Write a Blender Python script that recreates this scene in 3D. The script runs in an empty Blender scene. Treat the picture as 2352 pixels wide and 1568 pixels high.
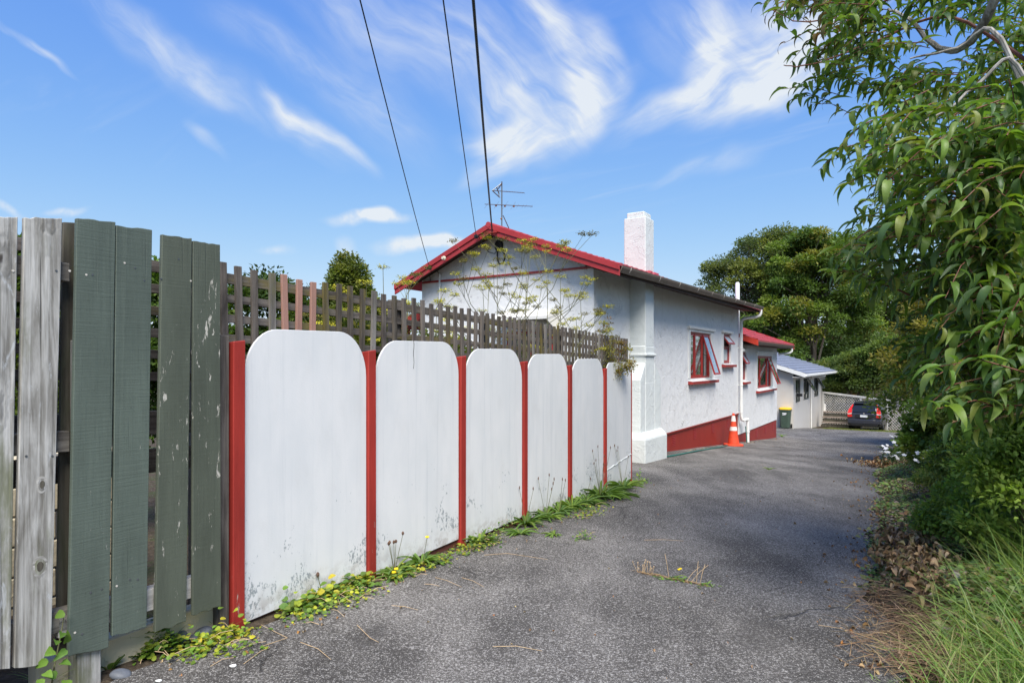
import bpy, bmesh, math, random
import numpy as np
from mathutils import Vector, Matrix

random.seed(7)
RNG = np.random.default_rng(7)
SC = bpy.context.scene
COL = SC.collection
R = math.radians

# ------------------------------------------------------------------ camera, sky, sun, exposure
FPX, CX, VH, CH = 1434.0, 1176.0, 832.0, 1.67      # focal length / centre / horizon for a 2352 px wide frame, eye height
cam_d = bpy.data.cameras.new('camera')
cam = bpy.data.objects.new('camera', cam_d)
COL.objects.link(cam)
cam.location = (0, 0, CH)
cam.rotation_euler = (R(90), 0, 0)
cam_d.sensor_width = 36.0
cam_d.lens = FPX / 2352 * 36
cam_d.shift_y = 48 / 2352
cam_d.clip_start = 0.05
cam_d.clip_end = 3000
SC.camera = cam

SUN_EL, SUN_AZ = 53, 172          # degrees; azimuth clockwise from +Y
W = bpy.data.worlds.new('World')
SC.world = W
W.use_nodes = True


def build_world():
    nt = W.node_tree
    nt.nodes.clear()
    n = nt.nodes.new
    L = nt.links.new
    out = n('ShaderNodeOutputWorld')
    bg = n('ShaderNodeBackground')
    bg.inputs['Strength'].default_value = 0.085
    L(bg.outputs[0], out.inputs[0])
    sky = n('ShaderNodeTexSky')
    sky.sky_type = 'NISHITA'
    sky.sun_disc = False
    sky.sun_elevation = R(SUN_EL)
    sky.sun_rotation = R(SUN_AZ)
    sky.air_density = 1.0
    sky.dust_density = 0.35
    sky.ozone_density = 2.0
    hs = n('ShaderNodeHueSaturation')
    hs.inputs['Hue'].default_value = 0.512
    hs.inputs['Saturation'].default_value = 1.22
    hs.inputs['Value'].default_value = 1.0
    L(sky.outputs[0], hs.inputs['Color'])
    tc = n('ShaderNodeTexCoord')
    sep = n('ShaderNodeSeparateXYZ')
    L(tc.outputs['Generated'], sep.inputs[0])

    def m(op, a, b=None, c=None):
        k = n('ShaderNodeMath')
        k.operation = op
        for i, v in enumerate((a, b, c)):
            if v is None:
                continue
            if isinstance(v, (int, float)):
                k.inputs[i].default_value = v
            else:
                L(v, k.inputs[i])
        return k.outputs[0]

    # thin high cloud: directions laid on a flat cloud deck far above (true for every direction of the sky)
    zz = m('MAXIMUM', sep.outputs[2], 0.03)
    deck = n('ShaderNodeCombineXYZ')
    L(m('DIVIDE', sep.outputs[0], m('ADD', zz, 0.12)), deck.inputs[0])
    L(m('DIVIDE', sep.outputs[1], m('ADD', zz, 0.12)), deck.inputs[1])

    def noise(vec, scale, detail, rough, dist=0.0, out_='Fac'):
        t = n('ShaderNodeTexNoise')
        t.inputs['Scale'].default_value = scale
        t.inputs['Detail'].default_value = detail
        t.inputs['Roughness'].default_value = rough
        t.inputs['Distortion'].default_value = dist
        L(vec, t.inputs['Vector'])
        return t.outputs[out_]

    def mapping(vec, loc=(0, 0, 0), rot=0.0, sc=(1, 1, 1), kind='POINT'):
        t = n('ShaderNodeMapping')
        t.vector_type = kind
        t.inputs['Location'].default_value = loc
        t.inputs['Rotation'].default_value = (0, 0, rot)
        t.inputs['Scale'].default_value = sc
        L(vec, t.inputs['Vector'])
        return t.outputs[0]

    def ramp(v, a, b, lo=0.0, hi=1.0):
        t = n('ShaderNodeMapRange')
        t.interpolation_type = 'SMOOTHSTEP'
        t.inputs['From Min'].default_value = a
        t.inputs['From Max'].default_value = b
        t.inputs['To Min'].default_value = lo
        t.inputs['To Max'].default_value = hi
        L(v, t.inputs['Value'])
        return t.outputs[0]

    fib = noise(mapping(mapping(deck.outputs[0], rot=R(35)), sc=(1.0, 5.0, 1)), 1.5, 4, 0.62, 0.5)
    patch = noise(deck.outputs[0], 0.55, 2, 0.5, 0.0)
    generic = m('MULTIPLY', ramp(fib, 0.48, 0.85), ramp(patch, 0.45, 0.75))

    # the wisps seen beyond the house: azimuth tangent / elevation tangent round +Y
    yy = m('MAXIMUM', sep.outputs[1], 0.02)
    tan = n('ShaderNodeCombineXYZ')
    L(m('DIVIDE', sep.outputs[0], yy), tan.inputs[0])
    L(m('DIVIDE', sep.outputs[2], yy), tan.inputs[1])
    warp = n('ShaderNodeVectorMath')
    warp.operation = 'MULTIPLY_ADD'
    wn = noise(tan.outputs[0], 4.5, 3, 0.55, 0.0, 'Color')
    wn_c = n('ShaderNodeVectorMath')
    wn_c.operation = 'SUBTRACT'
    L(wn, wn_c.inputs[0])
    wn_c.inputs[1].default_value = (0.5, 0.5, 0.5)
    L(wn_c.outputs[0], warp.inputs[0])
    warp.inputs[1].default_value = (0.10, 0.10, 0)
    L(tan.outputs[0], warp.inputs[2])
    T = warp.outputs[0]
    blobs = [  # u, v (2352 px frame), half length, half width, tilt (deg, up to the right), weight, fibre set
        (1235, 20, 90, 40, -62, .62, 0), (1300, 95, 95, 44, -62, .72, 0), (1338, 185, 80, 46, -85, .85, 0), (1315, 265, 90, 50, 62, .9, 0),
        (1235, 315, 120, 44, 22, .95, 1), (1150, 320, 90, 26, 6, .85, 1), (1125, 385, 75, 24, 38, .7, 1), (1190, 240, 110, 60, 40, .55, 0),
        (1120, 130, 190, 85, -48, .50, 0), (1385, 100, 95, 26, -58, .62, 0), (1395, 230, 90, 26, 48, .5, 1),
        (1640, 60, 110, 36, -82, .62, 0), (1625, 150, 110, 34, 58, .7, 1), (1530, 235, 150, 32, 27, .7, 1), (1720, 195, 170, 48, 24, .95, 1), (1810, 130, 120, 70, 40, .85, 1),
        (1880, 40, 190, 80, 12, .7, 1), (1700, 60, 200, 110, 0, .38, 0), 
        (640, 245, 80, 14, -48, .55, 0), (690, 300, 110, 30, -46, .7, 0), (770, 350, 90, 20, -42, .62, 0), (840, 240, 160, 60, -42, .36, 0),
        (70, 95, 90, 9, -30, .75, 0), (330, 60, 220, 34, -34, .26, 0), (430, 140, 230, 44, -36, .30, 0), (500, 210, 130, 18, -38, .34, 0),
        (880, 60, 240, 70, -35, .42, 0), (620, 90, 160, 40, -30, .3, 0), (1545, 400, 62, 11, 27, .7, 1), (1640, 370, 120, 26, 20, .3, 1),
        (850, 510, 80, 12, -2, 1.35, 2), (860, 500, 40, 10, 4, 1.2, 2), (965, 573, 72, 14, 4, 1.3, 2), (1020, 566, 40, 13, 0, 1.2, 2), (155, 476, 45, 9, 2, .9, 2), (20, 470, 40, 8, -25, .6, 2),
        (490, 325, 50, 14, -48, .35, 0), (810, 575, 32, 15, -45, .7, 0), (640, 570, 40, 8, 0, .5, 2),
    ]
    fa = noise(mapping(mapping(T, rot=R(42)), sc=(1.0, 4.2, 1)), 6.0, 6, 0.6, 0.3)
    fb = noise(mapping(mapping(T, rot=R(-30)), sc=(1.0, 4.2, 1)), 6.0, 6, 0.6, 0.3)
    fc = noise(tan.outputs[0], 26.0, 3, 0.6, 0.0)
    soft = noise(tan.outputs[0], 5.0, 4, 0.6, 0.0)
    acc = [None, None, None]
    for u, v, hl, hw, tilt, wgt, ks in blobs:
        loc = ((u - CX) / FPX, (VH - v) / FPX, 0)
        mp = mapping(T, loc, R(tilt), (hl / FPX * 1.6, hw / FPX * 1.8, 1), 'TEXTURE')
        ln = n('ShaderNodeVectorMath')
        ln.operation = 'LENGTH'
        L(mp, ln.inputs[0])
        b = ramp(ln.outputs['Value'], 1.0, 0.0, 0.0, wgt)
        acc[ks] = b if acc[ks] is None else m('ADD', acc[ks], b)
    tx = [ramp(m('ADD', m('MULTIPLY', f_, 0.7), m('MULTIPLY', soft, 0.4)), 0.38, 0.72, 0.22, 1.12) for f_ in (fa, fb)] + [ramp(fc, 0.3, 0.62, 0.35, 1.1)]
    placed = None
    for a_, t_ in zip(acc, tx):
        q_ = m('MULTIPLY', a_, t_)
        placed = q_ if placed is None else m('ADD', placed, q_)
    front = ramp(sep.outputs[1], 0.05, 0.35)
    placed = m('MULTIPLY', placed, front)
    cover = m('MINIMUM', m('ADD', m('MULTIPLY', generic, 0.45), placed), 0.93)
    mix = n('ShaderNodeMix')
    mix.data_type = 'RGBA'
    L(cover, mix.inputs['Factor'])
    # soft shoulder, as a camera gives the bright low sky
    sc_ = n('ShaderNodeSeparateColor')
    L(hs.outputs[0], sc_.inputs[0])
    cc_ = n('ShaderNodeCombineColor')
    for i_, (a_, cap) in enumerate(((.25, 5.0), (.334, 3.5), (1.286, .78))):
        L(m('DIVIDE', m('MULTIPLY', sc_.outputs[i_], a_ * 5.3), m('ADD', m('DIVIDE', sc_.outputs[i_], cap), 1.0)), cc_.inputs[i_])
    L(cc_.outputs[0], mix.inputs['A'])
    mix.inputs['B'].default_value = (4.1, 4.35, 4.6, 1)
    L(mix.outputs['Result'], bg.inputs['Color'])


build_world()
W.cycles.sampling_method = 'MANUAL'
W.cycles.sample_map_resolution = 512

sun_d = bpy.data.lights.new('sun', 'SUN')
sun_d.energy = 2.7
sun_d.angle = R(38)
sun_d.color = (1.0, 0.95, 0.87)
sun = bpy.data.objects.new('sun', sun_d)
COL.objects.link(sun)
_sd = Vector((math.sin(R(SUN_AZ)) * math.cos(R(SUN_EL)), math.cos(R(SUN_AZ)) * math.cos(R(SUN_EL)), math.sin(R(SUN_EL))))
sun.rotation_euler = _sd.to_track_quat('Z', 'Y').to_euler()
sun.location = (6, -6, 20)

VS = SC.view_settings
VS.view_transform = 'Standard'
VS.look = 'None'
VS.exposure = 1.24
VS.gamma = 1.0
VS.use_curve_mapping = False
SC.cycles.max_bounces = 6
SC.cycles.diffuse_bounces = 4
SC.cycles.glossy_bounces = 3
SC.cycles.transparent_max_bounces = 6
SC.cycles.use_denoising = True
SC.cycles.sample_clamp_indirect = 6.0

# ------------------------------------------------------------------ frames of the place
THF = math.atan((2029 - CX) / FPX)                 # heading of the fence and drive
FA = np.array([math.sin(THF), math.cos(THF)])      # along the fence
FN = np.array([math.cos(THF), -math.sin(THF)])     # from the fence across the drive
THH = math.atan((2118 - CX) / FPX)                 # heading of the houses
HA = np.array([math.sin(THH), math.cos(THH)])
HB = np.array([-HA[1], HA[0]])                     # from the drive into the house
P0 = np.array([(540 - CX) / FPX * 3.94, 3.94])     # first red post

_KS = [-60, 2.5, 12, 14.8, 22, 28.7, 35, 41, 46, 60, 140, 600]
_KZ = [2.3, 0, -.37, -.5, -1.04, -1.56, -1.73, -2.2, -2.5, -2.9, -3.2, -3.2]


def G0(s):
    return (np.interp(s - .5, _KS, _KZ) + np.interp(s, _KS, _KZ) + np.interp(s + .5, _KS, _KZ)) / 3


def edge_r(s):
    """right edge of the drive, in metres across from the camera line"""
    return (np.interp(s, [-20, 0, 3.6, 4.6, 5.6, 7.4, 9.5, 13.5, 20, 27, 36, 60], [.6, .35, .12, .05, -.08, -.12, -.05, -.12, .1, .42, .6, .6])
            + .05 * np.sin(s * 3.1) + .03 * np.sin(s * 7.7 + 1))


def G(x, y):
    s = FA[0] * x + FA[1] * y
    r = FN[0] * x + FN[1] * y
    e = edge_r(s) + .05
    return float(G0(s) + .13 * min(max(r - e, 0), 5.0))


def sr(s, r, dz=0.0):
    x, y = s * FA + r * FN
    return Vector((x, y, G(x, y) + dz))


def fpt(s, n, z):
    x, y = P0 + s * FA + n * FN
    return Vector((x, y, z))


def hpt(a, b, z):
    x, y = a * HA + b * HB
    return Vector((x, y, z))


def ray(u, v):
    return np.array([(u - CX) / FPX, 1.0, (VH - v) / FPX])


def on_fence(u, v, n=0.0):
    d = ray(u, v)
    t = (FN @ P0 + n) / (FN @ d[:2])
    p = t * d
    return float(FA @ (p[:2] - P0)), float(CH + p[2])


def at_y(u, v, y):
    d = ray(u, v) * y
    return Vector((d[0], d[1], CH + d[2]))


def gnd(u, v):
    d = ray(u, v)
    f = lambda t: CH + t * d[2] - G(t * d[0], t * d[1])
    t = .5
    while t < 90 and f(t) > 0:
        t *= 1.03
    lo, hi = t / 1.03, t
    for _ in range(30):
        mid = (lo + hi) / 2
        lo, hi = (mid, hi) if f(mid) > 0 else (lo, mid)
    return Vector((hi * d[0], hi * d[1], CH + hi * d[2]))


# ------------------------------------------------------------------ objects
def tag(o, label=None, cat=None, group=None, kind=None):
    if label:
        o['label'] = label
    if cat:
        o['category'] = cat
    if group:
        o['group'] = group
    if kind:
        o['kind'] = kind
    return o


WLOC = {}


def link(o, parent, wl):
    COL.objects.link(o)
    wl = Vector(wl)
    WLOC[o.name] = wl
    if parent is not None:
        o.parent = parent
        o.location = wl - WLOC[parent.name]
    else:
        o.location = wl
    return o


def thing(name, loc, label, cat, group=None):
    o = bpy.data.objects.new(name, None)
    o.empty_display_size = .2
    link(o, None, loc)
    return tag(o, label, cat, group)


def XYZ(p):
    return (float(p[0]), float(p[1]), float(p[2]))


class MB:
    def __init__(self):
        self.v = []
        self.f = []

    def add(self, vs, fs):
        k = len(self.v)
        self.v += [XYZ(p) for p in vs]
        self.f += [[i + k for i in f] for f in fs]
        return self

    def hexa(self, c):
        """c: bottom four corners in order, then the top four"""
        return self.add(c, [(0, 3, 2, 1), (4, 5, 6, 7), (0, 1, 5, 4), (1, 2, 6, 5), (2, 3, 7, 6), (3, 0, 4, 7)])

    def box(self, o, ex, ey, ez):
        o, ex, ey, ez = Vector(o), Vector(ex), Vector(ey), Vector(ez)
        return self.hexa([o, o + ex, o + ex + ey, o + ey, o + ez, o + ex + ez, o + ex + ey + ez, o + ey + ez])

    def hbox(self, a0, a1, b0, b1, z0, z1):
        return self.hexa([hpt(a0, b0, z0), hpt(a1, b0, z0), hpt(a1, b1, z0), hpt(a0, b1, z0),
                          hpt(a0, b0, z1), hpt(a1, b0, z1), hpt(a1, b1, z1), hpt(a0, b1, z1)])

    def fbox(self, s0, s1, n0, n1, z0, z1):
        return self.hexa([fpt(s0, n0, z0), fpt(s1, n0, z0), fpt(s1, n1, z0), fpt(s0, n1, z0),
                          fpt(s0, n0, z1), fpt(s1, n0, z1), fpt(s1, n1, z1), fpt(s0, n1, z1)])

    def extrude(self, poly, off):
        off = Vector(off)
        n = len(poly)
        poly = [Vector(p) for p in poly]
        fs = [list(range(n)), list(range(2 * n - 1, n - 1, -1))]
        fs += [(i, (i + 1) % n, n + (i + 1) % n, n + i) for i in range(n)]
        return self.add(poly + [p + off for p in poly], fs)

    def tube(self, pts, rad, n=6, cap=True):
        pts = [Vector(p) for p in pts]
        if isinstance(rad, (int, float)):
            rad = [rad] * len(pts)
        vs, fs = [], []
        ref = None
        for i, p in enumerate(pts):
            d = (pts[min(i + 1, len(pts) - 1)] - pts[max(i - 1, 0)])
            d = d.normalized() if d.length > 1e-9 else Vector((0, 0, 1))
            if ref is None:
                ref = Vector((0, 0, 1)) if abs(d.z) < .9 else Vector((1, 0, 0))
            x = d.cross(ref)
            x = x.normalized() if x.length > 1e-6 else d.orthogonal().normalized()
            y = x.cross(d).normalized()
            ref = y
            for k in range(n):
                t = 2 * math.pi * k / n
                vs.append(p + (x * math.cos(t) + y * math.sin(t)) * rad[i])
        for i in range(len(pts) - 1):
            for k in range(n):
                fs.append((i * n + k, i * n + (k + 1) % n, (i + 1) * n + (k + 1) % n, (i + 1) * n + k))
        if cap:
            fs.append(list(range(n - 1, -1, -1)))
            fs.append(list(range((len(pts) - 1) * n, len(pts) * n)))
        return self.add(vs, fs)

    def lathe(self, c, prof, n=16, cap=True):
        c = Vector(c)
        vs, fs = [], []
        for r_, z in prof:
            for k in range(n):
                t = 2 * math.pi * k / n
                vs.append(c + Vector((r_ * math.cos(t), r_ * math.sin(t), z)))
        for i in range(len(prof) - 1):
            for k in range(n):
                fs.append((i * n + k, i * n + (k + 1) % n, (i + 1) * n + (k + 1) % n, (i + 1) * n + k))
        if cap:
            fs.append(list(range(n - 1, -1, -1)))
            fs.append(list(range((len(prof) - 1) * n, len(prof) * n)))
        return self.add(vs, fs)

    def grid(self, f, nu, nv):
        """f(i, j) -> point"""
        vs = [f(i, j) for j in range(nv + 1) for i in range(nu + 1)]
        fs = [(j * (nu + 1) + i, j * (nu + 1) + i + 1, (j + 1) * (nu + 1) + i + 1, (j + 1) * (nu + 1) + i)
              for j in range(nv) for i in range(nu)]
        return self.add(vs, fs)

    def build(self, name, mat, parent=None, smooth=False, bevel=0.0, origin=None, recalc=True, seg=1):
        me = bpy.data.meshes.new(name)
        a = np.array(self.v)
        if origin is None:
            lo, hi = a.min(0), a.max(0)
            origin = ((lo[0] + hi[0]) / 2, (lo[1] + hi[1]) / 2, lo[2])
        o_ = Vector(origin)
        me.from_pydata([tuple(Vector(p) - o_) for p in self.v], [], self.f)
        if recalc:
            bm = bmesh.new()
            bm.from_mesh(me)
            bmesh.ops.recalc_face_normals(bm, faces=bm.faces)
            bm.to_mesh(me)
            bm.free()
        if smooth:
            me.polygons.foreach_set('use_smooth', [True] * len(me.polygons))
            me.set_sharp_from_angle(angle=R(40))
        me.materials.append(mat)
        o = bpy.data.objects.new(name, me)
        link(o, parent, o_)
        if bevel:
            b = o.modifiers.new('bevel', 'BEVEL')
            b.width = bevel
            b.segments = seg
            b.limit_method = 'ANGLE'
            b.angle_limit = R(40)
        return o


def np_mesh(name, verts, quads, mat, parent=None, tint=None, origin=(0, 0, 0), smooth=False):
    verts = np.asarray(verts, np.float32) - np.asarray(origin, np.float32)
    quads = np.asarray(quads, np.int32)
    me = bpy.data.meshes.new(name)
    nv, nf, k = len(verts), len(quads), quads.shape[1]
    me.vertices.add(nv)
    me.vertices.foreach_set('co', verts.ravel())
    me.loops.add(nf * k)
    me.loops.foreach_set('vertex_index', quads.ravel())
    me.polygons.add(nf)
    me.polygons.foreach_set('loop_start', np.arange(0, nf * k, k, dtype=np.int32))
    if smooth:
        me.polygons.foreach_set('use_smooth', np.ones(nf, bool))
    me.update(calc_edges=True)
    if tint is not None:
        at = me.attributes.new('tint', 'FLOAT_COLOR', 'POINT')
        c = np.ones((nv, 4), np.float32)
        c[:, :3] = tint
        at.data.foreach_set('color', c.ravel())
    me.materials.append(mat)
    o = bpy.data.objects.new(name, me)
    link(o, parent, origin)
    return o


def unit(a):
    return a / np.maximum(np.linalg.norm(a, axis=-1, keepdims=True), 1e-9)


T_DIAMOND = (np.array([(0, 0, 0), (.45, .5, .08), (1, 0, -.06), (.45, -.5, .08)]), np.array([(0, 1, 2, 3)]))


def t_blade(nseg, droop, fold=.12, shape=None, twist=0.0, wav=0.0, asp=.2):
    """strap or lance leaf along x: nseg segments, two quads across, curved down"""
    vs = []
    x = z = 0.0
    ang = 0.0
    for i in range(nseg + 1):
        t = i / nseg
        w = (shape(t) if shape else math.sin(math.pi * min(1, t * .97 + .03)) ** .8) * .5
        tw = twist * t
        c, s_ = math.cos(tw), math.sin(tw)
        wz = wav * math.sin(t * 21)
        for sgn in (-1, 0, 1):
            yy = sgn * w
            zz = (fold * w * abs(sgn)) * 2 * asp + (wz * abs(sgn))
            vs.append((x, yy * c - zz * s_ / asp, z + yy * s_ * asp + zz * c))
        ang = -droop * (t + .15)
        x += math.cos(ang) / nseg
        z += math.sin(ang) / nseg
    q = []
    for i in range(nseg):
        for k in range(2):
            q.append((i * 3 + k, i * 3 + k + 1, (i + 1) * 3 + k + 1, (i + 1) * 3 + k))
    return np.array(vs), np.array(q)


def leaf_arrays(P, D, U, Ln, Wd, tmpl, tint):
    """returns verts, quads, tint for many leaves of one template"""
    tv, tq = tmpl
    D = unit(np.asarray(D, float))
    S = unit(np.cross(D, U))
    Nn = np.cross(S, D)
    n, m = len(P), len(tv)
    Ln = np.broadcast_to(Ln, n)[:, None, None]
    Wd = np.broadcast_to(Wd, n)[:, None, None]
    V = (np.asarray(P)[:, None, :] + Ln * tv[None, :, 0:1] * D[:, None, :] + Wd * tv[None, :, 1:2] * S[:, None, :]
         + Ln * tv[None, :, 2:3] * Nn[:, None, :] * 1.0)
    Q = tq[None] + (np.arange(n) * m)[:, None, None]
    Tn = np.repeat(np.asarray(tint)[:, None, :], m, 1)
    return V.reshape(-1, 3), Q.reshape(-1, tq.shape[1]), Tn.reshape(-1, 3)


class Leaves:
    """collects leaves of several templates into one mesh"""
    def __init__(self):
        self.v, self.q, self.t, self.k = [], [], [], 0

    def add(self, P, D, U, Ln, Wd, tmpl, tint):
        if len(P) == 0:
            return self
        v, q, t = leaf_arrays(P, D, U, Ln, Wd, tmpl, tint)
        self.v.append(v)
        self.q.append(q + self.k)
        self.t.append(t)
        self.k += len(v)
        return self

    def build(self, name, mat, parent=None, origin=(0, 0, 0), smooth=False):
        return np_mesh(name, np.concatenate(self.v), np.concatenate(self.q), mat, parent, np.concatenate(self.t), origin, smooth)


LEAF_MESH = {}


def leaf_objects(parent, P, D, U, Ln, Wd, key, tmpl, cols, mat, rng):
    """leaves big enough to pick apart: each an object of its own, alike ones share mesh data"""
    bw = WLOC[parent.name]
    n = len(P)
    Ln, Wd = np.broadcast_to(Ln, n), np.broadcast_to(Wd, n)
    for i in range(n):
        c = tuple(cols[int(rng.integers(len(cols)))])
        kk = (key, c, mat.name)
        me = LEAF_MESH.get(kk)
        if me is None:
            tv, tq = tmpl
            me = bpy.data.meshes.new('leaf')
            me.from_pydata([tuple(x) for x in tv], [], [tuple(int(y) for y in x) for x in tq])
            me.polygons.foreach_set('use_smooth', [True] * len(me.polygons))
            at = me.attributes.new('tint', 'FLOAT_COLOR', 'POINT')
            cc = np.ones((len(tv), 4), np.float32)
            cc[:, :3] = c
            at.data.foreach_set('color', cc.ravel())
            me.materials.append(mat)
            LEAF_MESH[kk] = me
        o = bpy.data.objects.new('leaf', me)
        COL.objects.link(o)
        o.parent = parent
        d = Vector(D[i]).normalized()
        S = d.cross(Vector(U[i]))
        S = S.normalized() if S.length > 1e-6 else d.orthogonal().normalized()
        mt = Matrix((d, S, S.cross(d))).transposed().to_4x4() @ Matrix.Diagonal((float(Ln[i]), float(Wd[i]), float(Ln[i]), 1))
        mt.translation = Vector(P[i]) - bw
        o.matrix_local = mt


def pal(n, cols, jit=.25, rng=None):
    """n tints picked from a palette of linear colours with brightness jitter"""
    rng = rng or RNG
    c = np.array(cols, float)[rng.integers(0, len(cols), n)]
    return c * (1 + jit * rng.uniform(-1, 1, (n, 1))) * (1 + .08 * rng.uniform(-1, 1, (n, 3)))

# ------------------------------------------------------------------ materials
class NT:
    """small helper round a material's node tree"""
    def __init__(self, name):
        self.m = bpy.data.materials.new(name)
        self.m.use_nodes = True
        self.t = self.m.node_tree
        self.b = self.t.nodes['Principled BSDF']
        self.out = self.t.nodes['Material Output']
        self.b.inputs['Specular IOR Level'].default_value = 0.35

    def n(self, k):
        return self.t.nodes.new('ShaderNode' + k)

    def L(self, a, b):
        self.t.links.new(a, b)

    def put(self, sock, v):
        if isinstance(v, (int, float)):
            sock.default_value = v
        elif isinstance(v, tuple):
            sock.default_value = v if len(v) == 4 or len(sock.default_value) == 3 else (*v, 1)
        else:
            self.L(v, sock)

    def pos(self):
        return self.n('NewGeometry').outputs['Position']

    def obj(self, rnd=True):
        c = self.n('TexCoord').outputs['Object']
        if not rnd:
            return c
        oi = self.n('ObjectInfo')
        a = self.n('VectorMath')
        a.operation = 'MULTIPLY_ADD'
        self.L(oi.outputs['Random'], a.inputs[0])
        a.inputs[1].default_value = (17.0, 31.0, 43.0)
        self.L(c, a.inputs[2])
        return a.outputs[0]

    def map(self, vec, sc=(1, 1, 1), rot=(0, 0, 0), loc=(0, 0, 0)):
        t = self.n('Mapping')
        t.inputs['Scale'].default_value = sc
        t.inputs['Rotation'].default_value = rot
        t.inputs['Location'].default_value = loc
        self.L(vec, t.inputs['Vector'])
        return t.outputs[0]

    def noise(self, vec, scale=5.0, detail=4.0, rough=.5, dist=0.0, out='Fac'):
        t = self.n('TexNoise')
        t.inputs['Scale'].default_value = scale
        t.inputs['Detail'].default_value = detail
        t.inputs['Roughness'].default_value = rough
        t.inputs['Distortion'].default_value = dist
        self.L(vec, t.inputs['Vector'])
        return t.outputs[out]

    def voro(self, vec, scale=5.0, feat='F1', out='Distance', rnd=1.0):
        t = self.n('TexVoronoi')
        t.feature = feat
        t.inputs['Scale'].default_value = scale
        t.inputs['Randomness'].default_value = rnd
        self.L(vec, t.inputs['Vector'])
        return t.outputs[out]

    def rng(self, v, a, b, lo=0.0, hi=1.0, smooth=True):
        t = self.n('MapRange')
        t.interpolation_type = 'SMOOTHSTEP' if smooth else 'LINEAR'
        for k, x in (('From Min', a), ('From Max', b), ('To Min', lo), ('To Max', hi)):
            t.inputs[k].default_value = x
        self.L(v, t.inputs['Value'])
        return t.outputs[0]

    def math(self, op, a, b=0.0):
        t = self.n('Math')
        t.operation = op
        self.put(t.inputs[0], a)
        self.put(t.inputs[1], b)
        return t.outputs[0]

    def mix(self, f, a, b, mode='MIX'):
        t = self.n('Mix')
        t.data_type = 'RGBA'
        t.blend_type = mode
        self.put(t.inputs['Factor'], f)
        self.put(t.inputs['A'], a)
        self.put(t.inputs['B'], b)
        return t.outputs['Result']

    def bump(self, h, strength=.3, dist=.01, normal=None):
        t = self.n('Bump')
        t.inputs['Strength'].default_value = strength
        t.inputs['Distance'].default_value = dist
        self.L(h, t.inputs['Height'])
        if normal is not None:
            self.L(normal, t.inputs['Normal'])
        return t.outputs[0]

    def fin(self, col, rough=.7, nrm=None, spec=None, metal=None):
        self.put(self.b.inputs['Base Color'], col)
        self.put(self.b.inputs['Roughness'], rough)
        if nrm is not None:
            self.L(nrm, self.b.inputs['Normal'])
        if spec is not None:
            self.b.inputs['Specular IOR Level'].default_value = spec
        if metal is not None:
            self.b.inputs['Metallic'].default_value = metal
        return self.m


def m_plain(name, col, rough=.6, spec=.35, metal=0.0, var=.12, sc=6.0, bump=.15, dirt=None):
    k = NT(name)
    p = k.pos()
    n1 = k.noise(p, sc, 5, .6)
    n2 = k.noise(p, sc * 14, 3, .6)
    f = k.rng(n1, .3, .7, 1 - var, 1 + var)
    c = k.mix(1.0, (*col, 1), f, 'MULTIPLY')
    t = k.n('CombineColor')
    for i in range(3):
        k.L(f, t.inputs[i])
    c = k.mix(1.0, (*col, 1), t.outputs[0], 'MULTIPLY')
    if dirt:
        c = k.mix(k.rng(n1, .52, .75, 0, .6), c, (*dirt, 1))
    return k.fin(c, rough, k.bump(n2, bump, .002), spec, metal)


def m_flat(name, col, rough=.5, spec=.4, metal=0.0):
    k = NT(name)
    n1 = k.noise(k.pos(), 9.0, 3, .5)
    c = k.mix(k.rng(n1, .3, .7, 0, .25), (*col, 1), (*[x * .75 for x in col], 1))
    return k.fin(c, rough, None, spec, metal)


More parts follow.
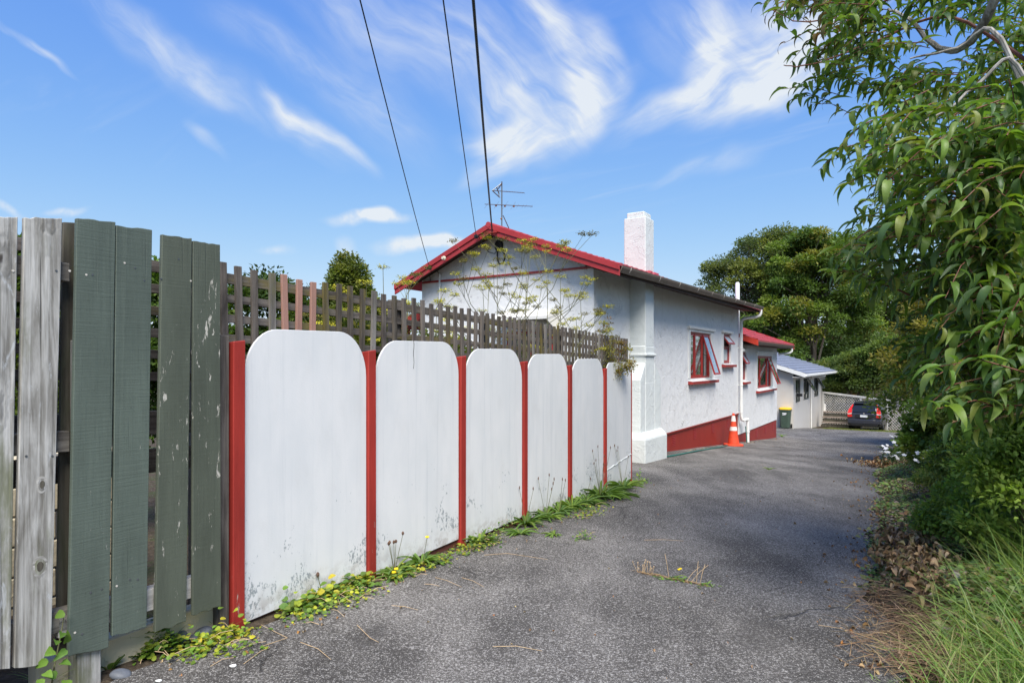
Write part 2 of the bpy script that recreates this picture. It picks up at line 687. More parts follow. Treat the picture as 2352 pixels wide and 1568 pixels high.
def m_wood(name, c_dark, c_light, axis='z', paint=None, chips=.0, worn=None, knots=0.0, moss=None, rough=.85, saw=0.0, streak=None, bstr=.5):
    """weathered timber; grain runs along z, along the fence ('f') or along the houses ('h')"""
    k = NT(name)
    o = k.obj()
    if axis == 'z':
        g = k.map(o, (38, 38, 1.6))
        q = k.map(o, (1, 1, .28))
        cr = o
    else:
        th = THF if axis == 'f' else THH
        rr = k.map(o, (1, 1, 1), (0, 0, th))
        g = k.map(rr, (38, 1.6, 38))
        q = k.map(rr, (1, .28, 1))
        cr = rr
    grain = k.noise(g, 1.0, 7, .65, .6)
    broad = k.noise(q, 7.0, 5, .6, .8)
    fine = k.noise(g, 4.0, 4, .7)
    f = k.math('ADD', k.math('MULTIPLY', grain, .65), k.math('MULTIPLY', broad, .5))
    wood = k.mix(k.rng(f, .38, .78), (*c_dark, 1), (*c_light, 1))
    crack = k.rng(k.noise(k.map(g, (2.2, 2.2, .5) if axis == 'z' else (2.2, .5, 2.2)), 1.0, 3, .5), .66, .74)
    wood = k.mix(k.math('MULTIPLY', crack, .75), wood, (*[x * .25 for x in c_dark], 1))
    h = k.math('SUBTRACT', k.math('MULTIPLY', grain, .6), k.math('MULTIPLY', crack, .8))
    if knots:
        kv0 = k.map(o, (4.6, 4.6, 1.55))
        wob = k.n('VectorMath')
        wob.operation = 'MULTIPLY_ADD'
        k.L(k.noise(o, 7.0, 3, .6, 0, 'Color'), wob.inputs[0])
        wob.inputs[1].default_value = (.28, .28, .28)
        k.L(kv0, wob.inputs[2])
        kv = wob.outputs[0]
        dk = k.voro(kv, 1.0, rnd=.9)
        ring = k.n('TexWave')
        ring.wave_type = 'RINGS'
        ring.rings_direction = 'SPHERICAL'
        mask = k.rng(dk, .10, .34, knots, 0)
        sn = k.math('SINE', k.math('MULTIPLY', k.math('ADD', dk, k.math('MULTIPLY', k.math('ADD', broad, grain), .22)), 58.0))
        wood = k.mix(k.math('MULTIPLY', mask, k.rng(sn, -1, 1, .05, .45)), wood, (*[x * .42 for x in c_dark], 1))
        wood = k.mix(k.rng(dk, .04, .085, knots, 0), wood, (.05, .042, .035, 1))
        h = k.math('ADD', h, k.math('MULTIPLY', mask, k.math('MULTIPLY', sn, .3)))
    if moss:
        mm = k.rng(k.noise(q, 5.0, 6, .65), .5, .68, 0, .8)
        wood = k.mix(mm, wood, (*moss, 1))
    if streak:
        st = k.rng(k.noise(k.map(o, (10, 10, 3.0)), 1.0, 6, .7, 1.5), .58, .68, 0, .75)
        wood = k.mix(st, wood, (*streak, 1))
    c = wood
    ro = rough
    if paint:
        pv = k.rng(k.noise(q, 3.0, 5, .6), .25, .75, .78, 1.22)
        cc = k.n('CombineColor')
        for i in range(3):
            k.L(pv, cc.inputs[i])
        pc = k.mix(1.0, (*paint, 1), cc.outputs[0], 'MULTIPLY')
        pc = k.mix(k.rng(fine, .45, .8, 0, .35), pc, (*[x * .55 for x in paint], 1))
        cm = k.noise(k.map(cr, (26, 26, 7) if axis == 'z' else (26, 7, 26)), 1.0, 8, .72, .4)
        big = k.noise(q, 3.2, 4, .6)
        cmask = k.rng(k.math('ADD', cm, k.math('MULTIPLY', big, .55)), 1.02 - chips, 1.06 - chips)
        c = k.mix(cmask, pc, (*(worn or c_light), 1))
        pit = k.rng(k.noise(cr, 60.0, 3, .6), .68, .74)
        c = k.mix(k.math('MULTIPLY', pit, .5), c, (*[x * .3 for x in paint], 1))
        h = k.math('SUBTRACT', h, k.math('MULTIPLY', cmask, .7))
        ro = k.rng(cmask, 0, 1, .55, .9)
    if saw:
        sw = k.noise(k.map(o, (4, 4, 90)), 1.0, 3, .6, .3)
        h = k.math('ADD', h, k.math('MULTIPLY', sw, saw))
    return k.fin(c, ro, k.bump(h, bstr, .006))


def m_stucco(name, col, tan=0.0, fleck=.45, amp=.6, rise=0.0):
    """trowelled plaster: curved ridges, dents and a few dark flecks that run down the wall"""
    k = NT(name)
    p = k.pos()
    a = k.noise(p, 3.2, 6, .6, 1.3)
    ridge = k.math('ABSOLUTE', k.math('SUBTRACT', k.noise(p, 5.5, 3, .5, 1.8), .5))
    rd = k.rng(ridge, 0.0, .035, 1.0, 0.0)
    rd = k.math('MULTIPLY', rd, k.rng(k.noise(p, 4.0, 2, .5), .52, .66))
    h = k.math('ADD', k.math('MULTIPLY', a, .8), k.math('MULTIPLY', rd, .55))
    h = k.math('ADD', h, k.math('MULTIPLY', k.noise(p, 60, 3, .6), .12))
    c = k.mix(k.rng(a, .25, .75), (*[x * .95 for x in col], 1), (*col, 1))
    fl = k.noise(k.map(p, (15, 15, 4.5)), 1.0, 3, .6, .6)
    fm = k.math('MULTIPLY', k.rng(fl, .70, .74, 0, fleck), k.rng(k.noise(p, 1.1, 3, .5), .42, .62))
    c = k.mix(fm, c, (.16, .15, .15, 1))
    st = k.rng(k.noise(k.map(p, (6, 6, .4)), 1.0, 6, .65), .5, .8, 0, .28)
    c = k.mix(st, c, (.52, .51, .50, 1))
    if tan:
        c = k.mix(k.rng(k.noise(p, 1.3, 4, .6), .5, .8, 0, tan), c, (.50, .42, .33, 1))
    return k.fin(c, .72, k.bump(h, min(1.0, amp * 1.05), .044), .3)


def m_asphalt():
    k = NT('asphalt')
    p = k.pos()
    big = k.noise(p, .45, 4, .6, .4)
    mid = k.noise(k.map(p, (1.0, .45, 1), (0, 0, .75)), 1.6, 5, .62, .3)
    grit = k.noise(p, 150, 3, .7)
    grit2 = k.noise(p, 60, 4, .65)
    vor = k.voro(p, 120, out='Color')
    t = k.math('ADD', k.math('MULTIPLY', big, .55), k.math('MULTIPLY', mid, .55))
    base = k.mix(k.rng(t, .38, .74), (.052, .048, .044, 1), (.165, .152, .137, 1))
    gm = k.math('ADD', k.math('MULTIPLY', grit, .6), k.math('MULTIPLY', grit2, .5))
    base = k.mix(k.rng(gm, .36, .62, .75, 0), base, (.040, .037, .034, 1))
    thr = k.math('SUBTRACT', gm, k.math('MULTIPLY', t, -.16))
    base = k.mix(k.rng(thr, .64, .75, 0, .85), base, (.46, .44, .41, 1))
    sp = k.n('SeparateColor')
    k.L(vor, sp.inputs[0])
    spk = k.math('MULTIPLY', k.rng(sp.outputs[0], .955, .965), k.rng(k.voro(p, 120), .30, .36, 1, 0))
    base = k.mix(k.math('MULTIPLY', spk, .8), base, (.50, .48, .46, 1))
    warm = k.rng(k.noise(p, .9, 4, .6), .58, .8, 0, .35)
    base = k.mix(warm, base, (.15, .135, .125, 1))
    wn = k.n('VectorMath')
    wn.operation = 'MULTIPLY_ADD'
    k.L(k.noise(p, 2.5, 5, .65, 0, 'Color'), wn.inputs[0])
    wn.inputs[1].default_value = (.5, .5, .0)
    k.L(k.map(p, (1, 1, 0)), wn.inputs[2])
    ck = k.voro(wn.outputs[0], .55, 'DISTANCE_TO_EDGE')
    ckm = k.math('MULTIPLY', k.rng(ck, .002, .006, 1, 0), k.rng(k.noise(p, .7, 3, .5), .54, .62))
    base = k.mix(k.math('MULTIPLY', ckm, .45), base, (.03, .028, .026, 1))
    oil = k.rng(k.noise(p, .8, 3, .5, .8), .63, .72, 0, .45)
    base = k.mix(oil, base, (.058, .054, .050, 1))
    h = k.math('ADD', k.math('MULTIPLY', grit, .5), k.math('MULTIPLY', grit2, .7))
    h = k.math('SUBTRACT', h, k.math('MULTIPLY', ckm, 1.5))
    return k.fin(base, .88, k.bump(h, .9, .012), .25)


def m_soil(name, a, b, c):
    k = NT(name)
    p = k.pos()
    n1 = k.noise(p, 1.3, 6, .65)
    n2 = k.noise(p, 22, 5, .7)
    col = k.mix(k.rng(n2, .3, .7), (*a, 1), (*b, 1))
    col = k.mix(k.rng(n1, .5, .65), col, (*c, 1))
    return k.fin(col, .95, k.bump(n2, .9, .03), .15)


def m_leaf(name, rough=.45, trans=.35, spec=.4, vein=False, glow=(1.25, 1.35, .55)):
    """foliage: colour comes from each leaf's own tint"""
    k = NT(name)
    at = k.n('Attribute')
    at.attribute_name = 'tint'
    oi = k.n('ObjectInfo')
    cc = k.n('CombineColor')
    f = k.rng(oi.outputs['Random'], 0, 1, .8, 1.22, False)
    for i in range(3):
        k.L(f, cc.inputs[i])
    c = k.mix(1.0, at.outputs['Color'], cc.outputs[0], 'MULTIPLY')
    nz = k.noise(k.pos(), 55 if vein else 18, 3, .6)
    c = k.mix(k.rng(nz, .35, .75, 0, .3), c, (.10, .14, .03, 1))
    k.put(k.b.inputs['Base Color'], c)
    k.b.inputs['Roughness'].default_value = rough
    k.b.inputs['Specular IOR Level'].default_value = spec
    if vein:
        k.L(k.bump(nz, .35, .004), k.b.inputs['Normal'])
    tr = k.n('BsdfTranslucent')
    k.L(k.mix(1.0, c, (*glow, 1), 'MULTIPLY'), tr.inputs['Color'])
    ms = k.n('MixShader')
    ms.inputs[0].default_value = trans
    k.L(k.b.outputs[0], ms.inputs[1])
    k.L(tr.outputs[0], ms.inputs[2])
    k.L(ms.outputs[0], k.out.inputs['Surface'])
    return k.m


def m_glass(name, tint=(.9, .95, .95), refl=.10):
    k = NT(name)
    tr = k.n('BsdfTransparent')
    tr.inputs[0].default_value = (*tint, 1)
    gl = k.n('BsdfGlossy')
    gl.inputs['Roughness'].default_value = .02
    lw = k.n('LayerWeight')
    lw.inputs['Blend'].default_value = .35
    f = k.rng(lw.outputs['Facing'], 0, 1, refl, .85, False)
    wv = k.noise(k.pos(), 2.2, 2, .5)
    k.L(k.bump(wv, .04, .02), gl.inputs['Normal'])
    ms = k.n('MixShader')
    k.L(f, ms.inputs[0])
    k.L(tr.outputs[0], ms.inputs[1])
    k.L(gl.outputs[0], ms.inputs[2])
    k.L(ms.outputs[0], k.out.inputs['Surface'])
    return k.m


def m_panel():
    """painted fibre-cement sheet of the fence, with mould specks in patches low on the sheet"""
    k = NT('panel_paint')
    o = k.obj()
    p = k.pos()
    n1 = k.noise(k.map(o, (1, 1, .35)), 4.0, 5, .6)
    c = k.mix(k.rng(n1, .25, .75), (.69, .705, .71, 1), (.77, .77, .765, 1))
    sepo = k.n('SeparateXYZ')
    k.L(k.n('TexCoord').outputs['Object'], sepo.inputs[0])
    low = k.math('MULTIPLY', k.rng(sepo.outputs[2], 1.0, .15, 0, 1), k.rng(k.noise(o, 3.0, 3, .5), .46, .62))
    sp = k.noise(k.map(p, (1, 1, .6)), 42, 5, .72)
    spm = k.rng(k.math('ADD', sp, k.math('MULTIPLY', low, .20)), .69, .77)
    c = k.mix(k.math('MULTIPLY', spm, .8), c, (.20, .24, .26, 1))
    st = k.rng(k.noise(k.map(o, (14, 14, .5)), 1.0, 6, .65), .5, .8, 0, .45)
    c = k.mix(st, c, (.50, .53, .55, 1))
    br = k.rng(k.noise(k.map(o, (2.5, 2.5, 1.0)), 2.0, 5, .6), .5, .8, 0, .35)
    c = k.mix(br, c, (.60, .60, .59, 1))
    spl = k.math('MULTIPLY', k.rng(sepo.outputs[2], .22, .0, 0, 1), k.rng(k.noise(p, 13, 6, .7), .42, .62, 0, .55))
    c = k.mix(spl, c, (.30, .25, .20, 1))
    bl = k.rng(k.voro(p, 9.0), .0, .035, 1, 0)
    h = k.math('ADD', k.math('MULTIPLY', k.noise(p, 70, 4, .6), .35), k.math('MULTIPLY', bl, .7))
    h = k.math('ADD', h, k.math('MULTIPLY', k.noise(p, 3, 2, .5), .6))
    return k.fin(c, .6, k.bump(h, .35, .006), .3)


M = {}
M['asphalt'] = m_asphalt()
M['soil'] = m_soil('soil', (.045, .034, .024), (.11, .085, .06), (.055, .075, .025))
M['lawn'] = m_soil('lawn_soil', (.06, .075, .02), (.12, .14, .04), (.10, .08, .05))
M['concrete'] = m_soil('concrete', (.20, .195, .185), (.33, .32, .30), (.26, .25, .23))
M['panel'] = m_panel()
M['red'] = m_wood('red_paint', (.10, .035, .025), (.26, .10, .08), 'z', paint=(.34, .034, .025), chips=.05, worn=(.46, .30, .26), bstr=.6, saw=.1)
M['red_edge'] = m_wood('dark_red_timber', (.05, .03, .025), (.15, .07, .055), 'f', paint=(.16, .06, .045), chips=.04, worn=(.34, .30, .28))
M['grey_board'] = m_wood('weathered_grey_timber', (.13, .12, .10), (.60, .59, .56), 'z', knots=.9, moss=(.15, .16, .085), streak=(.50, .52, .53))
M['dark_board'] = m_wood('dark_old_timber', (.04, .034, .026), (.13, .118, .092), 'z', moss=(.07, .08, .045))  # darker timber for back boards, knot hearts and step risers
M['green_board'] = m_wood('green_paint', (.14, .12, .10), (.45, .44, .40), 'z', paint=(.102, .128, .106), chips=.015, worn=(.52, .51, .47), saw=.55, bstr=.55)
M['green_worn'] = m_wood('worn_green_paint', (.14, .12, .10), (.45, .44, .40), 'z', paint=(.092, .106, .080), chips=.105, worn=(.50, .48, .42), saw=.35, bstr=.55)
M['rail'] = m_wood('grey_rail_timber', (.05, .042, .034), (.24, .215, .185), 'f', moss=(.13, .12, .05))
M['rail_pale'] = m_wood('pale_rail_timber', (.22, .21, .19), (.62, .60, .56), 'f')
M['slat'] = m_wood('old_lattice_timber', (.045, .037, .032), (.185, .16, .138), 'z', bstr=.4)
M['slat_grey'] = m_wood('bleached_lattice_timber', (.09, .082, .074), (.27, .25, .23), 'z', moss=(.14, .13, .05))
M['slat_moss'] = m_wood('mossy_lattice_timber', (.04, .033, .026), (.14, .12, .095), 'z', moss=(.15, .12, .02))
M['slat_pink'] = m_wood('pink_brown_paint', (.16, .10, .08), (.30, .20, .17), 'z', paint=(.36, .20, .155), chips=-.08, worn=(.7, .7, .7), bstr=.2)
M['slat_rail'] = m_wood('old_lattice_rail_timber', (.045, .038, .033), (.20, .175, .155), 'f', moss=(.15, .125, .03))
M['stucco'] = m_stucco('white_stucco', (.79, .79, .785), fleck=.3)
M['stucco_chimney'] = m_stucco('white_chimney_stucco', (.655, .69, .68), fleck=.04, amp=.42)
M['trim_white'] = m_plain('white_trim_paint', (.74, .74, .72), .5, var=.05)
M['barge'] = m_plain('red_bargeboard_paint', (.37, .036, .040), .42, var=.10, sc=3, bump=.1)
M['barge_orange'] = m_plain('orange_red_bargeboard_paint', (.52, .05, .028), .45, var=.08, sc=3)
M['base_red'] = m_plain('red_base_paint', (.27, .022, .014), .5, var=.12, sc=2, dirt=(.16, .03, .02))
M['win_red'] = m_plain('red_window_paint', (.33, .035, .032), .4, var=.10, sc=8)
M['roof_red'] = m_plain('red_roof_paint', (.40, .045, .052), .45, var=.2, sc=5, dirt=(.30, .06, .05))
M['roof_grey'] = m_plain('slate_grey_roof', (.20, .225, .29), .55, var=.15, sc=4)
M['gutter'] = m_plain('brown_gutter_metal', (.17, .135, .11), .42, var=.18, sc=4, dirt=(.11, .08, .06))
M['joint'] = m_plain('pale_joint_metal', (.60, .56, .50), .4)
M['soffit'] = m_plain('shaded_brown_soffit', (.055, .034, .028), .75, var=.2)  # brown darkened so the colour carries the shadow under the eaves
M['pvc'] = m_plain('white_plastic_pipe', (.76, .76, .74), .35, var=.05, bump=.02)
M['dark'] = m_plain('dim_room_colour', (.16, .15, .14), .9)  # dimness of the rooms behind the glass is put into this colour
M['curtain'] = m_plain('white_curtain_cloth', (.72, .72, .70), .9, var=.06)
M['glass'] = m_glass('window_glass')
M['frost'] = m_plain('frosted_glass', (.50, .55, .57), .25, .5, var=.12, sc=10)
M['block_wall'] = m_stucco('pale_block_wall', (.57, .54, .50), tan=.35, fleck=.25, amp=.3)
M['alum'] = m_plain('dark_green_aluminium', (.055, .065, .06), .4, .5)
M['trim_cream'] = m_plain('cream_trim_paint', (.74, .72, .68), .5, var=.05)
M['black'] = m_flat('black_plastic', (.018, .018, .020), .45)
M['rubber'] = m_flat('tyre_rubber', (.022, .022, .022), .8, .2)
M['steel'] = m_flat('dull_antenna_metal', (.16, .17, .18), .4, .5, .6)
M['rust'] = m_flat('rusty_metal', (.30, .16, .07), .8)
M['porcelain'] = m_flat('cream_porcelain', (.70, .64, .50), .3)
M['cone_orange'] = m_plain('orange_cone_plastic', (.66, .07, .028), .5, var=.14)
M['cone_white'] = m_plain('reflective_white_band', (.70, .69, .66), .35, var=.1)
M['bin_green'] = m_plain('dark_green_bin_plastic', (.055, .085, .062), .45, var=.08, bump=.05)
M['bin_yellow'] = m_plain('yellow_bin_lid_plastic', (.80, .46, .015), .38, var=.05, bump=.05)
M['sticker'] = m_flat('white_sticker', (.72, .73, .74), .4)
M['hose'] = m_plain('green_hose_rubber', (.015, .13, .105), .4)
M['bark'] = m_wood('brown_bark', (.055, .042, .033), (.20, .165, .13), 'z', moss=(.16, .15, .11), bstr=1.0)
M['bark_pale'] = m_wood('lichen_bark', (.10, .085, .07), (.42, .40, .37), 'z', moss=(.48, .48, .44), bstr=1.0)
M['twig'] = m_plain('brown_twig', (.13, .075, .05), .8, var=.3, sc=30)
M['twig_red'] = m_plain('reddish_shoot', (.17, .065, .045), .6, var=.3, sc=30)
M['straw'] = m_plain('dry_straw', (.50, .36, .21), .8, var=.25, sc=40)
M['leaf_peach'] = m_leaf('peach_leaf', .42, .42, .38, vein=True)
M['leaf'] = m_leaf('tree_leaf', .55, .42, .25)
M['leaf_weed'] = m_leaf('weed_leaf', .5, .30, .3, vein=True)
M['leaf_dry'] = m_leaf('dry_leaf', .8, .12, .15, glow=(1, .8, .6))
M['grass'] = m_leaf('grass_blade', .45, .35, .35)
M['fennel'] = m_leaf('fennel_flower', .7, .25, .2, glow=(1.2, 1.1, .4))
M['stem'] = m_plain('green_brown_stem', (.13, .13, .06), .7, var=.25, sc=20)
M['stone'] = m_plain('blue_grey_river_stone', (.115, .125, .145), .55, var=.25, sc=14, bump=.2)
M['stone_red'] = m_plain('stone_with_red_paint', (.17, .16, .17), .55, var=.25, sc=14, dirt=(.5, .04, .03))
M['cream_block'] = m_stucco('cream_mossy_block', (.60, .52, .36), tan=.3, fleck=.95, amp=.3)
M['brick_red'] = m_plain('dull_red_brick', (.23, .11, .075), .85, var=.25, sc=9)
M['car_paint'] = m_plain('charcoal_car_paint', (.055, .058, .072), .20, .6, .5, var=.05, bump=0.0)
M['car_glass'] = m_flat('dark_car_glass', (.012, .014, .017), .06, .7)
M['tail_red'] = m_flat('red_tail_light', (.62, .018, .012), .18, .6)
M['tail_white'] = m_flat('clear_tail_light', (.62, .52, .48), .18, .6)
M['chrome'] = m_flat('chrome', (.75, .77, .80), .12, .8, .9)
M['plate'] = m_flat('white_number_plate', (.70, .73, .76), .35)
M['cable'] = m_flat('black_cable', (.012, .012, .014), .55)
M['cable_blue'] = m_flat('dark_blue_cable', (.012, .022, .045), .55)
M['white_lattice'] = m_wood('white_lattice_paint', (.3, .28, .25), (.55, .52, .48), 'z', paint=(.68, .66, .62), chips=-.06, worn=(.45, .42, .38), bstr=.2)
M['step_wood'] = m_wood('old_step_timber', (.12, .09, .07), (.34, .28, .23), 'h', bstr=.4)
M['mesh_yellow'] = m_flat('yellow_dandelion_petal', (.85, .60, .01), .7)

# ------------------------------------------------------------------ ground and drive
S_KN = sorted(set([-400, -200, -100, -60, -40, -25, -15] + [x * .5 for x in range(-20, 125)] + [65, 70, 80, 95, 120, 160, 230, 330, 450, 700]))


def build_ground():
    rs = [-700, -400, -220, -120, -70, -45, -30, -20, -14, -10, -8, -7, -6.2, -5, -4.2, -3.56, -3.3, -2.5, -1.5, -.6, -.2, .2, .5, .8, 1.2,
          1.8, 2.6, 3.6, 5, 7, 10, 15, 22, 32, 50, 80, 140, 250, 420, 700]
    V = []
    for s in S_KN:
        for r_ in rs:
            x, y = s * FA + r_ * FN
            z = G(x, y)
            if -9 < r_ < edge_r(s) + .12:
                z -= .03 if r_ > -3.5 or s > 9.5 else .0
            V.append((x, y, z))
    n = len(rs)
    Q = [(j * n + i, j * n + i + 1, (j + 1) * n + i + 1, (j + 1) * n + i) for j in range(len(S_KN) - 1) for i in range(n - 1)]
    o = np_mesh('ground', V, Q, M['soil'])
    tag(o, 'brown garden soil and earth under the plants', kind='structure')

    ss = [x * .1 for x in range(-60, 386)]
    V = []
    nr = 15
    rg = random.Random(3)
    for s in ss:
        right = float(edge_r(s)) + .02 * rg.uniform(-1, 1)
        if s > 36.5:
            right = min(right, 1.4)
        left = -3.40 + .03 * math.sin(s * 5.3) + .02 * rg.uniform(-1, 1) if s < 9.0 else -6.9
        if 9.0 <= s < 9.6:
            left = -3.40 + (s - 9.0) / .6 * -3.5
        for k in range(nr):
            r_ = left + (right - left) * k / (nr - 1)
            x, y = s * FA + r_ * FN
            V.append((x, y, G0(s) + .008 + .004 * math.sin(s * 1.7 + r_ * 2.3)))
    Q = [(j * nr + i, j * nr + i + 1, (j + 1) * nr + i + 1, (j + 1) * nr + i) for j in range(len(ss) - 1) for i in range(nr - 1)]
    o = np_mesh('driveway', V, Q, M['asphalt'], smooth=True)
    tag(o, 'worn dark grey asphalt driveway running past the white house', kind='structure')


build_ground()


# ------------------------------------------------------------------ white panel fence with red posts
POST_U = [541, 849, 1058, 1202, 1306, 1387]
POST_V = [783, 805, 818, 830, 839, 846]
PANEL_TOP_V = [757, 782, 800, 812, 823, 831]
PANEL_LAB = ['wide white fence panel with mould specks low down', 'white fence panel with a thin crack from its top edge', None, None, None,
             'short white end panel with a ragged plaster ridge near its foot']


def build_panel_fence():
    t = thing('panel_fence', fpt(0, 0, G(*P0)), 'white round-topped panel fence with red posts along the driveway', 'fence')
    S = [on_fence(u, 900)[0] for u in POST_U]
    s_end = on_fence(1448, 900)[0]
    for i, s in enumerate(S):
        zt = on_fence(POST_U[i], POST_V[i])[1]
        g = G(*(P0 + s * FA))
        rr = random.Random(i + 20)
        w = .043
        m = MB()
        lx = rr.uniform(-.006, .006)
        m.hexa([fpt(s - w, -.045, g - .25), fpt(s + w, -.045, g - .25), fpt(s + w, .035, g - .25), fpt(s - w, .035, g - .25),
                fpt(s - w + lx, -.045, zt - .012), fpt(s + w + lx, -.045, zt), fpt(s + w + lx, .035, zt + .006), fpt(s - w + lx, .035, zt - .004)])
        m.build('post', M['red'], t, bevel=.005)
    m = MB()
    g = G(*(P0 + s_end * FA))
    m.fbox(s_end - .006, s_end + .022, -.09, .02, g - .2, on_fence(1448, 850)[1])
    m.build('end_batten', M['red'], t, bevel=.003)
    for i, s in enumerate(S):
        a = s + .052
        b = (S[i + 1] - .052) if i < 5 else s_end - .01
        mid = (POST_U[i] + (POST_U[i + 1] if i < 5 else 1448)) / 2
        zt = on_fence(mid, PANEL_TOP_V[i])[1]
        g = G(*(P0 + a * FA))
        zb = g + .012
        r_ = .29 if i < 5 else .18
        rr = random.Random(i)
        poly = [(a, zb), (b, zb + .012)]
        rb = r_ * rr.uniform(.95, 1.1)
        if i == 5:
            rb = .05
        for k in range(0, 11):
            th = k / 10 * math.pi / 2
            poly.append((b - rb * .9 + rb * .9 * math.cos(th), zt - rb * 1.1 + rb * 1.1 * math.sin(th)))
        for k in range(0, 11):
            th = math.pi / 2 + k / 10 * math.pi / 2
            poly.append((a + r_ * .9 + r_ * .9 * math.cos(th), zt - .008 - r_ * 1.1 + r_ * 1.1 * math.sin(th)))
        m = MB()
        m.extrude([fpt(p[0], .0, p[1]) for p in poly], Vector((FN[0], FN[1], 0)) * .014)
        o = m.build('panel', M['panel'], t, bevel=.003, seg=2)
        if PANEL_LAB[i]:
            o['label'] = PANEL_LAB[i]
        if i == 1:
            c = MB()
            s0 = on_fence(947, 850)[0]
            pts = [fpt(s0 + .004 * math.sin(k * 1.3), .0155, zt - .005 - k * .03) for k in range(9)]
            c.tube(pts, [.0022] * 5 + [.0016] * 4, 4)
            c.build('crack', M['black'], o)
        if i == 5:
            c = MB()
            pts = []
            for k in range(15):
                f = k / 14
                pts.append(fpt(a + .01 + f * (b - a - .02), .015, zb + .30 + .12 * f + .006 * math.sin(k * 2.1) + .007 * rr.uniform(-1, 1)))
            c.tube(pts, [.005 + .006 * rr.random() for _ in pts], 5)
            c.build('plaster_ridge', M['stucco_chimney'], o, smooth=True)
        m = MB()
        m.fbox(a - .02, b + .02, -.05, -.012, g - .15, g + .12)
        m.build('kickboard', M['red_edge'], t)


build_panel_fence()


# ------------------------------------------------------------------ lattice behind it
def build_lattice():
    n0 = -.135
    sA, zA = on_fence(550, 613, n0)
    sB, zB = on_fence(1440, 778, n0)
    zt = lambda s: zA + (zB - zA) * (s - sA) / (sB - sA)
    t = thing('lattice_screen', fpt(sA, n0, G(*(P0 + sA * FA))), 'weathered dark timber lattice screen rising behind the white panels', 'lattice')
    rr = random.Random(5)
    known = [515, 550, 585, 626, 655, 686, 718, 749.5, 778, 805, 832, 857.5, 882, 907, 929, 951.5, 972, 992, 1013]
    pos = [on_fence(u, 700, n0)[0] for u in known]
    while pos[-1] < sB - .12:
        pos.append(pos[-1] + .1135 + rr.uniform(-.008, .008))
    pos.append(sB)
    for i, s in enumerate(pos):
        h = zt(s) + rr.uniform(-.012, .012)
        if i == 0:
            h += .02
        mat = 'slat'
        if i in (4, 5, 6):
            mat = 'slat_pink'
        elif i == 3 or (i > 10 and rr.random() < .2):
            mat = 'slat_grey'
        elif i > 6 and rr.random() < .35:
            mat = 'slat_moss'
        w = .0235
        tl = rr.uniform(-.012, .012)
        zb = h - .80
        m = MB()
        m.hexa([fpt(s - w - tl, n0 - .012, zb), fpt(s + w - tl, n0 - .012, zb), fpt(s + w - tl, n0 + .010, zb), fpt(s - w - tl, n0 + .010, zb),
                fpt(s - w + tl, n0 - .012, h), fpt(s + w + tl, n0 - .012, h + rr.uniform(-.004, .004)), fpt(s + w + tl, n0 + .010, h), fpt(s - w + tl, n0 + .010, h)])
        o = m.build('slat', M[mat], t, bevel=.002)
        if i in (4, 5, 6):
            o['label'] = 'pinkish brown painted lattice slat'
        elif i == 3:
            o['label'] = 'bleached lattice slat with white paint marks'
    for k, d in enumerate((.085, .215, .345, .475, .60, .73)):
        hw = .026 if k else .033
        m = MB()
        s0, s1 = -5.5, sB + .02
        z0, z1 = zt(s0) - d, zt(s1) - d
        m.hexa([fpt(s0, n0 - .040, z0 - hw), fpt(s1, n0 - .040, z1 - hw), fpt(s1, n0 - .014, z1 - hw), fpt(s0, n0 - .014, z0 - hw),
                fpt(s0, n0 - .040, z0 + hw), fpt(s1, n0 - .040, z1 + hw), fpt(s1, n0 - .014, z1 + hw), fpt(s0, n0 - .014, z0 + hw)])
        m.build('rail', M['slat_rail'], t, bevel=.002)
    for s in (-5.3, -3.6, -1.9, -.10, 1.75, 3.2, 5.0, 6.9):
        m = MB()
        g = G(*(P0 + s * FA))
        m.fbox(s - .045, s + .045, n0 - .135, n0 - .045, g - .2, zt(s) - .02)
        m.build('post', M['slat'], t, bevel=.004)
    m = MB()
    g = G(*P0)
    m.fbox(-.112, -.055, -.07, .02, g - .2, on_fence(518, 770)[1])
    m.build('post', M['slat'], t, bevel=.004)
    # the plain boards under the lattice on the garden side
    m = MB()
    for k, d in enumerate((1.0, 1.22)):
        s0, s1 = -1.75, sB
        z0, z1 = zt(s0) - d, zt(s1) - d
        m2 = MB()
        m2.hexa([fpt(s0, n0 - .040, z0 - .07), fpt(s1, n0 - .040, z1 - .07), fpt(s1, n0 - .014, z1 - .07), fpt(s0, n0 - .014, z0 - .07),
                 fpt(s0, n0 - .040, z0 + .07), fpt(s1, n0 - .040, z1 + .07), fpt(s1, n0 - .014, z1 + .07), fpt(s0, n0 - .014, z0 + .07)])
        m2.build('lower_board', M['slat_rail'], t, bevel=.002)


build_lattice()


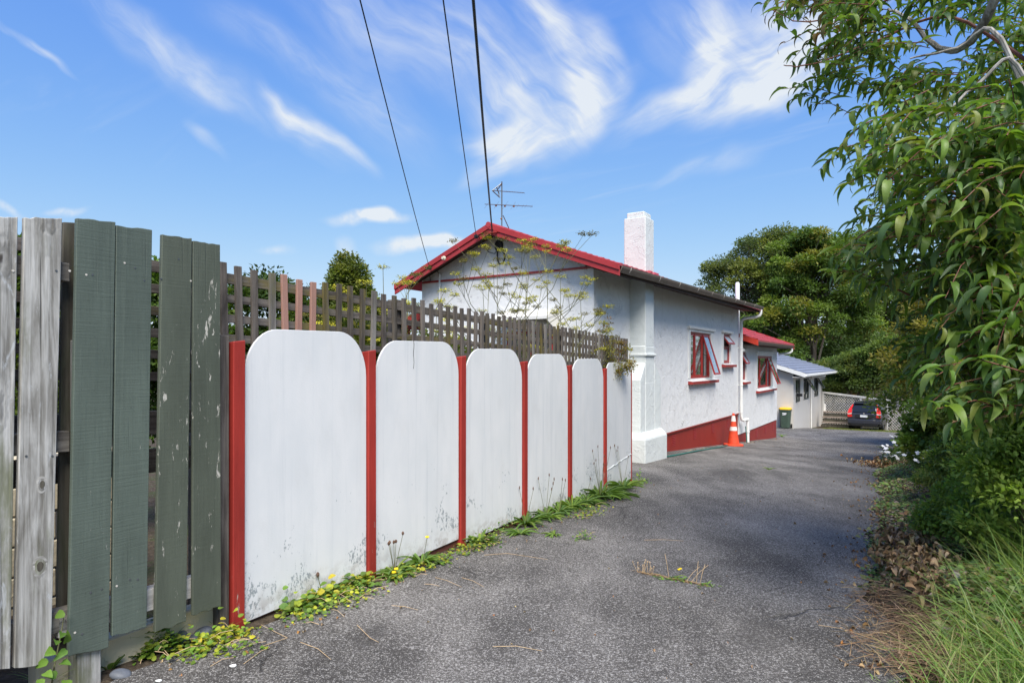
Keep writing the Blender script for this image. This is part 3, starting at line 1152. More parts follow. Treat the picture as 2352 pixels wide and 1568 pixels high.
# ------------------------------------------------------------------ boards of the near fence
def build_paling():
    n0 = .075
    base = fpt(-.6, n0, G(*(P0 - .6 * FA)))
    t = thing('paling_fence', base, 'rough upright timber boards, some bare grey and some dark green, beside the first red post', 'fence')
    # top-left u, top-right u, v left, v right, bottom-left u, bottom-right u, v left, v right, material, thickness
    bd = [
        (-190, -118, 480, 482, -230, -165, 1660, 1652, 'grey_board', .026, None),
        (-105, -35, 486, 489, -140, -62, 1600, 1592, 'grey_board', .026, None),
        (-30, 41, 496, 498, -52, 24, 1543, 1535, 'grey_board', .028, 'bare grey fence board'),
        (57, 143, 499, 501, 33, 118, 1534, 1531, 'grey_board', .030, 'bare grey fence board with two large knots'),
        (177, 266, 501, 510, 158, 250, 1508, 1486, 'green_board', .026, 'broad dark green fence board with saw marks'),
        (267.5, 350, 517, 528, 258, 337, 1461, 1441, 'green_board', .024, 'dark green fence board with a split'),
        (373, 441, 538, 547, 357, 428, 1452, 1426, 'green_worn', .026, 'worn green fence board with flaking edges'),
        (443.5, 506, 553, 562, 443, 508, 1413, 1392, 'green_worn', .022, 'worn green fence board with bare wood at its foot'),
    ]
    rx_ = random.Random(44)
    s_ = on_fence(-190, 900, n0)[0] - .03
    while s_ > -6.0:
        zt_ = 2.42 - .04 * (s_ + 1.3) + rx_.uniform(-.03, .03)
        w_ = rx_.uniform(.14, .17)
        m = MB()
        m.fbox(s_ - w_, s_, n0 - .026, n0, .12 - .04 * (s_ + 1.3) + rx_.uniform(-.03, .03), zt_)
        m.build('board', M['grey_board'], t, bevel=.0025)
        s_ -= w_ + rx_.uniform(.012, .05)
    for u0, u1, v0, v1, b0, b1, w0, w1, mat, th, lab in bd:
        c = [on_fence(u0, v0, n0), on_fence(u1, v1, n0), on_fence(b1, w1, n0), on_fence(b0, w0, n0)]
        off = Vector((-FN[0], -FN[1], 0)) * th
        rr = random.Random(int(u0 * 10))
        top = []
        nseg = 7
        for k in range(nseg + 1):
            f = k / nseg
            s = c[0][0] * (1 - f) + c[1][0] * f
            z = c[0][1] * (1 - f) + c[1][1] * f + (rr.uniform(-.005, .003) if 0 < k < nseg else 0)
            top.append(fpt(s, n0 + rr.uniform(-.001, .001), z))
        bot = []
        for k in range(nseg + 1):
            f = k / nseg
            s = c[2][0] * (1 - f) + c[3][0] * f
            z = c[2][1] * (1 - f) + c[3][1] * f + (rr.uniform(-.006, .008) if 0 < k < nseg else 0)
            if lab and 'knots' in lab and k < 3:
                z += (.10, .055, .02)[k]
            bot.append(fpt(s, n0, z))
        m = MB()
        m.extrude(top + bot, off)
        o = m.build('board', M[mat], t, bevel=.0025)
        if lab:
            o['label'] = lab
        if lab and 'knots' in lab:
            for ku, kv, ka, kb in ((97, 1112, .013, .024), (92, 1300, .017, .030)):
                ks, kz = on_fence(ku, kv, n0)
                for sc, mt, dp in ((1.75, 'rail_pale', .0006), (1.3, 'grey_board', .0012), (.8, 'dark_board', .0018)):
                    q = MB()
                    q.extrude([fpt(ks + ka * sc * math.cos(x * .393) * (1 + .1 * math.sin(x * 2.1)), n0 - .001, kz + kb * sc * math.sin(x * .393) * (1 + .08 * math.sin(x * 1.3))) for x in range(16)], Vector((FN[0], FN[1], 0)) * (.001 + dp))
                    q.build('knot', M[mt], o)
    # boards nailed to the back of the rails
    for u0, u1, v0, v1, w0 in ((146, 176, 510, 512, 1500), (38, 60, 640, 640, 1500), (-120, -92, 520, 520, 1560)):
        nb = n0 - .105
        if u0 == 38:
            continue
        c0, c1 = on_fence(u0, v0, nb), on_fence(u1 + 6, v1, nb)
        zb = on_fence(u0, w0, nb)[1]
        m = MB()
        m.hexa([fpt(c0[0] - .03, nb - .022, zb), fpt(c1[0], nb - .022, zb), fpt(c1[0], nb, zb), fpt(c0[0] - .03, nb, zb),
                fpt(c0[0], nb - .022, c0[1]), fpt(c1[0], nb - .022, c1[1]), fpt(c1[0], nb, c1[1]), fpt(c0[0], nb, c0[1])])
        o = m.build('board', M['dark_board'], t, bevel=.002)
        o['label'] = 'dark fence board on the back of the rails'
    # rails: (u, v) of the upper and lower edge at two places
    nr = n0 - .032
    for name, mat, (ua, va0, va1), (ub, vb0, vb1), s0, s1 in (
            ('rail', 'rail', (155, 604, 646), (22, 592, 642), -6.0, -.95),
            ('rail', 'rail', (158, 990, 1037), (40, 985, 1036), -6.0, -.95),
            ('rail', 'rail_pale', (345, 1352, 1402), (516, 1306, 1350), -1.0, -.13),
            ('rail', 'rail', (36, 1429, 1481), (152, 1392, 1442), -6.0, -.9)):
        a0, a1 = on_fence(ua, va0, nr), on_fence(ua, va1, nr)
        b0, b1 = on_fence(ub, vb0, nr), on_fence(ub, vb1, nr)
        lin = lambda p, q, s: p[1] + (q[1] - p[1]) * (s - p[0]) / (q[0] - p[0])
        m = MB()
        z00, z01, z10, z11 = lin(a1, b1, s0), lin(a1, b1, s1), lin(a0, b0, s0), lin(a0, b0, s1)
        if name == 'rail' and mat == 'rail':
            # keep them level with the ground line
            zc = (a0[1] + a1[1]) / 2
            hh = abs(a0[1] - a1[1]) / 2
            z00, z10 = zc - hh - .04 * (s0 - a0[0]), zc + hh - .04 * (s0 - a0[0])
            z01, z11 = zc - hh - .04 * (s1 - a0[0]), zc + hh - .04 * (s1 - a0[0])
        m.hexa([fpt(s0, nr - .068, z00), fpt(s1, nr - .068, z01), fpt(s1, nr, z01), fpt(s0, nr, z00),
                fpt(s0, nr - .068, z10), fpt(s1, nr - .068, z11), fpt(s1, nr, z11), fpt(s0, nr, z10)])
        m.build(name, M[mat], t, bevel=.003)
    for u, wd in ((206, .055), (-80, .055)):
        nb = n0 - .03
        s = on_fence(u, 1500, nb)[0]
        m = MB()
        g = G(*(P0 + s * FA))
        m.fbox(s - wd, s + wd, nb - .10, nb, g - .3, g + 1.75)
        o = m.build('post', M['grey_board'], t, bevel=.004)
    # nail and screw heads
    for i, (u, v) in enumerate([(198, 631), (212, 631), (331, 644), (286, 604), (310, 615), (370, 640), (438, 645), (208, 1360), (233, 1352), (268, 1345),
                                (298, 1330), (316, 1330), (172, 1452), (188, 1455), (410, 595), (160, 622), (60, 1047), (120, 1047), (30, 622), (129, 622)]):
        s, z = on_fence(u, v, n0)
        m = MB()
        d = Vector((FN[0], FN[1], 0))
        c = fpt(s, n0 - .002, z)
        m.tube([c, c + d * .004], .0055, 7)
        m.build('screw_head', M['steel'] if i % 3 else M['joint'], t)


build_paling()


# ------------------------------------------------------------------ low cream block wall and steps of brick inside the garden
def build_block_wall():
    nb = -1.35
    t = thing('block_wall', fpt(-.8, nb, G(*(P0 - .8 * FA))), 'low cream block wall with moss seen between the green boards', 'wall')
    rr = random.Random(2)
    z0 = -.12
    row = 0
    while z0 < .95:
        s = -5.4 + (.2 if row % 2 else 0)
        while s < .05:
            e = min(s + .39, .05)
            m = MB()
            d = rr.uniform(-.006, .006)
            m.fbox(s + .006, e - .006, nb - .14, nb + d, z0 + .004, z0 + .188)
            m.build('block', M['cream_block'], t, bevel=.008)
            s += .4
        z0 += .195
        row += 1
    m = MB()
    m.fbox(-5.4, .05, nb - .13, nb - .012, -.3, z0 - .01)
    m.build('mortar', M['concrete'], t)
    k = MB()
    nk = n0 = -.03
    g = G(*(P0 - .4 * FA))
    k.fbox(-1.05, -.06, -.16, -.06, g - .1, g + .17)
    o = k.build('garden_edging', M['cream_block'], None, bevel=.01)
    tag(o, 'cream concrete edging strip under the worn green boards', 'edging')


build_block_wall()

# ------------------------------------------------------------------ houses
def rect_wall(m, a0, a1, z0, z1, holes, b, thick):
    """wall in a plane of constant b with rectangular holes, with reveals"""
    xs = sorted({a0, a1, *[h[0] for h in holes], *[h[1] for h in holes]})
    zs = sorted({z0, z1, *[h[2] for h in holes], *[h[3] for h in holes]})
    for i in range(len(xs) - 1):
        for j in range(len(zs) - 1):
            xm, zm = (xs[i] + xs[i + 1]) / 2, (zs[j] + zs[j + 1]) / 2
            if any(h[0] < xm < h[1] and h[2] < zm < h[3] for h in holes):
                continue
            for bb in (b, b + thick):
                m.add([hpt(xs[i], bb, zs[j]), hpt(xs[i + 1], bb, zs[j]), hpt(xs[i + 1], bb, zs[j + 1]), hpt(xs[i], bb, zs[j + 1])], [(0, 1, 2, 3)])
    for h in [(a0, a1, z0, z1)] + list(holes):
        A_, B_, C_, D_ = h
        for p, q in (((A_, C_), (B_, C_)), ((B_, C_), (B_, D_)), ((B_, D_), (A_, D_)), ((A_, D_), (A_, C_))):
            m.add([hpt(p[0], b, p[1]), hpt(q[0], b, q[1]), hpt(q[0], b + thick, q[1]), hpt(p[0], b + thick, p[1])], [(0, 1, 2, 3)])


def sash_frame(name, a0, a1, z0, z1, b, w, d, mat, parent, ang=0.0, glass=None):
    """a rectangular frame hung at its top edge and swung out by ang; its pane is a child of the frame"""
    def P(a, z, dep):
        h = z1 - z
        return hpt(a, b - h * math.sin(ang) + dep * math.cos(ang), z1 - h * math.cos(ang) - dep * math.sin(ang))
    m = MB()
    for x0, x1, y0, y1 in ((a0, a0 + w, z0, z1), (a1 - w, a1, z0, z1), (a0 + w, a1 - w, z0, z0 + w), (a0 + w, a1 - w, z1 - w, z1)):
        m.hexa([P(x0, y0, 0), P(x1, y0, 0), P(x1, y0, d), P(x0, y0, d), P(x0, y1, 0), P(x1, y1, 0), P(x1, y1, d), P(x0, y1, d)])
    f = m.build(name, mat, parent)
    g = MB()
    g.hexa([P(a0 + w, z0 + w, d * .4), P(a1 - w, z0 + w, d * .4), P(a1 - w, z0 + w, d * .55), P(a0 + w, z0 + w, d * .55),
            P(a0 + w, z1 - w, d * .4), P(a1 - w, z1 - w, d * .4), P(a1 - w, z1 - w, d * .55), P(a0 + w, z1 - w, d * .55)])
    g.build('pane', glass or M['glass'], parent)
    return f


def house_window(t, name_lab, a0, a1, z0, z1, b, lights, mat, sill=None, head=None, glass=None, fw=.05, trim=None, transoms=()):
    """lights: list of (a0, a1, z0, z1, swing in degrees)"""
    m = MB()
    for x0, x1, y0, y1 in ((a0, a0 + fw, z0, z1), (a1 - fw, a1, z0, z1), (a0 + fw, a1 - fw, z0, z0 + fw), (a0 + fw, a1 - fw, z1 - fw, z1)):
        m.hbox(x0, x1, b + .03, b + .11, y0, y1)
    for x in sorted({l[0] for l in lights if l[0] > a0 + .1}):
        zlo = min(l[2] for l in lights if l[0] == x)
        m.hbox(x - fw * .45, x + fw * .45, b + .032, b + .108, z0 + fw, z1 - fw)
    for x0, x1, y in transoms:
        m.hbox(x0, x1, b + .034, b + .106, y - fw * .45, y + fw * .45)
    w = m.build('window', mat, t, bevel=.004)
    w['label'] = name_lab
    for l0, l1, y0, y1, ang in lights:
        sash_frame('sash', l0 + fw * .5, l1 - fw * .5, y0 + fw * .6, y1 - fw * .6, b + (.028 if ang else .045), .045, .04, mat, w, R(ang), glass)
        if ang > 5:
            k = MB()
            h = (y1 - y0) * .45
            p = hpt(l0 + fw, b + .06, y1 - h)
            q = hpt(l0 + fw * .7, b + .04 - h * math.sin(R(ang)), y1 - h * math.cos(R(ang)) - .05)
            k.tube([p, (p + q) / 2 + Vector((0, 0, -.04)), q], .006, 5)
            k.build('stay', M['black'], w)
    if sill:
        s0, s1, zt = sill
        m = MB()
        m.hexa([hpt(s0, b - .13, zt - .085), hpt(s1, b - .13, zt - .085), hpt(s1, b + .1, zt - .085), hpt(s0, b + .1, zt - .085),
                hpt(s0, b - .13, zt - .01), hpt(s1, b - .13, zt - .01), hpt(s1, b + .1, zt + .02), hpt(s0, b + .1, zt + .02)])
        m.build('sill', mat, w, bevel=.005)
        m = MB()
        m.hexa([hpt(s0, b - .127, zt - .0085), hpt(s1, b - .127, zt - .0085), hpt(s1, b + .1, zt + .022), hpt(s0, b + .1, zt + .022),
                hpt(s0, b - .127, zt - .003), hpt(s1, b - .127, zt - .003), hpt(s1, b + .1, zt + .028), hpt(s0, b + .1, zt + .028)])
        m.build('sill_top', M['trim_white'], w)
    if head:
        h0, h1, zt = head
        m = MB()
        m.hbox(h0, h1, b - .075, b + .02, zt - .075, zt)
        m.build('head_moulding', trim or M['trim_white'], w, bevel=.006)
        m = MB()
        m.hbox(h0 + .05, a0 - .003, b - .022, b + .05, z0 + .01, zt - .078)
        m.hbox(a1 + .003, h1 - .05, b - .022, b + .05, z0 + .01, zt - .078)
        m.hbox(a0 - .003, a1 + .003, b - .022, b + .05, z1 + .003, zt - .078)
        m.build('architrave', trim or M['trim_white'], w, bevel=.004)
    return w


def tile_courses(parent, mat, a0, a1, e, rdg, rows, wave, pitch, lip):
    """each course of tiles is a piece of its own, hung on the roof deck"""
    for r_ in range(rows):
        f0, f1 = r_ / rows, (r_ + 1) / rows
        p0 = (e[0] + (rdg[0] - e[0]) * f0, e[1] + (rdg[1] - e[1]) * f0)
        p1 = (e[0] + (rdg[0] - e[0]) * f1, e[1] + (rdg[1] - e[1]) * f1)
        m = MB()
        tiled_slope(m, a0, a1, p0, p1, 1, wave, pitch, lip)
        m.build('tile_course', mat, parent, recalc=False)


def tiled_slope(m, a0, a1, e, rdg, rows, wave=.0, pitch=.33, lip=.03, base=.0):
    """stepped courses from the eave e=(b, z) up to the ridge rdg=(b, z); wave gives pressed tile profile along the eave"""
    na = max(2, int((a1 - a0) / (.06 if wave else 1.0)))
    for r_ in range(rows):
        f0, f1 = r_ / rows, (r_ + 1) / rows
        p0 = (e[0] + (rdg[0] - e[0]) * f0, e[1] + (rdg[1] - e[1]) * f0)
        p1 = (e[0] + (rdg[0] - e[0]) * f1, e[1] + (rdg[1] - e[1]) * f1)

        def F_(i, j):
            a = a0 + (a1 - a0) * i / na
            wv = wave * (abs(math.sin(a / pitch * math.pi)) ** 2) if wave else 0
            if j == 0:
                return hpt(a, p0[0], p0[1] + base - .004)
            if j == 1:
                return hpt(a, p0[0], p0[1] + lip + base + wv)
            return hpt(a, p1[0], p1[1] + base + wv * .6)
        m.grid(F_, na, 2)
    m.add([hpt(a0, e[0], e[1] - .03), hpt(a1, e[0], e[1] - .03), hpt(a1, rdg[0], rdg[1] - .03), hpt(a0, rdg[0], rdg[1] - .03)], [(0, 1, 2, 3)])


def pitched_board(m, a0, a1, e, rdg, up, down):
    """board that follows a roof slope between planes a0 and a1"""
    m.hexa([hpt(a0, e[0], e[1] - down), hpt(a1, e[0], e[1] - down), hpt(a1, rdg[0], rdg[1] - down), hpt(a0, rdg[0], rdg[1] - down),
            hpt(a0, e[0], e[1] + up), hpt(a1, e[0], e[1] + up), hpt(a1, rdg[0], rdg[1] + up), hpt(a0, rdg[0], rdg[1] + up)])


def build_white_house():
    b0, b9 = 5.2, 9.5
    t = thing('white_house', hpt(10.74, b0, -.4), 'white stucco house with red bargeboards and a red foundation strip', 'house')
    # walls
    W1 = (16.60, 18.55, 1.23, 2.50)
    W2 = (19.95, 20.78, 1.64, 2.57)
    m = MB()
    rect_wall(m, 10.74, 21.93, -.05, 3.62, [W1, W2], b0, .2)
    m.build('wall', M['stucco'], t, recalc=True)
    m = MB()
    gable = [(b0 + .005, -.6), (b9, -.6), (b9, 3.62), (7.35, 4.36), (b0 + .005, 3.62)]
    m.extrude([hpt(10.737, p[0], p[1]) for p in gable], hpt(.2, 0, 0))
    w = m.build('gable_wall', M['stucco'], t)
    m = MB()
    m.hbox(11.0, 21.93, b9 - .2, b9, -1.3, 3.62)
    m.hbox(21.73, 21.93, b0 + .2, b9 - .2, -1.3, 3.62)
    m.build('rear_wall', M['stucco'], t)
    m = MB()
    m.hbox(10.95, 21.7, b0 + .22, b9 - .22, -.35, -.2)
    m.build('floor', M['dark'], t)
    m = MB()
    m.hbox(16.0, 21.6, 7.6, 7.65, -.2, 3.5)
    m.build('inner_wall', M['dark'], t)
    # foundation strip
    m = MB()
    m.hbox(10.75, 21.92, b0 + .03, b0 + .18, -1.5, -.053)
    m.build('foundation_strip', M['base_red'], t)
    m = MB()
    m.hbox(13.3, 21.92, b0 - .012, b0 + .03, -.085, -.049)
    m.build('drip_moulding', M['base_red'], t)
    for a in (15.25, 17.0, 18.75, 20.5):
        m = MB()
        for k in range(7):
            z = -.16 - k * .042
            m.hbox(a, a + .25, b0 + .018, b0 + .034, z - .012, z)
        m.build('vent', M['barge'], t)
    # gable trim
    m = MB()
    m.hbox(10.70, 10.737, b0 + .05, b9 - .03, 3.455, 3.495)
    m.build('gable_moulding', M['win_red'], t, bevel=.004)
    # roof
    e0, rd, e1 = (4.5, 3.40), (7.35, 4.46), (9.96, 3.39)
    m = MB()
    tiled_slope(m, 10.33, 22.28, e0, rd, 8, wave=.022, pitch=.24)
    m.build('roof', M['roof_red'], t)
    m = MB()
    tiled_slope(m, 10.33, 22.28, e1, rd, 7, wave=.0)
    m.build('roof', M['roof_red'], t)
    m = MB()
    m.tube([hpt(10.3, 7.35, 4.46), hpt(22.3, 7.35, 4.46)], .06, 8)
    m.build('ridge_cap', M['roof_red'], t)
    for e in (e0, e1):
        m = MB()
        pitched_board(m, 10.33, 10.36, e, rd, .0, .19)
        m.build('bargeboard', M['barge'], t, bevel=.004)
        m = MB()
        pitched_board(m, 10.305, 10.328, e, rd, .03, .085)
        m.build('barge_capping', M['barge'], t, bevel=.004)
        m = MB()
        k = .16 / (rd[1] - e[1])
        e_in = (e[0] + (rd[0] - e[0]) * .06, e[1] + (rd[1] - e[1]) * .06)
        pitched_board(m, 10.362, 10.735, e_in, rd, -.035, .06)
        m.build('verge_lining', M['soffit'], t)
    # eave: soffit, fascia, gutter
    m = MB()
    m.hexa([hpt(10.38, 4.60, 3.335), hpt(22.2, 4.60, 3.38), hpt(22.2, b0 - .002, 3.44), hpt(10.38, b0 - .002, 3.44),
            hpt(10.38, 4.60, 3.36), hpt(22.2, 4.60, 3.41), hpt(22.2, b0 - .002, 3.465), hpt(10.38, b0 - .002, 3.465)])
    m.build('soffit', M['soffit'], t)
    m = MB()
    m.hexa([hpt(10.37, 4.575, 3.24), hpt(22.22, 4.575, 3.34), hpt(22.22, 4.598, 3.34), hpt(10.37, 4.598, 3.24),
            hpt(10.37, 4.575, 3.395), hpt(22.22, 4.575, 3.43), hpt(22.22, 4.598, 3.43), hpt(10.37, 4.598, 3.395)])
    m.build('fascia', M['soffit'], t)
    m = MB()
    prof = [(4.572, .105), (4.572, 0), (4.50, 0), (4.462, .07), (4.452, .112), (4.463, .112), (4.508, .012), (4.56, .012), (4.56, .105)]
    for a, z in ((10.37, 3.285), (22.24, 3.43)):
        pass
    vs = [hpt(10.37, p[0], 3.285 + p[1]) for p in prof] + [hpt(22.26, p[0], 3.43 + p[1]) for p in prof]
    n = len(prof)
    m.add(vs, [(i, (i + 1) % n, n + (i + 1) % n, n + i) for i in range(n)] + [list(range(n)), list(range(2 * n - 1, n - 1, -1))])
    g = m.build('gutter', M['gutter'], t)
    for a in (10.75, 12.3, 13.55, 14.9, 16.1, 17.2, 18.5, 19.6, 20.9):
        f = (a - 10.37) / (22.26 - 10.37)
        z = 3.285 + .145 * f
        m = MB()
        q = [(4.505, -.004), (4.457, .066), (4.446, .118), (4.45, .118), (4.461, .068), (4.507, -.002)]
        m.extrude([hpt(a, p[0], z + p[1]) for p in q], hpt(.022, 0, 0))
        m.build('gutter_bracket', M['joint'], g)
    # chimney
    c = MB()
    c.hbox(12.49, 12.98, 4.85, 5.34, 2.0, 4.74)
    ch = c.build('chimney', M['stucco_chimney'], t, bevel=.02, seg=2)
    c = MB()
    c.hbox(12.53, 12.93, 4.90, 5.29, 4.738, 4.86)
    c.build('chimney_cap', M['stucco_chimney'], ch, bevel=.015)
    c = MB()
    c.hbox(12.44, 13.04, 4.81, b0, 1.80, 1.86)
    c.build('chimney_ledge', M['stucco_chimney'], ch, bevel=.02, seg=2)
    c = MB()
    c.hbox(12.47, 13.0, 4.845, b0, 1.2, 2.02)
    c.build('chimney_breast', M['stucco_chimney'], ch, bevel=.02)
    c = MB()   # wide lower breast with sloping shoulders
    for x0, x1, zt0, zt1 in ((12.18, 12.469, 1.30, 1.68), (13.001, 13.40, 1.68, 1.34)):
        c.hexa([hpt(x0, 4.845, 0), hpt(x1, 4.845, 0), hpt(x1, b0, 0), hpt(x0, b0, 0),
                hpt(x0, 4.845, zt0), hpt(x1, 4.845, zt1), hpt(x1, b0, zt1), hpt(x0, b0, zt0)])
    c.hbox(12.469, 13.001, 4.842, b0, 0, 1.25)
    c.build('chimney_shoulder', M['stucco_chimney'], ch, bevel=.015)
    c = MB()
    zb, z1, z2 = -.9, .10, .22
    c.hexa([hpt(12.06, 4.69, zb), hpt(13.36, 4.69, zb), hpt(13.36, b0, zb), hpt(12.06, b0, zb),
            hpt(12.06, 4.69, z1), hpt(13.36, 4.69, z1), hpt(13.36, b0, z1), hpt(12.06, b0, z1)])
    c.hexa([hpt(12.06, 4.69, z1), hpt(13.36, 4.69, z1), hpt(13.36, b0, z1), hpt(12.06, b0, z1),
            hpt(12.17, 4.83, z2), hpt(13.40, 4.83, z2), hpt(13.40, b0, z2), hpt(12.17, b0, z2)])
    c.build('chimney_plinth', M['stucco_chimney'], ch, bevel=.018, seg=2)
    # flashing at the chimney foot
    m = MB()
    for k, (a, b) in enumerate(((12.40, 4.80), (12.55, 4.78), (12.75, 4.77), (12.95, 4.79), (13.05, 4.85))):
        m.box(hpt(a, b, 3.50 + .02 * (k % 2)), hpt(.16, 0, .03), hpt(0, .12, .05), (0, 0, .05))
    m.build('flashing', M['roof_red'], t)
    # windows
    w = house_window(t, 'tall red three-light window with its far sash swung open', *W1, b0,
                     [(16.63, 17.18, 1.25, 2.48, 0), (17.18, 17.88, 1.25, 2.48, 0), (17.88, 18.52, 1.25, 2.48, 17)],
                     M['win_red'], (16.44, 19.0, 1.165), (16.38, 18.86, 2.65))
    m = MB()
    m.grid(lambda i, j: hpt(17.80 + .66 * i / 40, b0 + .22 + .025 * math.sin(i * 1.25), .95 + 1.6 * j), 40, 1)
    m.build('curtain', M['curtain'], w, smooth=True, recalc=False)
    house_window(t, 'small red window with its upper sash swung open, between tall window and downpipe', *W2, b0,
                 [(19.97, 20.76, 1.66, 2.16, 0), (19.97, 20.76, 2.16, 2.56, 38)], M['win_red'], (19.77, 21.14, 1.605), (19.73, 20.97, 2.67),
                 glass=M['frost'], transoms=[(20.0, 20.73, 2.16)])
    # window hood on the gable side
    m = MB()
    m.hexa([hpt(10.25, 5.95, 2.50), hpt(10.735, 5.95, 2.62), hpt(10.735, 7.25, 2.62), hpt(10.25, 7.25, 2.50),
            hpt(10.25, 5.95, 2.56), hpt(10.735, 5.95, 2.72), hpt(10.735, 7.25, 2.72), hpt(10.25, 7.25, 2.56)])
    m.add([hpt(10.26, 5.96, 2.5), hpt(10.73, 5.96, 2.62), hpt(10.73, 5.96, 2.25), hpt(10.28, 5.99, 2.5), hpt(10.73, 5.99, 2.62), hpt(10.73, 5.99, 2.25)],
          [(0, 1, 2), (5, 4, 3), (0, 2, 5, 3), (0, 3, 4, 1)])
    m.build('window_hood', M['trim_cream'], t)
    m = MB()
    for x0, x1, y0, y1 in ((6.05, 6.11, 1.1, 2.3), (7.09, 7.15, 1.1, 2.3), (6.11, 7.09, 1.1, 1.16), (6.11, 7.09, 2.24, 2.3), (6.57, 6.63, 1.16, 2.24)):
        m.hbox(10.69, 10.735, x0, x1, y0, y1)
    gw = m.build('window', M['win_red'], t)
    gw['label'] = 'red window under the cream hood'
    m = MB()
    m.hbox(10.715, 10.73, 6.11, 6.57, 1.16, 2.24)
    m.hbox(10.715, 10.73, 6.63, 7.09, 1.16, 2.24)
    m.build('pane', M['car_glass'], gw)
    # service entry, conduit and insulators on the gable
    m = MB()
    prof = []
    for k in range(20):
        th = 2 * math.pi * k / 20
        prof.append(hpt(10.70, 7.37 + .105 * math.cos(th), 4.10 + .125 * math.sin(th)))
    m.extrude(prof, hpt(.037, 0, 0))
    m.build('cable_entry_box', M['black'], t, bevel=.01)
    m = MB()
    loop = [hpt(10.29, 7.24, 4.34), hpt(10.42, 7.22, 4.22), hpt(10.55, 7.18, 4.05), hpt(10.60, 7.13, 3.82), hpt(10.62, 7.2, 3.70), hpt(10.64, 7.3, 3.70), hpt(10.67, 7.37, 3.82), hpt(10.68, 7.38, 4.02)]
    m.tube(loop, .018, 7)
    m.build('cable_loop', M['cable'], t, smooth=True)
    m = MB()
    m.tube([hpt(10.29, 7.58, 4.25), hpt(10.42, 7.56, 4.10), hpt(10.56, 7.52, 3.96), hpt(10.66, 7.44, 3.93), hpt(10.69, 7.39, 4.0)], .008, 6)
    m.build('cable_loop', M['cable'], t, smooth=True)
    m = MB()
    m.tube([hpt(10.70, 8.95, 2.4), hpt(10.70, 8.95, 3.63)], .022, 8)
    m.build('conduit', M['pvc'], t, smooth=True)
    m = MB()
    m.tube([hpt(10.70, 8.95, 3.62), hpt(10.67, 9.0, 3.70), hpt(10.64, 9.1, 3.70), hpt(10.66, 9.2, 3.60), hpt(10.70, 9.22, 3.48)], .008, 6)
    m.build('conduit_wire', M['cable'], t)
    for b, z in ((8.46, 3.875), (7.60, 4.235), (8.85, 3.70)):
        m = MB()
        d = hpt(-1, 0, 0)
        p = hpt(10.30, b, z)
        m.tube([p, p + d * .03, p + d * .035, p + d * .06, p + d * .065, p + d * .10], [.02, .02, .045, .045, .028, .03], 10)
        m.build('insulator', M['porcelain'] if b == 8.46 else M['black'], t, smooth=True)
    m = MB()
    m.hbox(10.27, 10.30, 7.12, 7.34, 4.27, 4.31)
    m.build('cable_bracket', M['win_red'], t)
    # left-hand lower roof beyond the gable (porch)
    m = MB()
    m.hexa([hpt(11.3, 9.55, 2.90), hpt(11.34, 9.55, 2.90), hpt(11.34, 10.9, 2.38), hpt(11.3, 10.9, 2.38),
            hpt(11.3, 9.55, 3.14), hpt(11.34, 9.55, 3.14), hpt(11.34, 10.9, 2.62), hpt(11.3, 10.9, 2.62)])
    m.build('porch_bargeboard', M['barge_orange'], t)
    m = MB()
    m.hexa([hpt(11.34, 9.52, 3.02), hpt(15, 9.52, 3.02), hpt(15, 10.9, 2.5), hpt(11.34, 10.9, 2.5),
            hpt(11.34, 9.52, 3.08), hpt(15, 9.52, 3.08), hpt(15, 10.9, 2.56), hpt(11.34, 10.9, 2.56)])
    m.build('porch_roof', M['roof_red'], t)
    m = MB()
    m.hbox(11.42, 11.55, 10.6, 10.73, -.5, 2.5)
    m.hbox(11.5, 15, 10.75, 10.85, -.5, 1.3)
    m.build('porch_post', M['win_red'], t)
    # downpipe and flue
    m = MB()
    zt = 3.43
    m.tube([hpt(22.05, 4.52, zt), hpt(22.05, 4.52, zt - .12), hpt(22.04, 4.55, zt - .19), hpt(22.0, 4.66, zt - .235), hpt(21.93, 4.95, zt - .27), hpt(21.90, 5.05, zt - .30),
            hpt(21.89, 5.10, zt - .38), hpt(21.89, 5.11, zt - .5), hpt(21.89, 5.11, -.15), hpt(21.90, 5.09, -.26), hpt(21.98, 5.03, -.30)], .052, 10)
    d = m.build('downpipe', M['pvc'], t, smooth=True)
    for z in (2.15, -.02, .9):
        m = MB()
        m.tube([hpt(21.89, 5.11, z - .02), hpt(21.89, 5.11, z + .02)], .062, 10)
        m.hbox(21.87, 21.91, 5.15, b0, z - .012, z + .012)
        m.build('pipe_bracket', M['pvc'], d)
    m = MB()
    m.tube([hpt(21.96, 5.05, -.28), hpt(22.25, 4.98, -.28)], .058, 10)
    m.tube([hpt(22.25, 4.98, -.22), hpt(22.25, 4.98, -.42), hpt(22.25, 4.98, -1.3)], [.05, .055, .055], 10)
    m.tube([hpt(22.25, 4.98, -.66), hpt(22.25, 4.98, -.72)], .068, 10)
    m.build('drain_pipe', M['pvc'], t, smooth=True)
    m = MB()
    m.tube([hpt(22.12, 5.02, -.5), hpt(22.1, 4.98, -.9), hpt(22.08, 4.97, -1.25)], .016, 6)
    m.build('tap_pipe', M['hose'], t)
    m = MB()
    m.tube([hpt(22.5, 5.38, 2.2), hpt(22.5, 5.38, 4.40), hpt(22.5, 5.38, 4.46)], [.075, .075, .05], 10)
    m.build('flue_pipe', M['pvc'], t, smooth=True)

    # lower rear wing
    WA = (22.42, 22.98, 1.06, 2.02)
    WB = (24.80, 27.50, .68, 1.92)
    m = MB()
    rect_wall(m, 21.935, 28.65, -.78, 2.52, [WA, WB], b0 + .01, .2)
    m.build('wing_wall', M['stucco'], t)
    m = MB()
    m.hbox(28.45, 28.65, b0 + .21, b9, -2.2, 2.52)
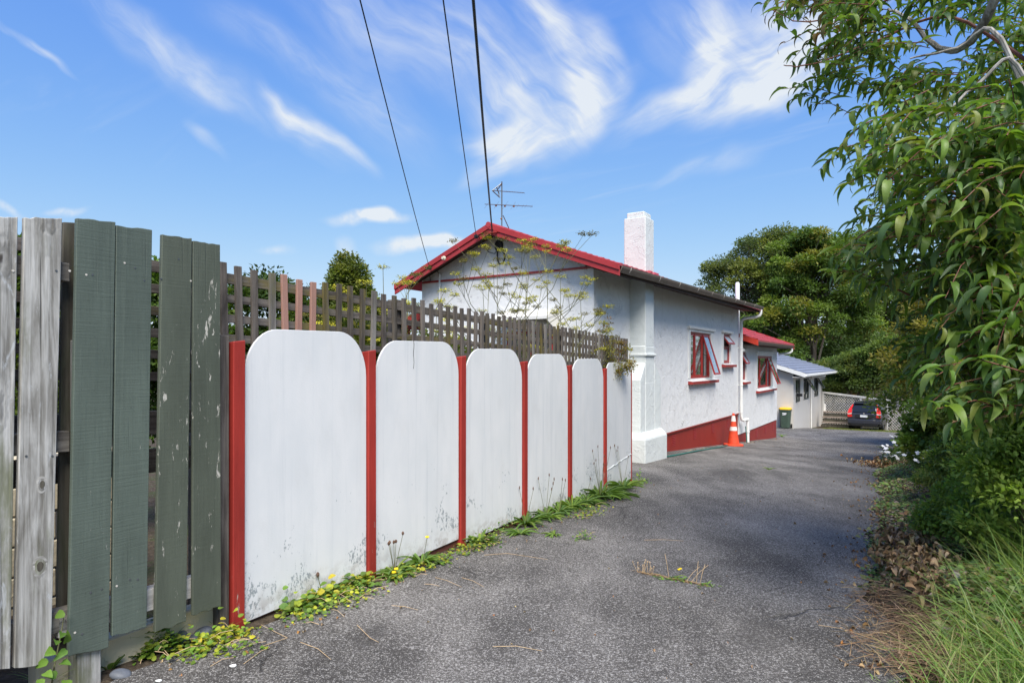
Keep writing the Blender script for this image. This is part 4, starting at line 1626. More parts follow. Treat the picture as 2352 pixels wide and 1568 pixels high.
    m.hbox(21.94, 28.65, b9 - .2, b9, -2.2, 2.52)
    m.build('wing_rear_wall', M['stucco'], t)
    m = MB()
    m.hbox(21.94, 28.64, b0 + .035, b0 + .2, -2.3, -.783)
    m.build('wing_foundation_strip', M['base_red'], t)
    for a in (24.7, 26.3, 27.8):
        m = MB()
        for k in range(7):
            z = -.88 - k * .042
            m.hbox(a, a + .25, b0 + .02, b0 + .036, z - .012, z)
        m.build('vent', M['barge'], t)
    m = MB()
    m.hexa([hpt(22.39, 4.72, 2.33), hpt(29.49, 4.72, 2.33), hpt(29.49, 8.6, 3.78), hpt(22.39, 8.6, 3.78),
            hpt(22.39, 4.72, 2.36), hpt(29.49, 4.72, 2.36), hpt(29.49, 8.6, 3.81), hpt(22.39, 8.6, 3.81)])
    wr = m.build('wing_roof', M['soffit'], t)
    tile_courses(wr, M['roof_red'], 22.38, 29.5, (4.68, 2.40), (8.6, 3.86), 10, .03, .30, .05)
    m = MB()
    pitched_board(m, 22.34, 22.378, (4.66, 2.41), (8.6, 3.86), .03, .17)
    m.build('wing_bargeboard', M['barge_orange'], t)
    m = MB()
    pitched_board(m, 29.5, 29.53, (4.66, 2.41), (8.6, 3.86), .05, .17)
    m.build('wing_bargeboard', M['barge'], t)
    m = MB()
    m.hbox(22.42, 29.45, 4.80, b0 + .008, 2.27, 2.30)
    m.build('wing_soffit', M['soffit'], t)
    m = MB()
    vs = [hpt(22.40, p[0] + .20, 2.285 + p[1] * .95) for p in prof_gutter()] + [hpt(29.56, p[0] + .20, 2.285 + p[1] * .95) for p in prof_gutter()]
    n = len(prof_gutter())
    m.add(vs, [(i, (i + 1) % n, n + (i + 1) % n, n + i) for i in range(n)] + [list(range(n)), list(range(2 * n - 1, n - 1, -1))])
    m.build('wing_gutter', M['gutter'], t)
    m = MB()
    m.tube([hpt(29.3, 4.72, 2.27), hpt(29.3, 4.72, 2.16), hpt(29.25, 4.80, 2.08), hpt(28.75, 5.15, 2.02)], .045, 8)
    m.build('wing_downpipe', M['pvc'], t, smooth=True)
    house_window(t, 'narrow red window just past the downpipe with its upper sash open', *WA, b0 + .01,
                 [(22.44, 22.96, 1.08, 1.55, 0), (22.44, 22.96, 1.55, 2.0, 30)], M['win_red'], (22.3, 23.2, 1.0), (22.3, 23.15, 2.13), glass=M['frost'],
                 transoms=[(22.46, 22.94, 1.55)])
    house_window(t, 'wide red window at the end of the lower wing, far sash open', *WB, b0 + .01,
                 [(24.83, 25.5, .70, 1.90, 0), (25.5, 26.8, .70, 1.90, 0), (26.8, 27.47, .70, 1.90, 21)], M['win_red'], (24.6, 28.0, .60), (24.55, 27.75, 2.1))


def prof_gutter():
    return [(4.572, .105), (4.572, 0), (4.50, 0), (4.462, .07), (4.452, .112), (4.463, .112), (4.508, .012), (4.56, .012), (4.56, .105)]


build_white_house()


def build_neighbour_house():
    b0 = 5.56
    t = thing('neighbour_house', hpt(34.94, b0, -1.75), 'pale block house with slate grey tiled roof beyond the white house', 'house')
    holes = [(35.65, 37.2, -.47, .78), (38.28, 40.33, -.47, .77), (42.4, 44.27, -.48, .76)]
    m = MB()
    rect_wall(m, 34.94, 45.44, -3.2, 1.10, holes, b0, .2)
    m.build('wall', M['block_wall'], t)
    m = MB()
    m.extrude([hpt(34.942, p[0], p[1]) for p in ((b0 + .2, -3), (14.5, -3), (14.5, 1.1), (10.2, 2.5), (b0 + .2, 1.1))], hpt(.2, 0, 0))
    m.build('end_wall', M['block_wall'], t)
    m = MB()
    m.hbox(45.45, 47.69, b0, b0 + .2, .49, 1.10)
    m.hbox(47.5, 47.7, b0 + .2, 12, -3.2, 1.1)
    m.hbox(45.24, 45.44, b0 + .2, 12, -3.2, 1.1)
    m.build('porch_wall', M['block_wall'], t)
    m = MB()
    m.hbox(35.3, 45.0, b0 + .9, b0 + .95, -2, 1.0)
    m.build('inner_wall', M['dark'], t)
    m = MB()
    m.hexa([hpt(34.63, 5.02, 1.0), hpt(48.44, 5.02, 1.0), hpt(48.44, 10.2, 2.7), hpt(34.63, 10.2, 2.7),
            hpt(34.63, 5.02, 1.04), hpt(48.44, 5.02, 1.04), hpt(48.44, 10.2, 2.74), hpt(34.63, 10.2, 2.74)])
    wr = m.build('roof', M['soffit'], t)
    tile_courses(wr, M['roof_grey'], 34.62, 48.45, (4.98, 1.08), (10.2, 2.80), 14, .02, .30, .06)
    m = MB()
    tiled_slope(m, 34.62, 48.45, (15.3, 1.08), (10.2, 2.80), 10, wave=.0, lip=.05)
    m.build('roof', M['roof_grey'], t)
    m = MB()
    pitched_board(m, 34.56, 34.618, (4.95, 1.08), (10.2, 2.80), .03, .17)
    m.build('bargeboard', M['trim_white'], t)
    m = MB()
    pitched_board(m, 34.56, 34.618, (15.4, 1.08), (10.2, 2.80), .03, .17)
    m.build('bargeboard', M['trim_white'], t)
    m = MB()
    m.hbox(34.6, 48.5, 4.88, 4.97, .94, 1.07)
    m.build('gutter', M['trim_white'], t, bevel=.02)
    m = MB()
    m.hbox(34.63, 48.4, 4.99, b0 - .002, .90, .93)
    m.build('soffit', M['trim_cream'], t)
    m = MB()
    m.tube([hpt(42.5, 4.95, .95), hpt(42.5, 4.97, .84), hpt(42.2, 5.2, .80), hpt(40.72, 5.5, .78), hpt(40.70, 5.50, .6), hpt(40.70, 5.50, -2.4)], .04, 8)
    m.build('downpipe', M['trim_cream'], t, smooth=True)
    labs = ['dark-framed window nearest the bin', 'dark-framed middle window with an open sash', 'dark-framed far window with an open sash']
    for i, h in enumerate(holes):
        md = (h[0] + h[1]) / 2
        tr = h[2] + .38
        if i == 0:
            li = [(h[0], md, h[2], h[3], 0), (md, h[1], h[2], tr, 0), (md, h[1], tr, h[3], 0)]
        else:
            li = [(h[0], md, h[2], h[3], 0), (md, h[1], h[2], tr, 0), (md, h[1], tr, h[3], 33)]
        house_window(t, labs[i], *h, b0, li, M['alum'], fw=.06, transoms=[(md, h[1] - .05, tr)])
    m = MB()
    m.hbox(35.75, 36.0, b0 - .28, b0 - .02, -.12, .02)
    m.build('meter_box', M['black'], t)


build_neighbour_house()

# ------------------------------------------------------------------ cables and antenna
def build_cables():
    specs = [('service_cable', hpt(10.29, 7.24, 4.33), (1087, 0), .014, 'cable', 'thick black service cable running down to the gable peak'),
             ('telephone_wire', hpt(10.24, 7.60, 4.245), (1018, 0), .0065, 'cable_blue', 'thin wire meeting the bargeboard just beside the gable peak'),
             ('telephone_wire', hpt(10.24, 8.85, 3.70), (827, 0), .0065, 'cable_blue', 'thin wire reaching the lower bargeboard over the lattice')]
    for name, p, (u, v), r_, mat, lab in specs:
        q = at_y(u, v, 5.2)
        d = q - p
        pts = []
        L_ = 2.6
        for k in range(29):
            f = L_ * k / 28
            sag = -.05 * math.sin(math.pi * min(f, 1.0)) if f < 1 else 0
            pts.append(p + d * f + Vector((0, 0, sag)))
        m = MB()
        m.tube(pts, r_, 6)
        o = m.build(name, M[mat], None, smooth=True)
        tag(o, lab, 'cable')


build_cables()


def build_antenna():
    a, b = 10.8, 7.35
    base = hpt(a, b, 4.47)
    t = thing('tv_antenna', base, 'thin metal television antenna standing on the roof ridge', 'antenna')
    Y = base.y
    def px(x, y, dy=0.0):
        return at_y((1500 + x / 2.24) * .588, (700 + y / 2.24) * .588, Y + dy)
    m = MB()
    m.tube([base - Vector((0, 0, .05)), px(1031, 22)], .014, 7)
    m.build('mast', M['steel'], t, smooth=True)
    m = MB()
    m.tube([px(1042, 318), px(1100, 445, .25)], .010, 6)
    m.build('brace', M['steel'], t)
    m = MB()
    m.tube([px(948, 100, -.05), px(1224, 120, .25)], .009, 5)
    for k in range(7):
        f = k / 6
        c = px(1080 + 140 * f, 108 + 12 * f, .08 + .17 * f)
        m.tube([c - Vector((-.03, .10, .035)), c + Vector((-.03, .10, .035))], .005, 4)
    m.build('upper_boom', M['steel'], t)
    m = MB()
    for x0, y0, x1, y1 in ((948, 100, 1032, 35), (948, 100, 1012, 160), (985, 70, 1008, 130), (1032, 35, 1000, 85), (1012, 160, 1000, 115)):
        m.tube([px(x0, y0, -.05), px(x1, y1, .05)], .011, 5)
    m.build('reflector', M['steel'], t)
    m = MB()
    m.tube([px(882, 219, -.2), px(1300, 238, .3)], .008, 5)
    for x, y, l in ((905, 220, .45), (985, 225, .4), (1060, 229, .5), (1130, 232, .42), (1170, 234, .2), (1215, 236, .18), (1240, 236, .17), (1292, 239, .15)):
        c = px(x, y, (x - 1030) / 900)
        m.tube([c - Vector((.25, .55, .5)) * l * .5, c + Vector((.25, .55, .5)) * l * .5], .0032, 4)
    m.build('lower_boom', M['steel'], t)
    for x, y in ((980, 232), (1058, 236), (1136, 238), (1027, 346)):
        m = MB()
        c = px(x, y, (x - 1030) / 900)
        m.lathe(c, [(.004, -.02), (.022, -.008), (.024, .006), (.008, .02)], 8)
        m.build('clamp', M['rust'], t)


build_antenna()


# ------------------------------------------------------------------ cone, bin, hose, stones
def build_cone():
    p = gnd(1688.5, 1024)
    p = p + Vector((HB[0], HB[1], 0)) * .05
    p.z = G(p.x, p.y) + .012
    t = thing('traffic_cone', p, 'orange traffic cone with two white bands by the downpipe', 'cone')
    H = .98
    m = MB()
    n = 24
    ring = []
    for k in range(n):
        th = 2 * math.pi * k / n
        c, s = math.cos(th), math.sin(th)
        e = 1 / max(abs(c) ** 3 + abs(s) ** 3, .3) ** (1 / 3)
        ring.append((c * e * .27, s * e * .27))
    vs, fs = [], []
    for sc, z in ((1, 0), (1.02, .02), (1.0, .05), (.55, .065)):
        vs += [p + Vector((x * sc, y * sc, z)) for x, y in ring]
    for i in range(3):
        fs += [(i * n + k, i * n + (k + 1) % n, (i + 1) * n + (k + 1) % n, (i + 1) * n + k) for k in range(n)]
    fs += [list(range(n - 1, -1, -1)), list(range(3 * n, 4 * n))]
    m.add(vs, fs)
    m.build('base', M['cone_orange'], t, smooth=True)
    rad = lambda z: .172 - (z - .05) / (H - .05) * .138
    for z0, z1, mat, nm in ((.05, .46, 'cone_orange', 'cone_body'), (.46, .58, 'cone_white', 'reflective_band'), (.58, .74, 'cone_orange', 'cone_body'),
                            (.74, .91, 'cone_white', 'reflective_band'), (.91, H, 'cone_orange', 'cone_tip')):
        m = MB()
        ex = .003 if mat == 'cone_white' else 0
        m.lathe(p, [(rad(z0) + ex, z0 + .001), (rad(z1) + ex, z1 - .001)] + ([(rad(z1) * .4, z1 + .01)] if nm == 'cone_tip' else []), 20)
        m.build(nm, M[mat], t, smooth=True)


build_cone()


def build_bin():
    a0, b0 = 34.30, 5.62
    g = G(*(a0 * HA + (b0 + .28) * HB)) + .01
    t = thing('wheelie_bin', hpt(a0, b0 + .27, g), 'dark green wheelie bin with a yellow lid against the pale house', 'bin')
    m = MB()
    H = .96
    def ring(z, s, dy=0):
        w, d = .27 * s, .33 * s
        pts = []
        for k in range(16):
            th = 2 * math.pi * (k + .5) / 16
            c, s_ = math.cos(th), math.sin(th)
            e = 1 / (abs(c) ** 6 + abs(s_) ** 6) ** (1 / 6)
            pts.append(hpt(a0 + .36 + c * e * d, b0 + .28 + s_ * e * w, g + z))
        return pts
    vs, fs = [], []
    zs = [(.03, .80), (.5, .90), (.88, .98), (.90, 1.06), (.96, 1.06)]
    for z, s in zs:
        vs += ring(z, s)
    for i in range(len(zs) - 1):
        fs += [(i * 16 + k, i * 16 + (k + 1) % 16, (i + 1) * 16 + (k + 1) % 16, (i + 1) * 16 + k) for k in range(16)]
    fs += [list(range(15, -1, -1)), list(range(64, 80))]
    m.add(vs, fs)
    m.build('body', M['bin_green'], t, smooth=True)
    m = MB()
    vs, fs = [], []
    zs = [(.963, 1.07), (1.0, 1.07), (1.045, .95), (1.06, .6)]
    for z, s in zs:
        vs += ring(z, s)
    for i in range(3):
        fs += [(i * 16 + k, i * 16 + (k + 1) % 16, (i + 1) * 16 + (k + 1) % 16, (i + 1) * 16 + k) for k in range(16)]
    fs += [list(range(15, -1, -1)), list(range(48, 64))]
    m.add(vs, fs)
    m.build('lid', M['bin_yellow'], t, smooth=True)
    m = MB()
    af = a0 + .36 - .33 * .965 - .012
    for y0, y1, z0, z1 in ((.17, .37, .74, .80), (.20, .30, .70, .735), (.27, .37, .68, .71)):
        m.hbox(af, af + .006, b0 + y0, b0 + y1, g + z0, g + z1)
    m.build('sticker', M['sticker'], t)
    for y in (.02, .54):
        m = MB()
        m.tube([hpt(a0 + .62, b0 + y - .03, g + .10), hpt(a0 + .62, b0 + y + .03, g + .10)], .10, 14)
        m.build('wheel', M['rubber'], t)
    m = MB()
    m.tube([hpt(a0 + .73, b0 + .08, g + .93), hpt(a0 + .73, b0 + .48, g + .93)], .018, 8)
    m.build('handle', M['bin_green'], t)


build_bin()


def build_hose():
    pts = []
    for u, v in ((1445, 1054), (1475, 1054.5), (1510, 1053.5), (1545, 1049), (1580, 1042), (1610, 1036), (1640, 1031), (1662, 1027), (1672, 1023)):
        p = gnd(u, v)
        p.z = G(p.x, p.y) + .03
        pts.append(p)
    m = MB()
    # smooth the run
    q = []
    for i in range(len(pts) - 1):
        for k in range(5):
            f = k / 5
            p0, p1, p2, p3 = pts[max(i - 1, 0)], pts[i], pts[i + 1], pts[min(i + 2, len(pts) - 1)]
            q.append(.5 * ((2 * p1) + (p2 - p0) * f + (2 * p0 - 5 * p1 + 4 * p2 - p3) * f * f + (3 * p1 - p0 - 3 * p2 + p3) * f ** 3))
    q.append(pts[-1])
    m.tube(q, .018, 8)
    tag(m.build('garden_hose', M['hose'], None, smooth=True), 'green garden hose lying along the foot of the white house', 'hose')


build_hose()


def stone(name, u, v, rx, ry, rz, rot, mat, lab):
    c = gnd(u, v)
    rr = random.Random(int(u))
    bm = bmesh.new()
    bmesh.ops.create_icosphere(bm, subdivisions=3, radius=1)
    for q in bm.verts:
        k = 1 + .06 * math.sin(q.co.x * 3 + u) + .05 * math.sin(q.co.y * 4 + v)
        q.co = Vector((q.co.x * rx * k, q.co.y * ry * k, q.co.z * rz))
    me = bpy.data.meshes.new(name)
    bm.to_mesh(me)
    bm.free()
    me.polygons.foreach_set('use_smooth', [True] * len(me.polygons))
    me.materials.append(mat)
    o = bpy.data.objects.new(name, me)
    link(o, None, (c.x, c.y, c.z + rz * .7))
    o.rotation_euler = (rr.uniform(-.3, .3), rr.uniform(-.3, .3), rot)
    tag(o, lab, 'stone')


stone('river_stone', 415, 1476, .035, .05, .042, .2, M['stone'], 'upright oval blue-grey stone under the worn green boards')
stone('river_stone', 466, 1462, .06, .035, .035, .5, M['stone'], 'larger smooth blue-grey stone close to the first red post')
stone('river_stone', 446, 1472, .03, .028, .025, .1, M['stone'], 'small grey stone touching the larger smooth stone')
stone('river_stone', 277, 1556, .055, .035, .025, .25, M['stone'], 'flat blue-grey stone beside the foot of the near fence post')
stone('river_stone', 393, 1495, .016, .014, .012, 0, M['stone'], 'pebble lying in the weeds before the green boards')
stone('painted_stone', 524, 1470, .026, .018, .016, .6, M['stone_red'], 'small stone splashed with red paint by the red post')


def chip(name, u, v, w, lab, mat):
    c = gnd(u, v)
    m = MB()
    rr = random.Random(int(u * 3))
    poly = []
    for k in range(7):
        th = 2 * math.pi * k / 7
        poly.append(c + Vector((w * math.cos(th) * rr.uniform(.7, 1.1), w * .7 * math.sin(th) * rr.uniform(.7, 1.1), .006)))
    m.extrude(poly, (0, 0, .008))
    tag(m.build(name, M[mat], None, bevel=.002), lab, 'chip')


chip('plaster_chip', 536, 1532, .022, 'white plaster chip lying on the asphalt before the red post', 'trim_white')
chip('plaster_chip', 365, 1567, .02, 'white plaster chip at the bottom edge near the weeds', 'trim_white')


# ------------------------------------------------------------------ car
def build_car():
    org = gnd(1986, 987)
    head = R(37.5)
    fx = Vector((math.sin(head), math.cos(head), 0))     # forward
    rx = Vector((math.cos(head), -math.sin(head), 0))    # right
    org = org + fx * .65
    org.z = G(org.x, org.y)
    t = thing('parked_car', org, 'dark charcoal hatchback parked on the grass before the white lattice', 'car')
    P = lambda x, y, z: org + rx * x + fx * y + Vector((0, 0, z))      # y from the rear axle forward

    # body lofted along y: (y, half width, sill z, belt z, belt half width, roof z, roof half width)
    sec = [(-.88, .70, .46, .95, .66, .97, .55), (-.84, .84, .34, 1.02, .80, 1.06, .62), (-.72, .875, .30, 1.04, .83, 1.30, .60), (-.50, .885, .28, 1.05, .84, 1.55, .575),
           (-.35, .89, .28, 1.05, .845, 1.60, .585), (.6, .89, .27, 1.05, .845, 1.645, .60), (1.5, .89, .27, 1.03, .845, 1.60, .59), (2.05, .89, .27, 1.02, .835, 1.28, .64),
           (2.35, .885, .27, 1.0, .82, 1.06, .70), (3.1, .86, .28, .93, .74, .96, .60), (3.45, .78, .34, .80, .62, .84, .45), (3.55, .66, .42, .70, .5, .72, .3)]
    vs, fs = [], []
    NP = 14
    for y, hw, zs, zb, bw, zr, rw in sec:
        half = [(hw * .86, zs - .06), (hw, zs + .10), (hw + .01, (zs + zb) / 2), (bw + .015, zb - .03), (bw, zb + .01), ((bw + rw) / 2 + .01, (zb + zr) / 2), (rw, zr - .03)]
        ring = [(x, z) for x, z in half] + [(-x, z) for x, z in reversed(half)]
        ring[6] = (rw, zr - .03)
        ring[7] = (-rw, zr - .03)
        vs += [P(x, y, z) for x, z in ring]
    top = []
    for i in range(len(sec) - 1):
        for k in range(NP):
            fs.append((i * NP + k, i * NP + (k + 1) % NP, (i + 1) * NP + (k + 1) % NP, (i + 1) * NP + k))
    fs += [list(range(NP - 1, -1, -1)), list(range((len(sec) - 1) * NP, len(sec) * NP))]
    m = MB()
    m.add(vs, fs)
    b = m.build('body', M['car_paint'], t, smooth=True)
    m = MB()
    m.grid(lambda i, j: P(-.58 + 1.16 * i / 6, -.36 + 1.9 * j / 6, 1.575 + .055 * math.sin(math.pi * i / 6) + .045 * math.sin(math.pi * j / 6)), 6, 6)
    m.build('roof', M['car_paint'], t, smooth=True)
    # rear glass, spoiler, plate recess
    def rear(x, z):
        y = np.interp(z, [.3, .46, .95, 1.02, 1.06, 1.30, 1.55, 1.62], [-.86, -.9, -.90, -.885, -.865, -.745, -.53, -.42])
        return P(x, float(y) - .012, z)
    m = MB()
    m.grid(lambda i, j: rear((-1 + 2 * i / 8) * (.60 - .085 * j / 5), 1.07 + .45 * j / 5), 8, 5)
    m.build('rear_window', M['car_glass'], t, smooth=True, recalc=False)
    m = MB()
    m.hexa([P(-.56, -.68, 1.555), P(.56, -.68, 1.555), P(.56, -.35, 1.57), P(-.56, -.35, 1.57), P(-.55, -.66, 1.595), P(.55, -.66, 1.595), P(.56, -.33, 1.615), P(-.56, -.33, 1.615)])
    m.build('spoiler', M['car_paint'], t, bevel=.01)
    for s in (-1, 1):
        # tall tail light
        m = MB()
        pts = [(.625, 1.02), (.80, .98), (.845, 1.02), (.80, 1.18), (.70, 1.36), (.62, 1.50), (.565, 1.50), (.63, 1.28)]
        q = [rear(s * x, z) + rx * 0 - fx * .012 for x, z in pts]
        m.extrude(q, fx * .10)
        m.build('tail_light', M['tail_red'], t)
        m = MB()
        pts = [(.63, .955), (.80, .925), (.835, .95), (.84, 1.015), (.80, .975), (.628, 1.015)]
        q = [rear(s * x, z) - fx * .014 for x, z in pts]
        m.extrude(q, fx * .08)
        m.build('reversing_light', M['tail_white'], t)
        m = MB()
        pts = [(.60, .80), (.80, .77), (.84, .82), (.835, .93), (.79, .915), (.63, .945)]
        q = [rear(s * x, z) - fx * .013 for x, z in pts]
        m.extrude(q, fx * .08)
        m.build('brake_light', M['tail_red'], t)
    m = MB()
    m.hexa([P(-.80, -.985, .40), P(.80, -.985, .40), P(.90, -.60, .36), P(-.90, -.60, .36), P(-.84, -.97, .66), P(.84, -.97, .66), P(.905, -.60, .70), P(-.905, -.60, .70)])
    m.build('bumper', M['car_paint'], t, bevel=.04, seg=3)
    m = MB()
    m.hexa([P(-.66, -.96, .26), P(.66, -.96, .26), P(.84, -.55, .24), P(-.84, -.55, .24), P(-.70, -.975, .40), P(.70, -.975, .40), P(.86, -.55, .40), P(-.86, -.55, .40)])
    m.build('lower_valance', M['black'], t, bevel=.02)
    m = MB()
    m.hexa([P(-.40, -.935, .76), P(.40, -.935, .76), P(.40, -.90, .76), P(-.40, -.90, .76), P(-.43, -.925, .94), P(.43, -.925, .94), P(.43, -.89, .94), P(-.43, -.89, .94)])
    m.build('plate_recess', M['black'], t)
    m = MB()
    m.box(P(-.19, -.95, .785), rx * .38, fx * .008, Vector((0, 0, .125)))
    m.build('number_plate', M['plate'], t, bevel=.004)
    m = MB()
    c = P(0, -.925, 1.0)
    m.tube([c, c - fx * .012], .048, 14)
    m.build('emblem', M['chrome'], t)
    m = MB()
    m.box(P(.36, -.915, .985), rx * .20, fx * .006, Vector((0, 0, .028)))
    m.build('badge', M['chrome'], t)
    m = MB()
    m.box(P(.46, -.985, .625), rx * .12, fx * .01, Vector((0, 0, .03)))
    m.build('reflector', M['chrome'], t)
    for s in (-1, 1):
        for y in (0, 2.62):
            m = MB()
            w = MB()
            c = P(s * .76, y, .335)
            ax = rx * s
            n = 20
            prof = [(.19, -.10), (.335, -.10), (.345, -.05), (.345, .08), (.325, .11), (.22, .115)]
            for i, (r_, d) in enumerate(prof):
                for k in range(n):
                    th = 2 * math.pi * k / n
                    w.v.append(XYZ(c + ax * d + (fx * math.cos(th) + Vector((0, 0, math.sin(th)))) * r_))
            for i in range(len(prof) - 1):
                w.f += [[i * n + k, i * n + (k + 1) % n, (i + 1) * n + (k + 1) % n, (i + 1) * n + k] for k in range(n)]
            wo = w.build('wheel', M['rubber'], t, smooth=True)
            m.tube([c + ax * .06, c + ax * .10], .215, 16)
            m.build('rim', M['steel'], wo)
        # side glass and mirror
        m = MB()
        pts = [(1.75, 1.10), (.95, 1.10), (-.05, 1.10), (-.38, 1.16), (-.30, 1.46), (.6, 1.53), (1.45, 1.48)]
        def side(y, z):
            bw = float(np.interp(y, [q[0] for q in sec], [q[4] for q in sec]))
            rw = float(np.interp(y, [q[0] for q in sec], [q[6] for q in sec]))
            zr = float(np.interp(y, [q[0] for q in sec], [q[5] for q in sec]))
            zb = float(np.interp(y, [q[0] for q in sec], [q[3] for q in sec]))
            f = max(0, min(1, (z - zb) / (zr - zb)))
            return P(s * (bw + (rw - bw) * f + .028), y, z)
        m.extrude([side(*p) for p in pts], rx * s * -.02)
        m.build('side_window', M['car_glass'], t)
        m = MB()
        c = P(s * .98, 1.78, 1.06)
        m.lathe(c, [(.02, -.085), (.10, -.06), (.115, 0), (.10, .06), (.02, .085)], 12)
        m.build('wing_mirror', M['chrome'] if s > 0 else M['car_paint'], t, smooth=True)
        m = MB()
        m.tube([P(s * .55, -.25, 1.62), P(s * .56, -.1, 1.68), P(s * .58, .7, 1.71), P(s * .56, 1.3, 1.67), P(s * .55, 1.4, 1.62)], .016, 6)
        m.build('roof_rail', M['black'], t)


build_car()


# ------------------------------------------------------------------ white diagonal lattice fence and timber steps
def build_white_lattice():
    pl = Vector((20.45, 41.0, 0))
    pr_ = Vector((22.60, 37.0, 0))
    d = (pr_ - pl)
    Ld = d.length
    d = d / Ld
    nrm = Vector((d.y, -d.x, 0))
    if nrm.y > 0:
        nrm = -nrm
    top = lambda s: -.30 - .31 * s / Ld
    t = thing('white_lattice_fence', (pl.x, pl.y, -2.45), 'white diagonal lattice fence behind the parked car', 'fence')
    P = lambda s, z, n=0.0: Vector((pl.x + d.x * s + nrm.x * n, pl.y + d.y * s + nrm.y * n, z))
    panels = [(0, 2.6), (2.6, 4.15), (4.15, 6.4), (6.4, 8.6)]
    H = 2.05
    for s in (0, 2.55, 4.15, 6.4, 8.6):
        m = MB()
        w = .06
        m.hexa([P(s - w, -3.0, -.03), P(s + w, -3.0, -.03), P(s + w, -3.0, .05), P(s - w, -3.0, .05),
                P(s - w, top(s), -.03), P(s + w, top(s), -.03), P(s + w, top(s), .05), P(s - w, top(s), .05)])
        m.build('post', M['white_lattice'], t)
    m = MB()
    m.hexa([P(-.08, top(-.08) - .06, -.05), P(8.7, top(8.7) - .06, -.05), P(8.7, top(8.7) - .06, .07), P(-.08, top(-.08) - .06, .07),
            P(-.08, top(-.08) + .05, -.05), P(8.7, top(8.7) + .05, -.05), P(8.7, top(8.7) + .05, .07), P(-.08, top(-.08) + .05, .07)])
    m.build('top_rail', M['white_lattice'], t)
    sp = .125
    w = .026
    for q, (s0, s1) in enumerate(panels):
        if q == 1:
            s0_, z1_ = s0, top(s0) - .35
        for sg in (1, -1):
            lo = -H - 1
            zt_ = top((s0 + s1) / 2) - (.07 if q != 1 else .42)
            zb_ = zt_ - H
            k = s0 - H if sg > 0 else s0
            while k < (s1 if sg > 0 else s1 + H):
                # line: s = k + sg*(z - zb)
                ends = []
                for z in (zb_, zt_):
                    ends.append((k + sg * (z - zb_), z))
                (sa, za), (sb, zb2) = ends
                if sa > sb:
                    (sa, za), (sb, zb2) = (sb, zb2), (sa, za)
                a, b = max(sa, s0 + .06), min(sb, s1 - .06)
                if b - a > .08:
                    f = lambda s: za + (zb2 - za) * (s - sa) / (sb - sa)
                    m = MB()
                    n0 = 0 if sg > 0 else .012
                    dz = w * 1.414 / 2
                    m.hexa([P(a, f(a) - dz, n0), P(b, f(b) - dz, n0), P(b, f(b) - dz, n0 + .010), P(a, f(a) - dz, n0 + .010),
                            P(a, f(a) + dz, n0), P(b, f(b) + dz, n0), P(b, f(b) + dz, n0 + .010), P(a, f(a) + dz, n0 + .010)])
                    m.build('slat', M['white_lattice'], t, recalc=False)
                k += sp * 1.414
    # timber steps to the pale house door
    o = at_y((2950 + 905 / 3.485) * .588, (1300 + 1285 / 3.485) * .588, 38.6)
    t2 = thing('timber_steps', (o.x, o.y, o.z), 'weathered timber steps between the pale house and the car', 'steps')
    ax = Vector((HA[1], -HA[0], 0))     # across towards the drive
    ay = Vector((HA[0], HA[1], 0))
    for k in range(3):
        z = o.z + .28 + k * .30
        m = MB()
        m.box(o + ay * (k * .30) + Vector((0, 0, z - o.z)), ax * (2.15 - .1 * k), ay * .34, Vector((0, 0, .075)))
        m.build('tread', M['step_wood'], t2, bevel=.008)
        m = MB()
        m.box(o + ay * (k * .30 + .06) + Vector((0, 0, .28 + k * .30 - .24)), ax * (2.1 - .1 * k), ay * .03, Vector((0, 0, .20)))
        m.build('riser', M['dark_board'], t2)
    m = MB()
    m.box(o + ay * .95 + Vector((0, 0, .4)), ax * .12, ay * .12, Vector((0, 0, 1.0)))
    m.build('newel_post', M['white_lattice'], t2)


build_white_lattice()

# ------------------------------------------------------------------ trees and shrubs
def clump_leaves(L, centres, rad, per, size, cols, rng, flat=.6, tmpl=T_DIAMOND, asp=.5, up=.35, jit=.22, cjit=.2):
    """leaf clumps: each clump has its own tone; leaves face outward and up"""
    n = len(centres)
    per = np.broadcast_to(per, n)
    rad = np.broadcast_to(rad, n)
    idx = np.repeat(np.arange(n), per)
    k = len(idx)
    d = unit(rng.normal(size=(k, 3)))
    d[:, 2] = np.where(rng.random(k) < .72, np.abs(d[:, 2]), d[:, 2])
    rr = rng.random(k) ** .45
    off = d * (rr * rad[idx])[:, None]
    off[:, 2] *= flat
    P = centres[idx] + off
    D = unit(d + .9 * rng.normal(size=(k, 3)) * .7 + np.array([0, 0, -.15]))
    U = unit(d * .6 + np.array([0, 0, up + .5]) + .45 * rng.normal(size=(k, 3)))
    ci = rng.integers(0, len(cols), n)
    base = np.array(cols, float)[ci] * (1 + cjit * rng.uniform(-1, 1, (n, 1)))
    tint = base[idx] * (1 + jit * rng.uniform(-1, 1, (k, 1))) * (1 + .06 * rng.uniform(-1, 1, (k, 3)))
    s = size * rng.uniform(.65, 1.25, k)
    L.add(P, D, U, s, s * asp, tmpl, np.clip(tint, .003, .9))


def crown_points(ells, n, rng, lo=.55):
    out = []
    vol = np.array([e[3] * e[4] * e[5] for e in ells]) ** .67
    cnt = np.maximum(1, (vol / vol.sum() * n).astype(int))
    for e, c in zip(ells, cnt):
        d = unit(rng.normal(size=(c, 3)))
        d[:, 2] = np.where(d[:, 2] < -.45, -d[:, 2], d[:, 2])
        r_ = rng.uniform(lo, 1.0, c) ** .6
        out.append(np.array(e[:3]) + d * r_[:, None] * np.array(e[3:6]))
    return np.concatenate(out)


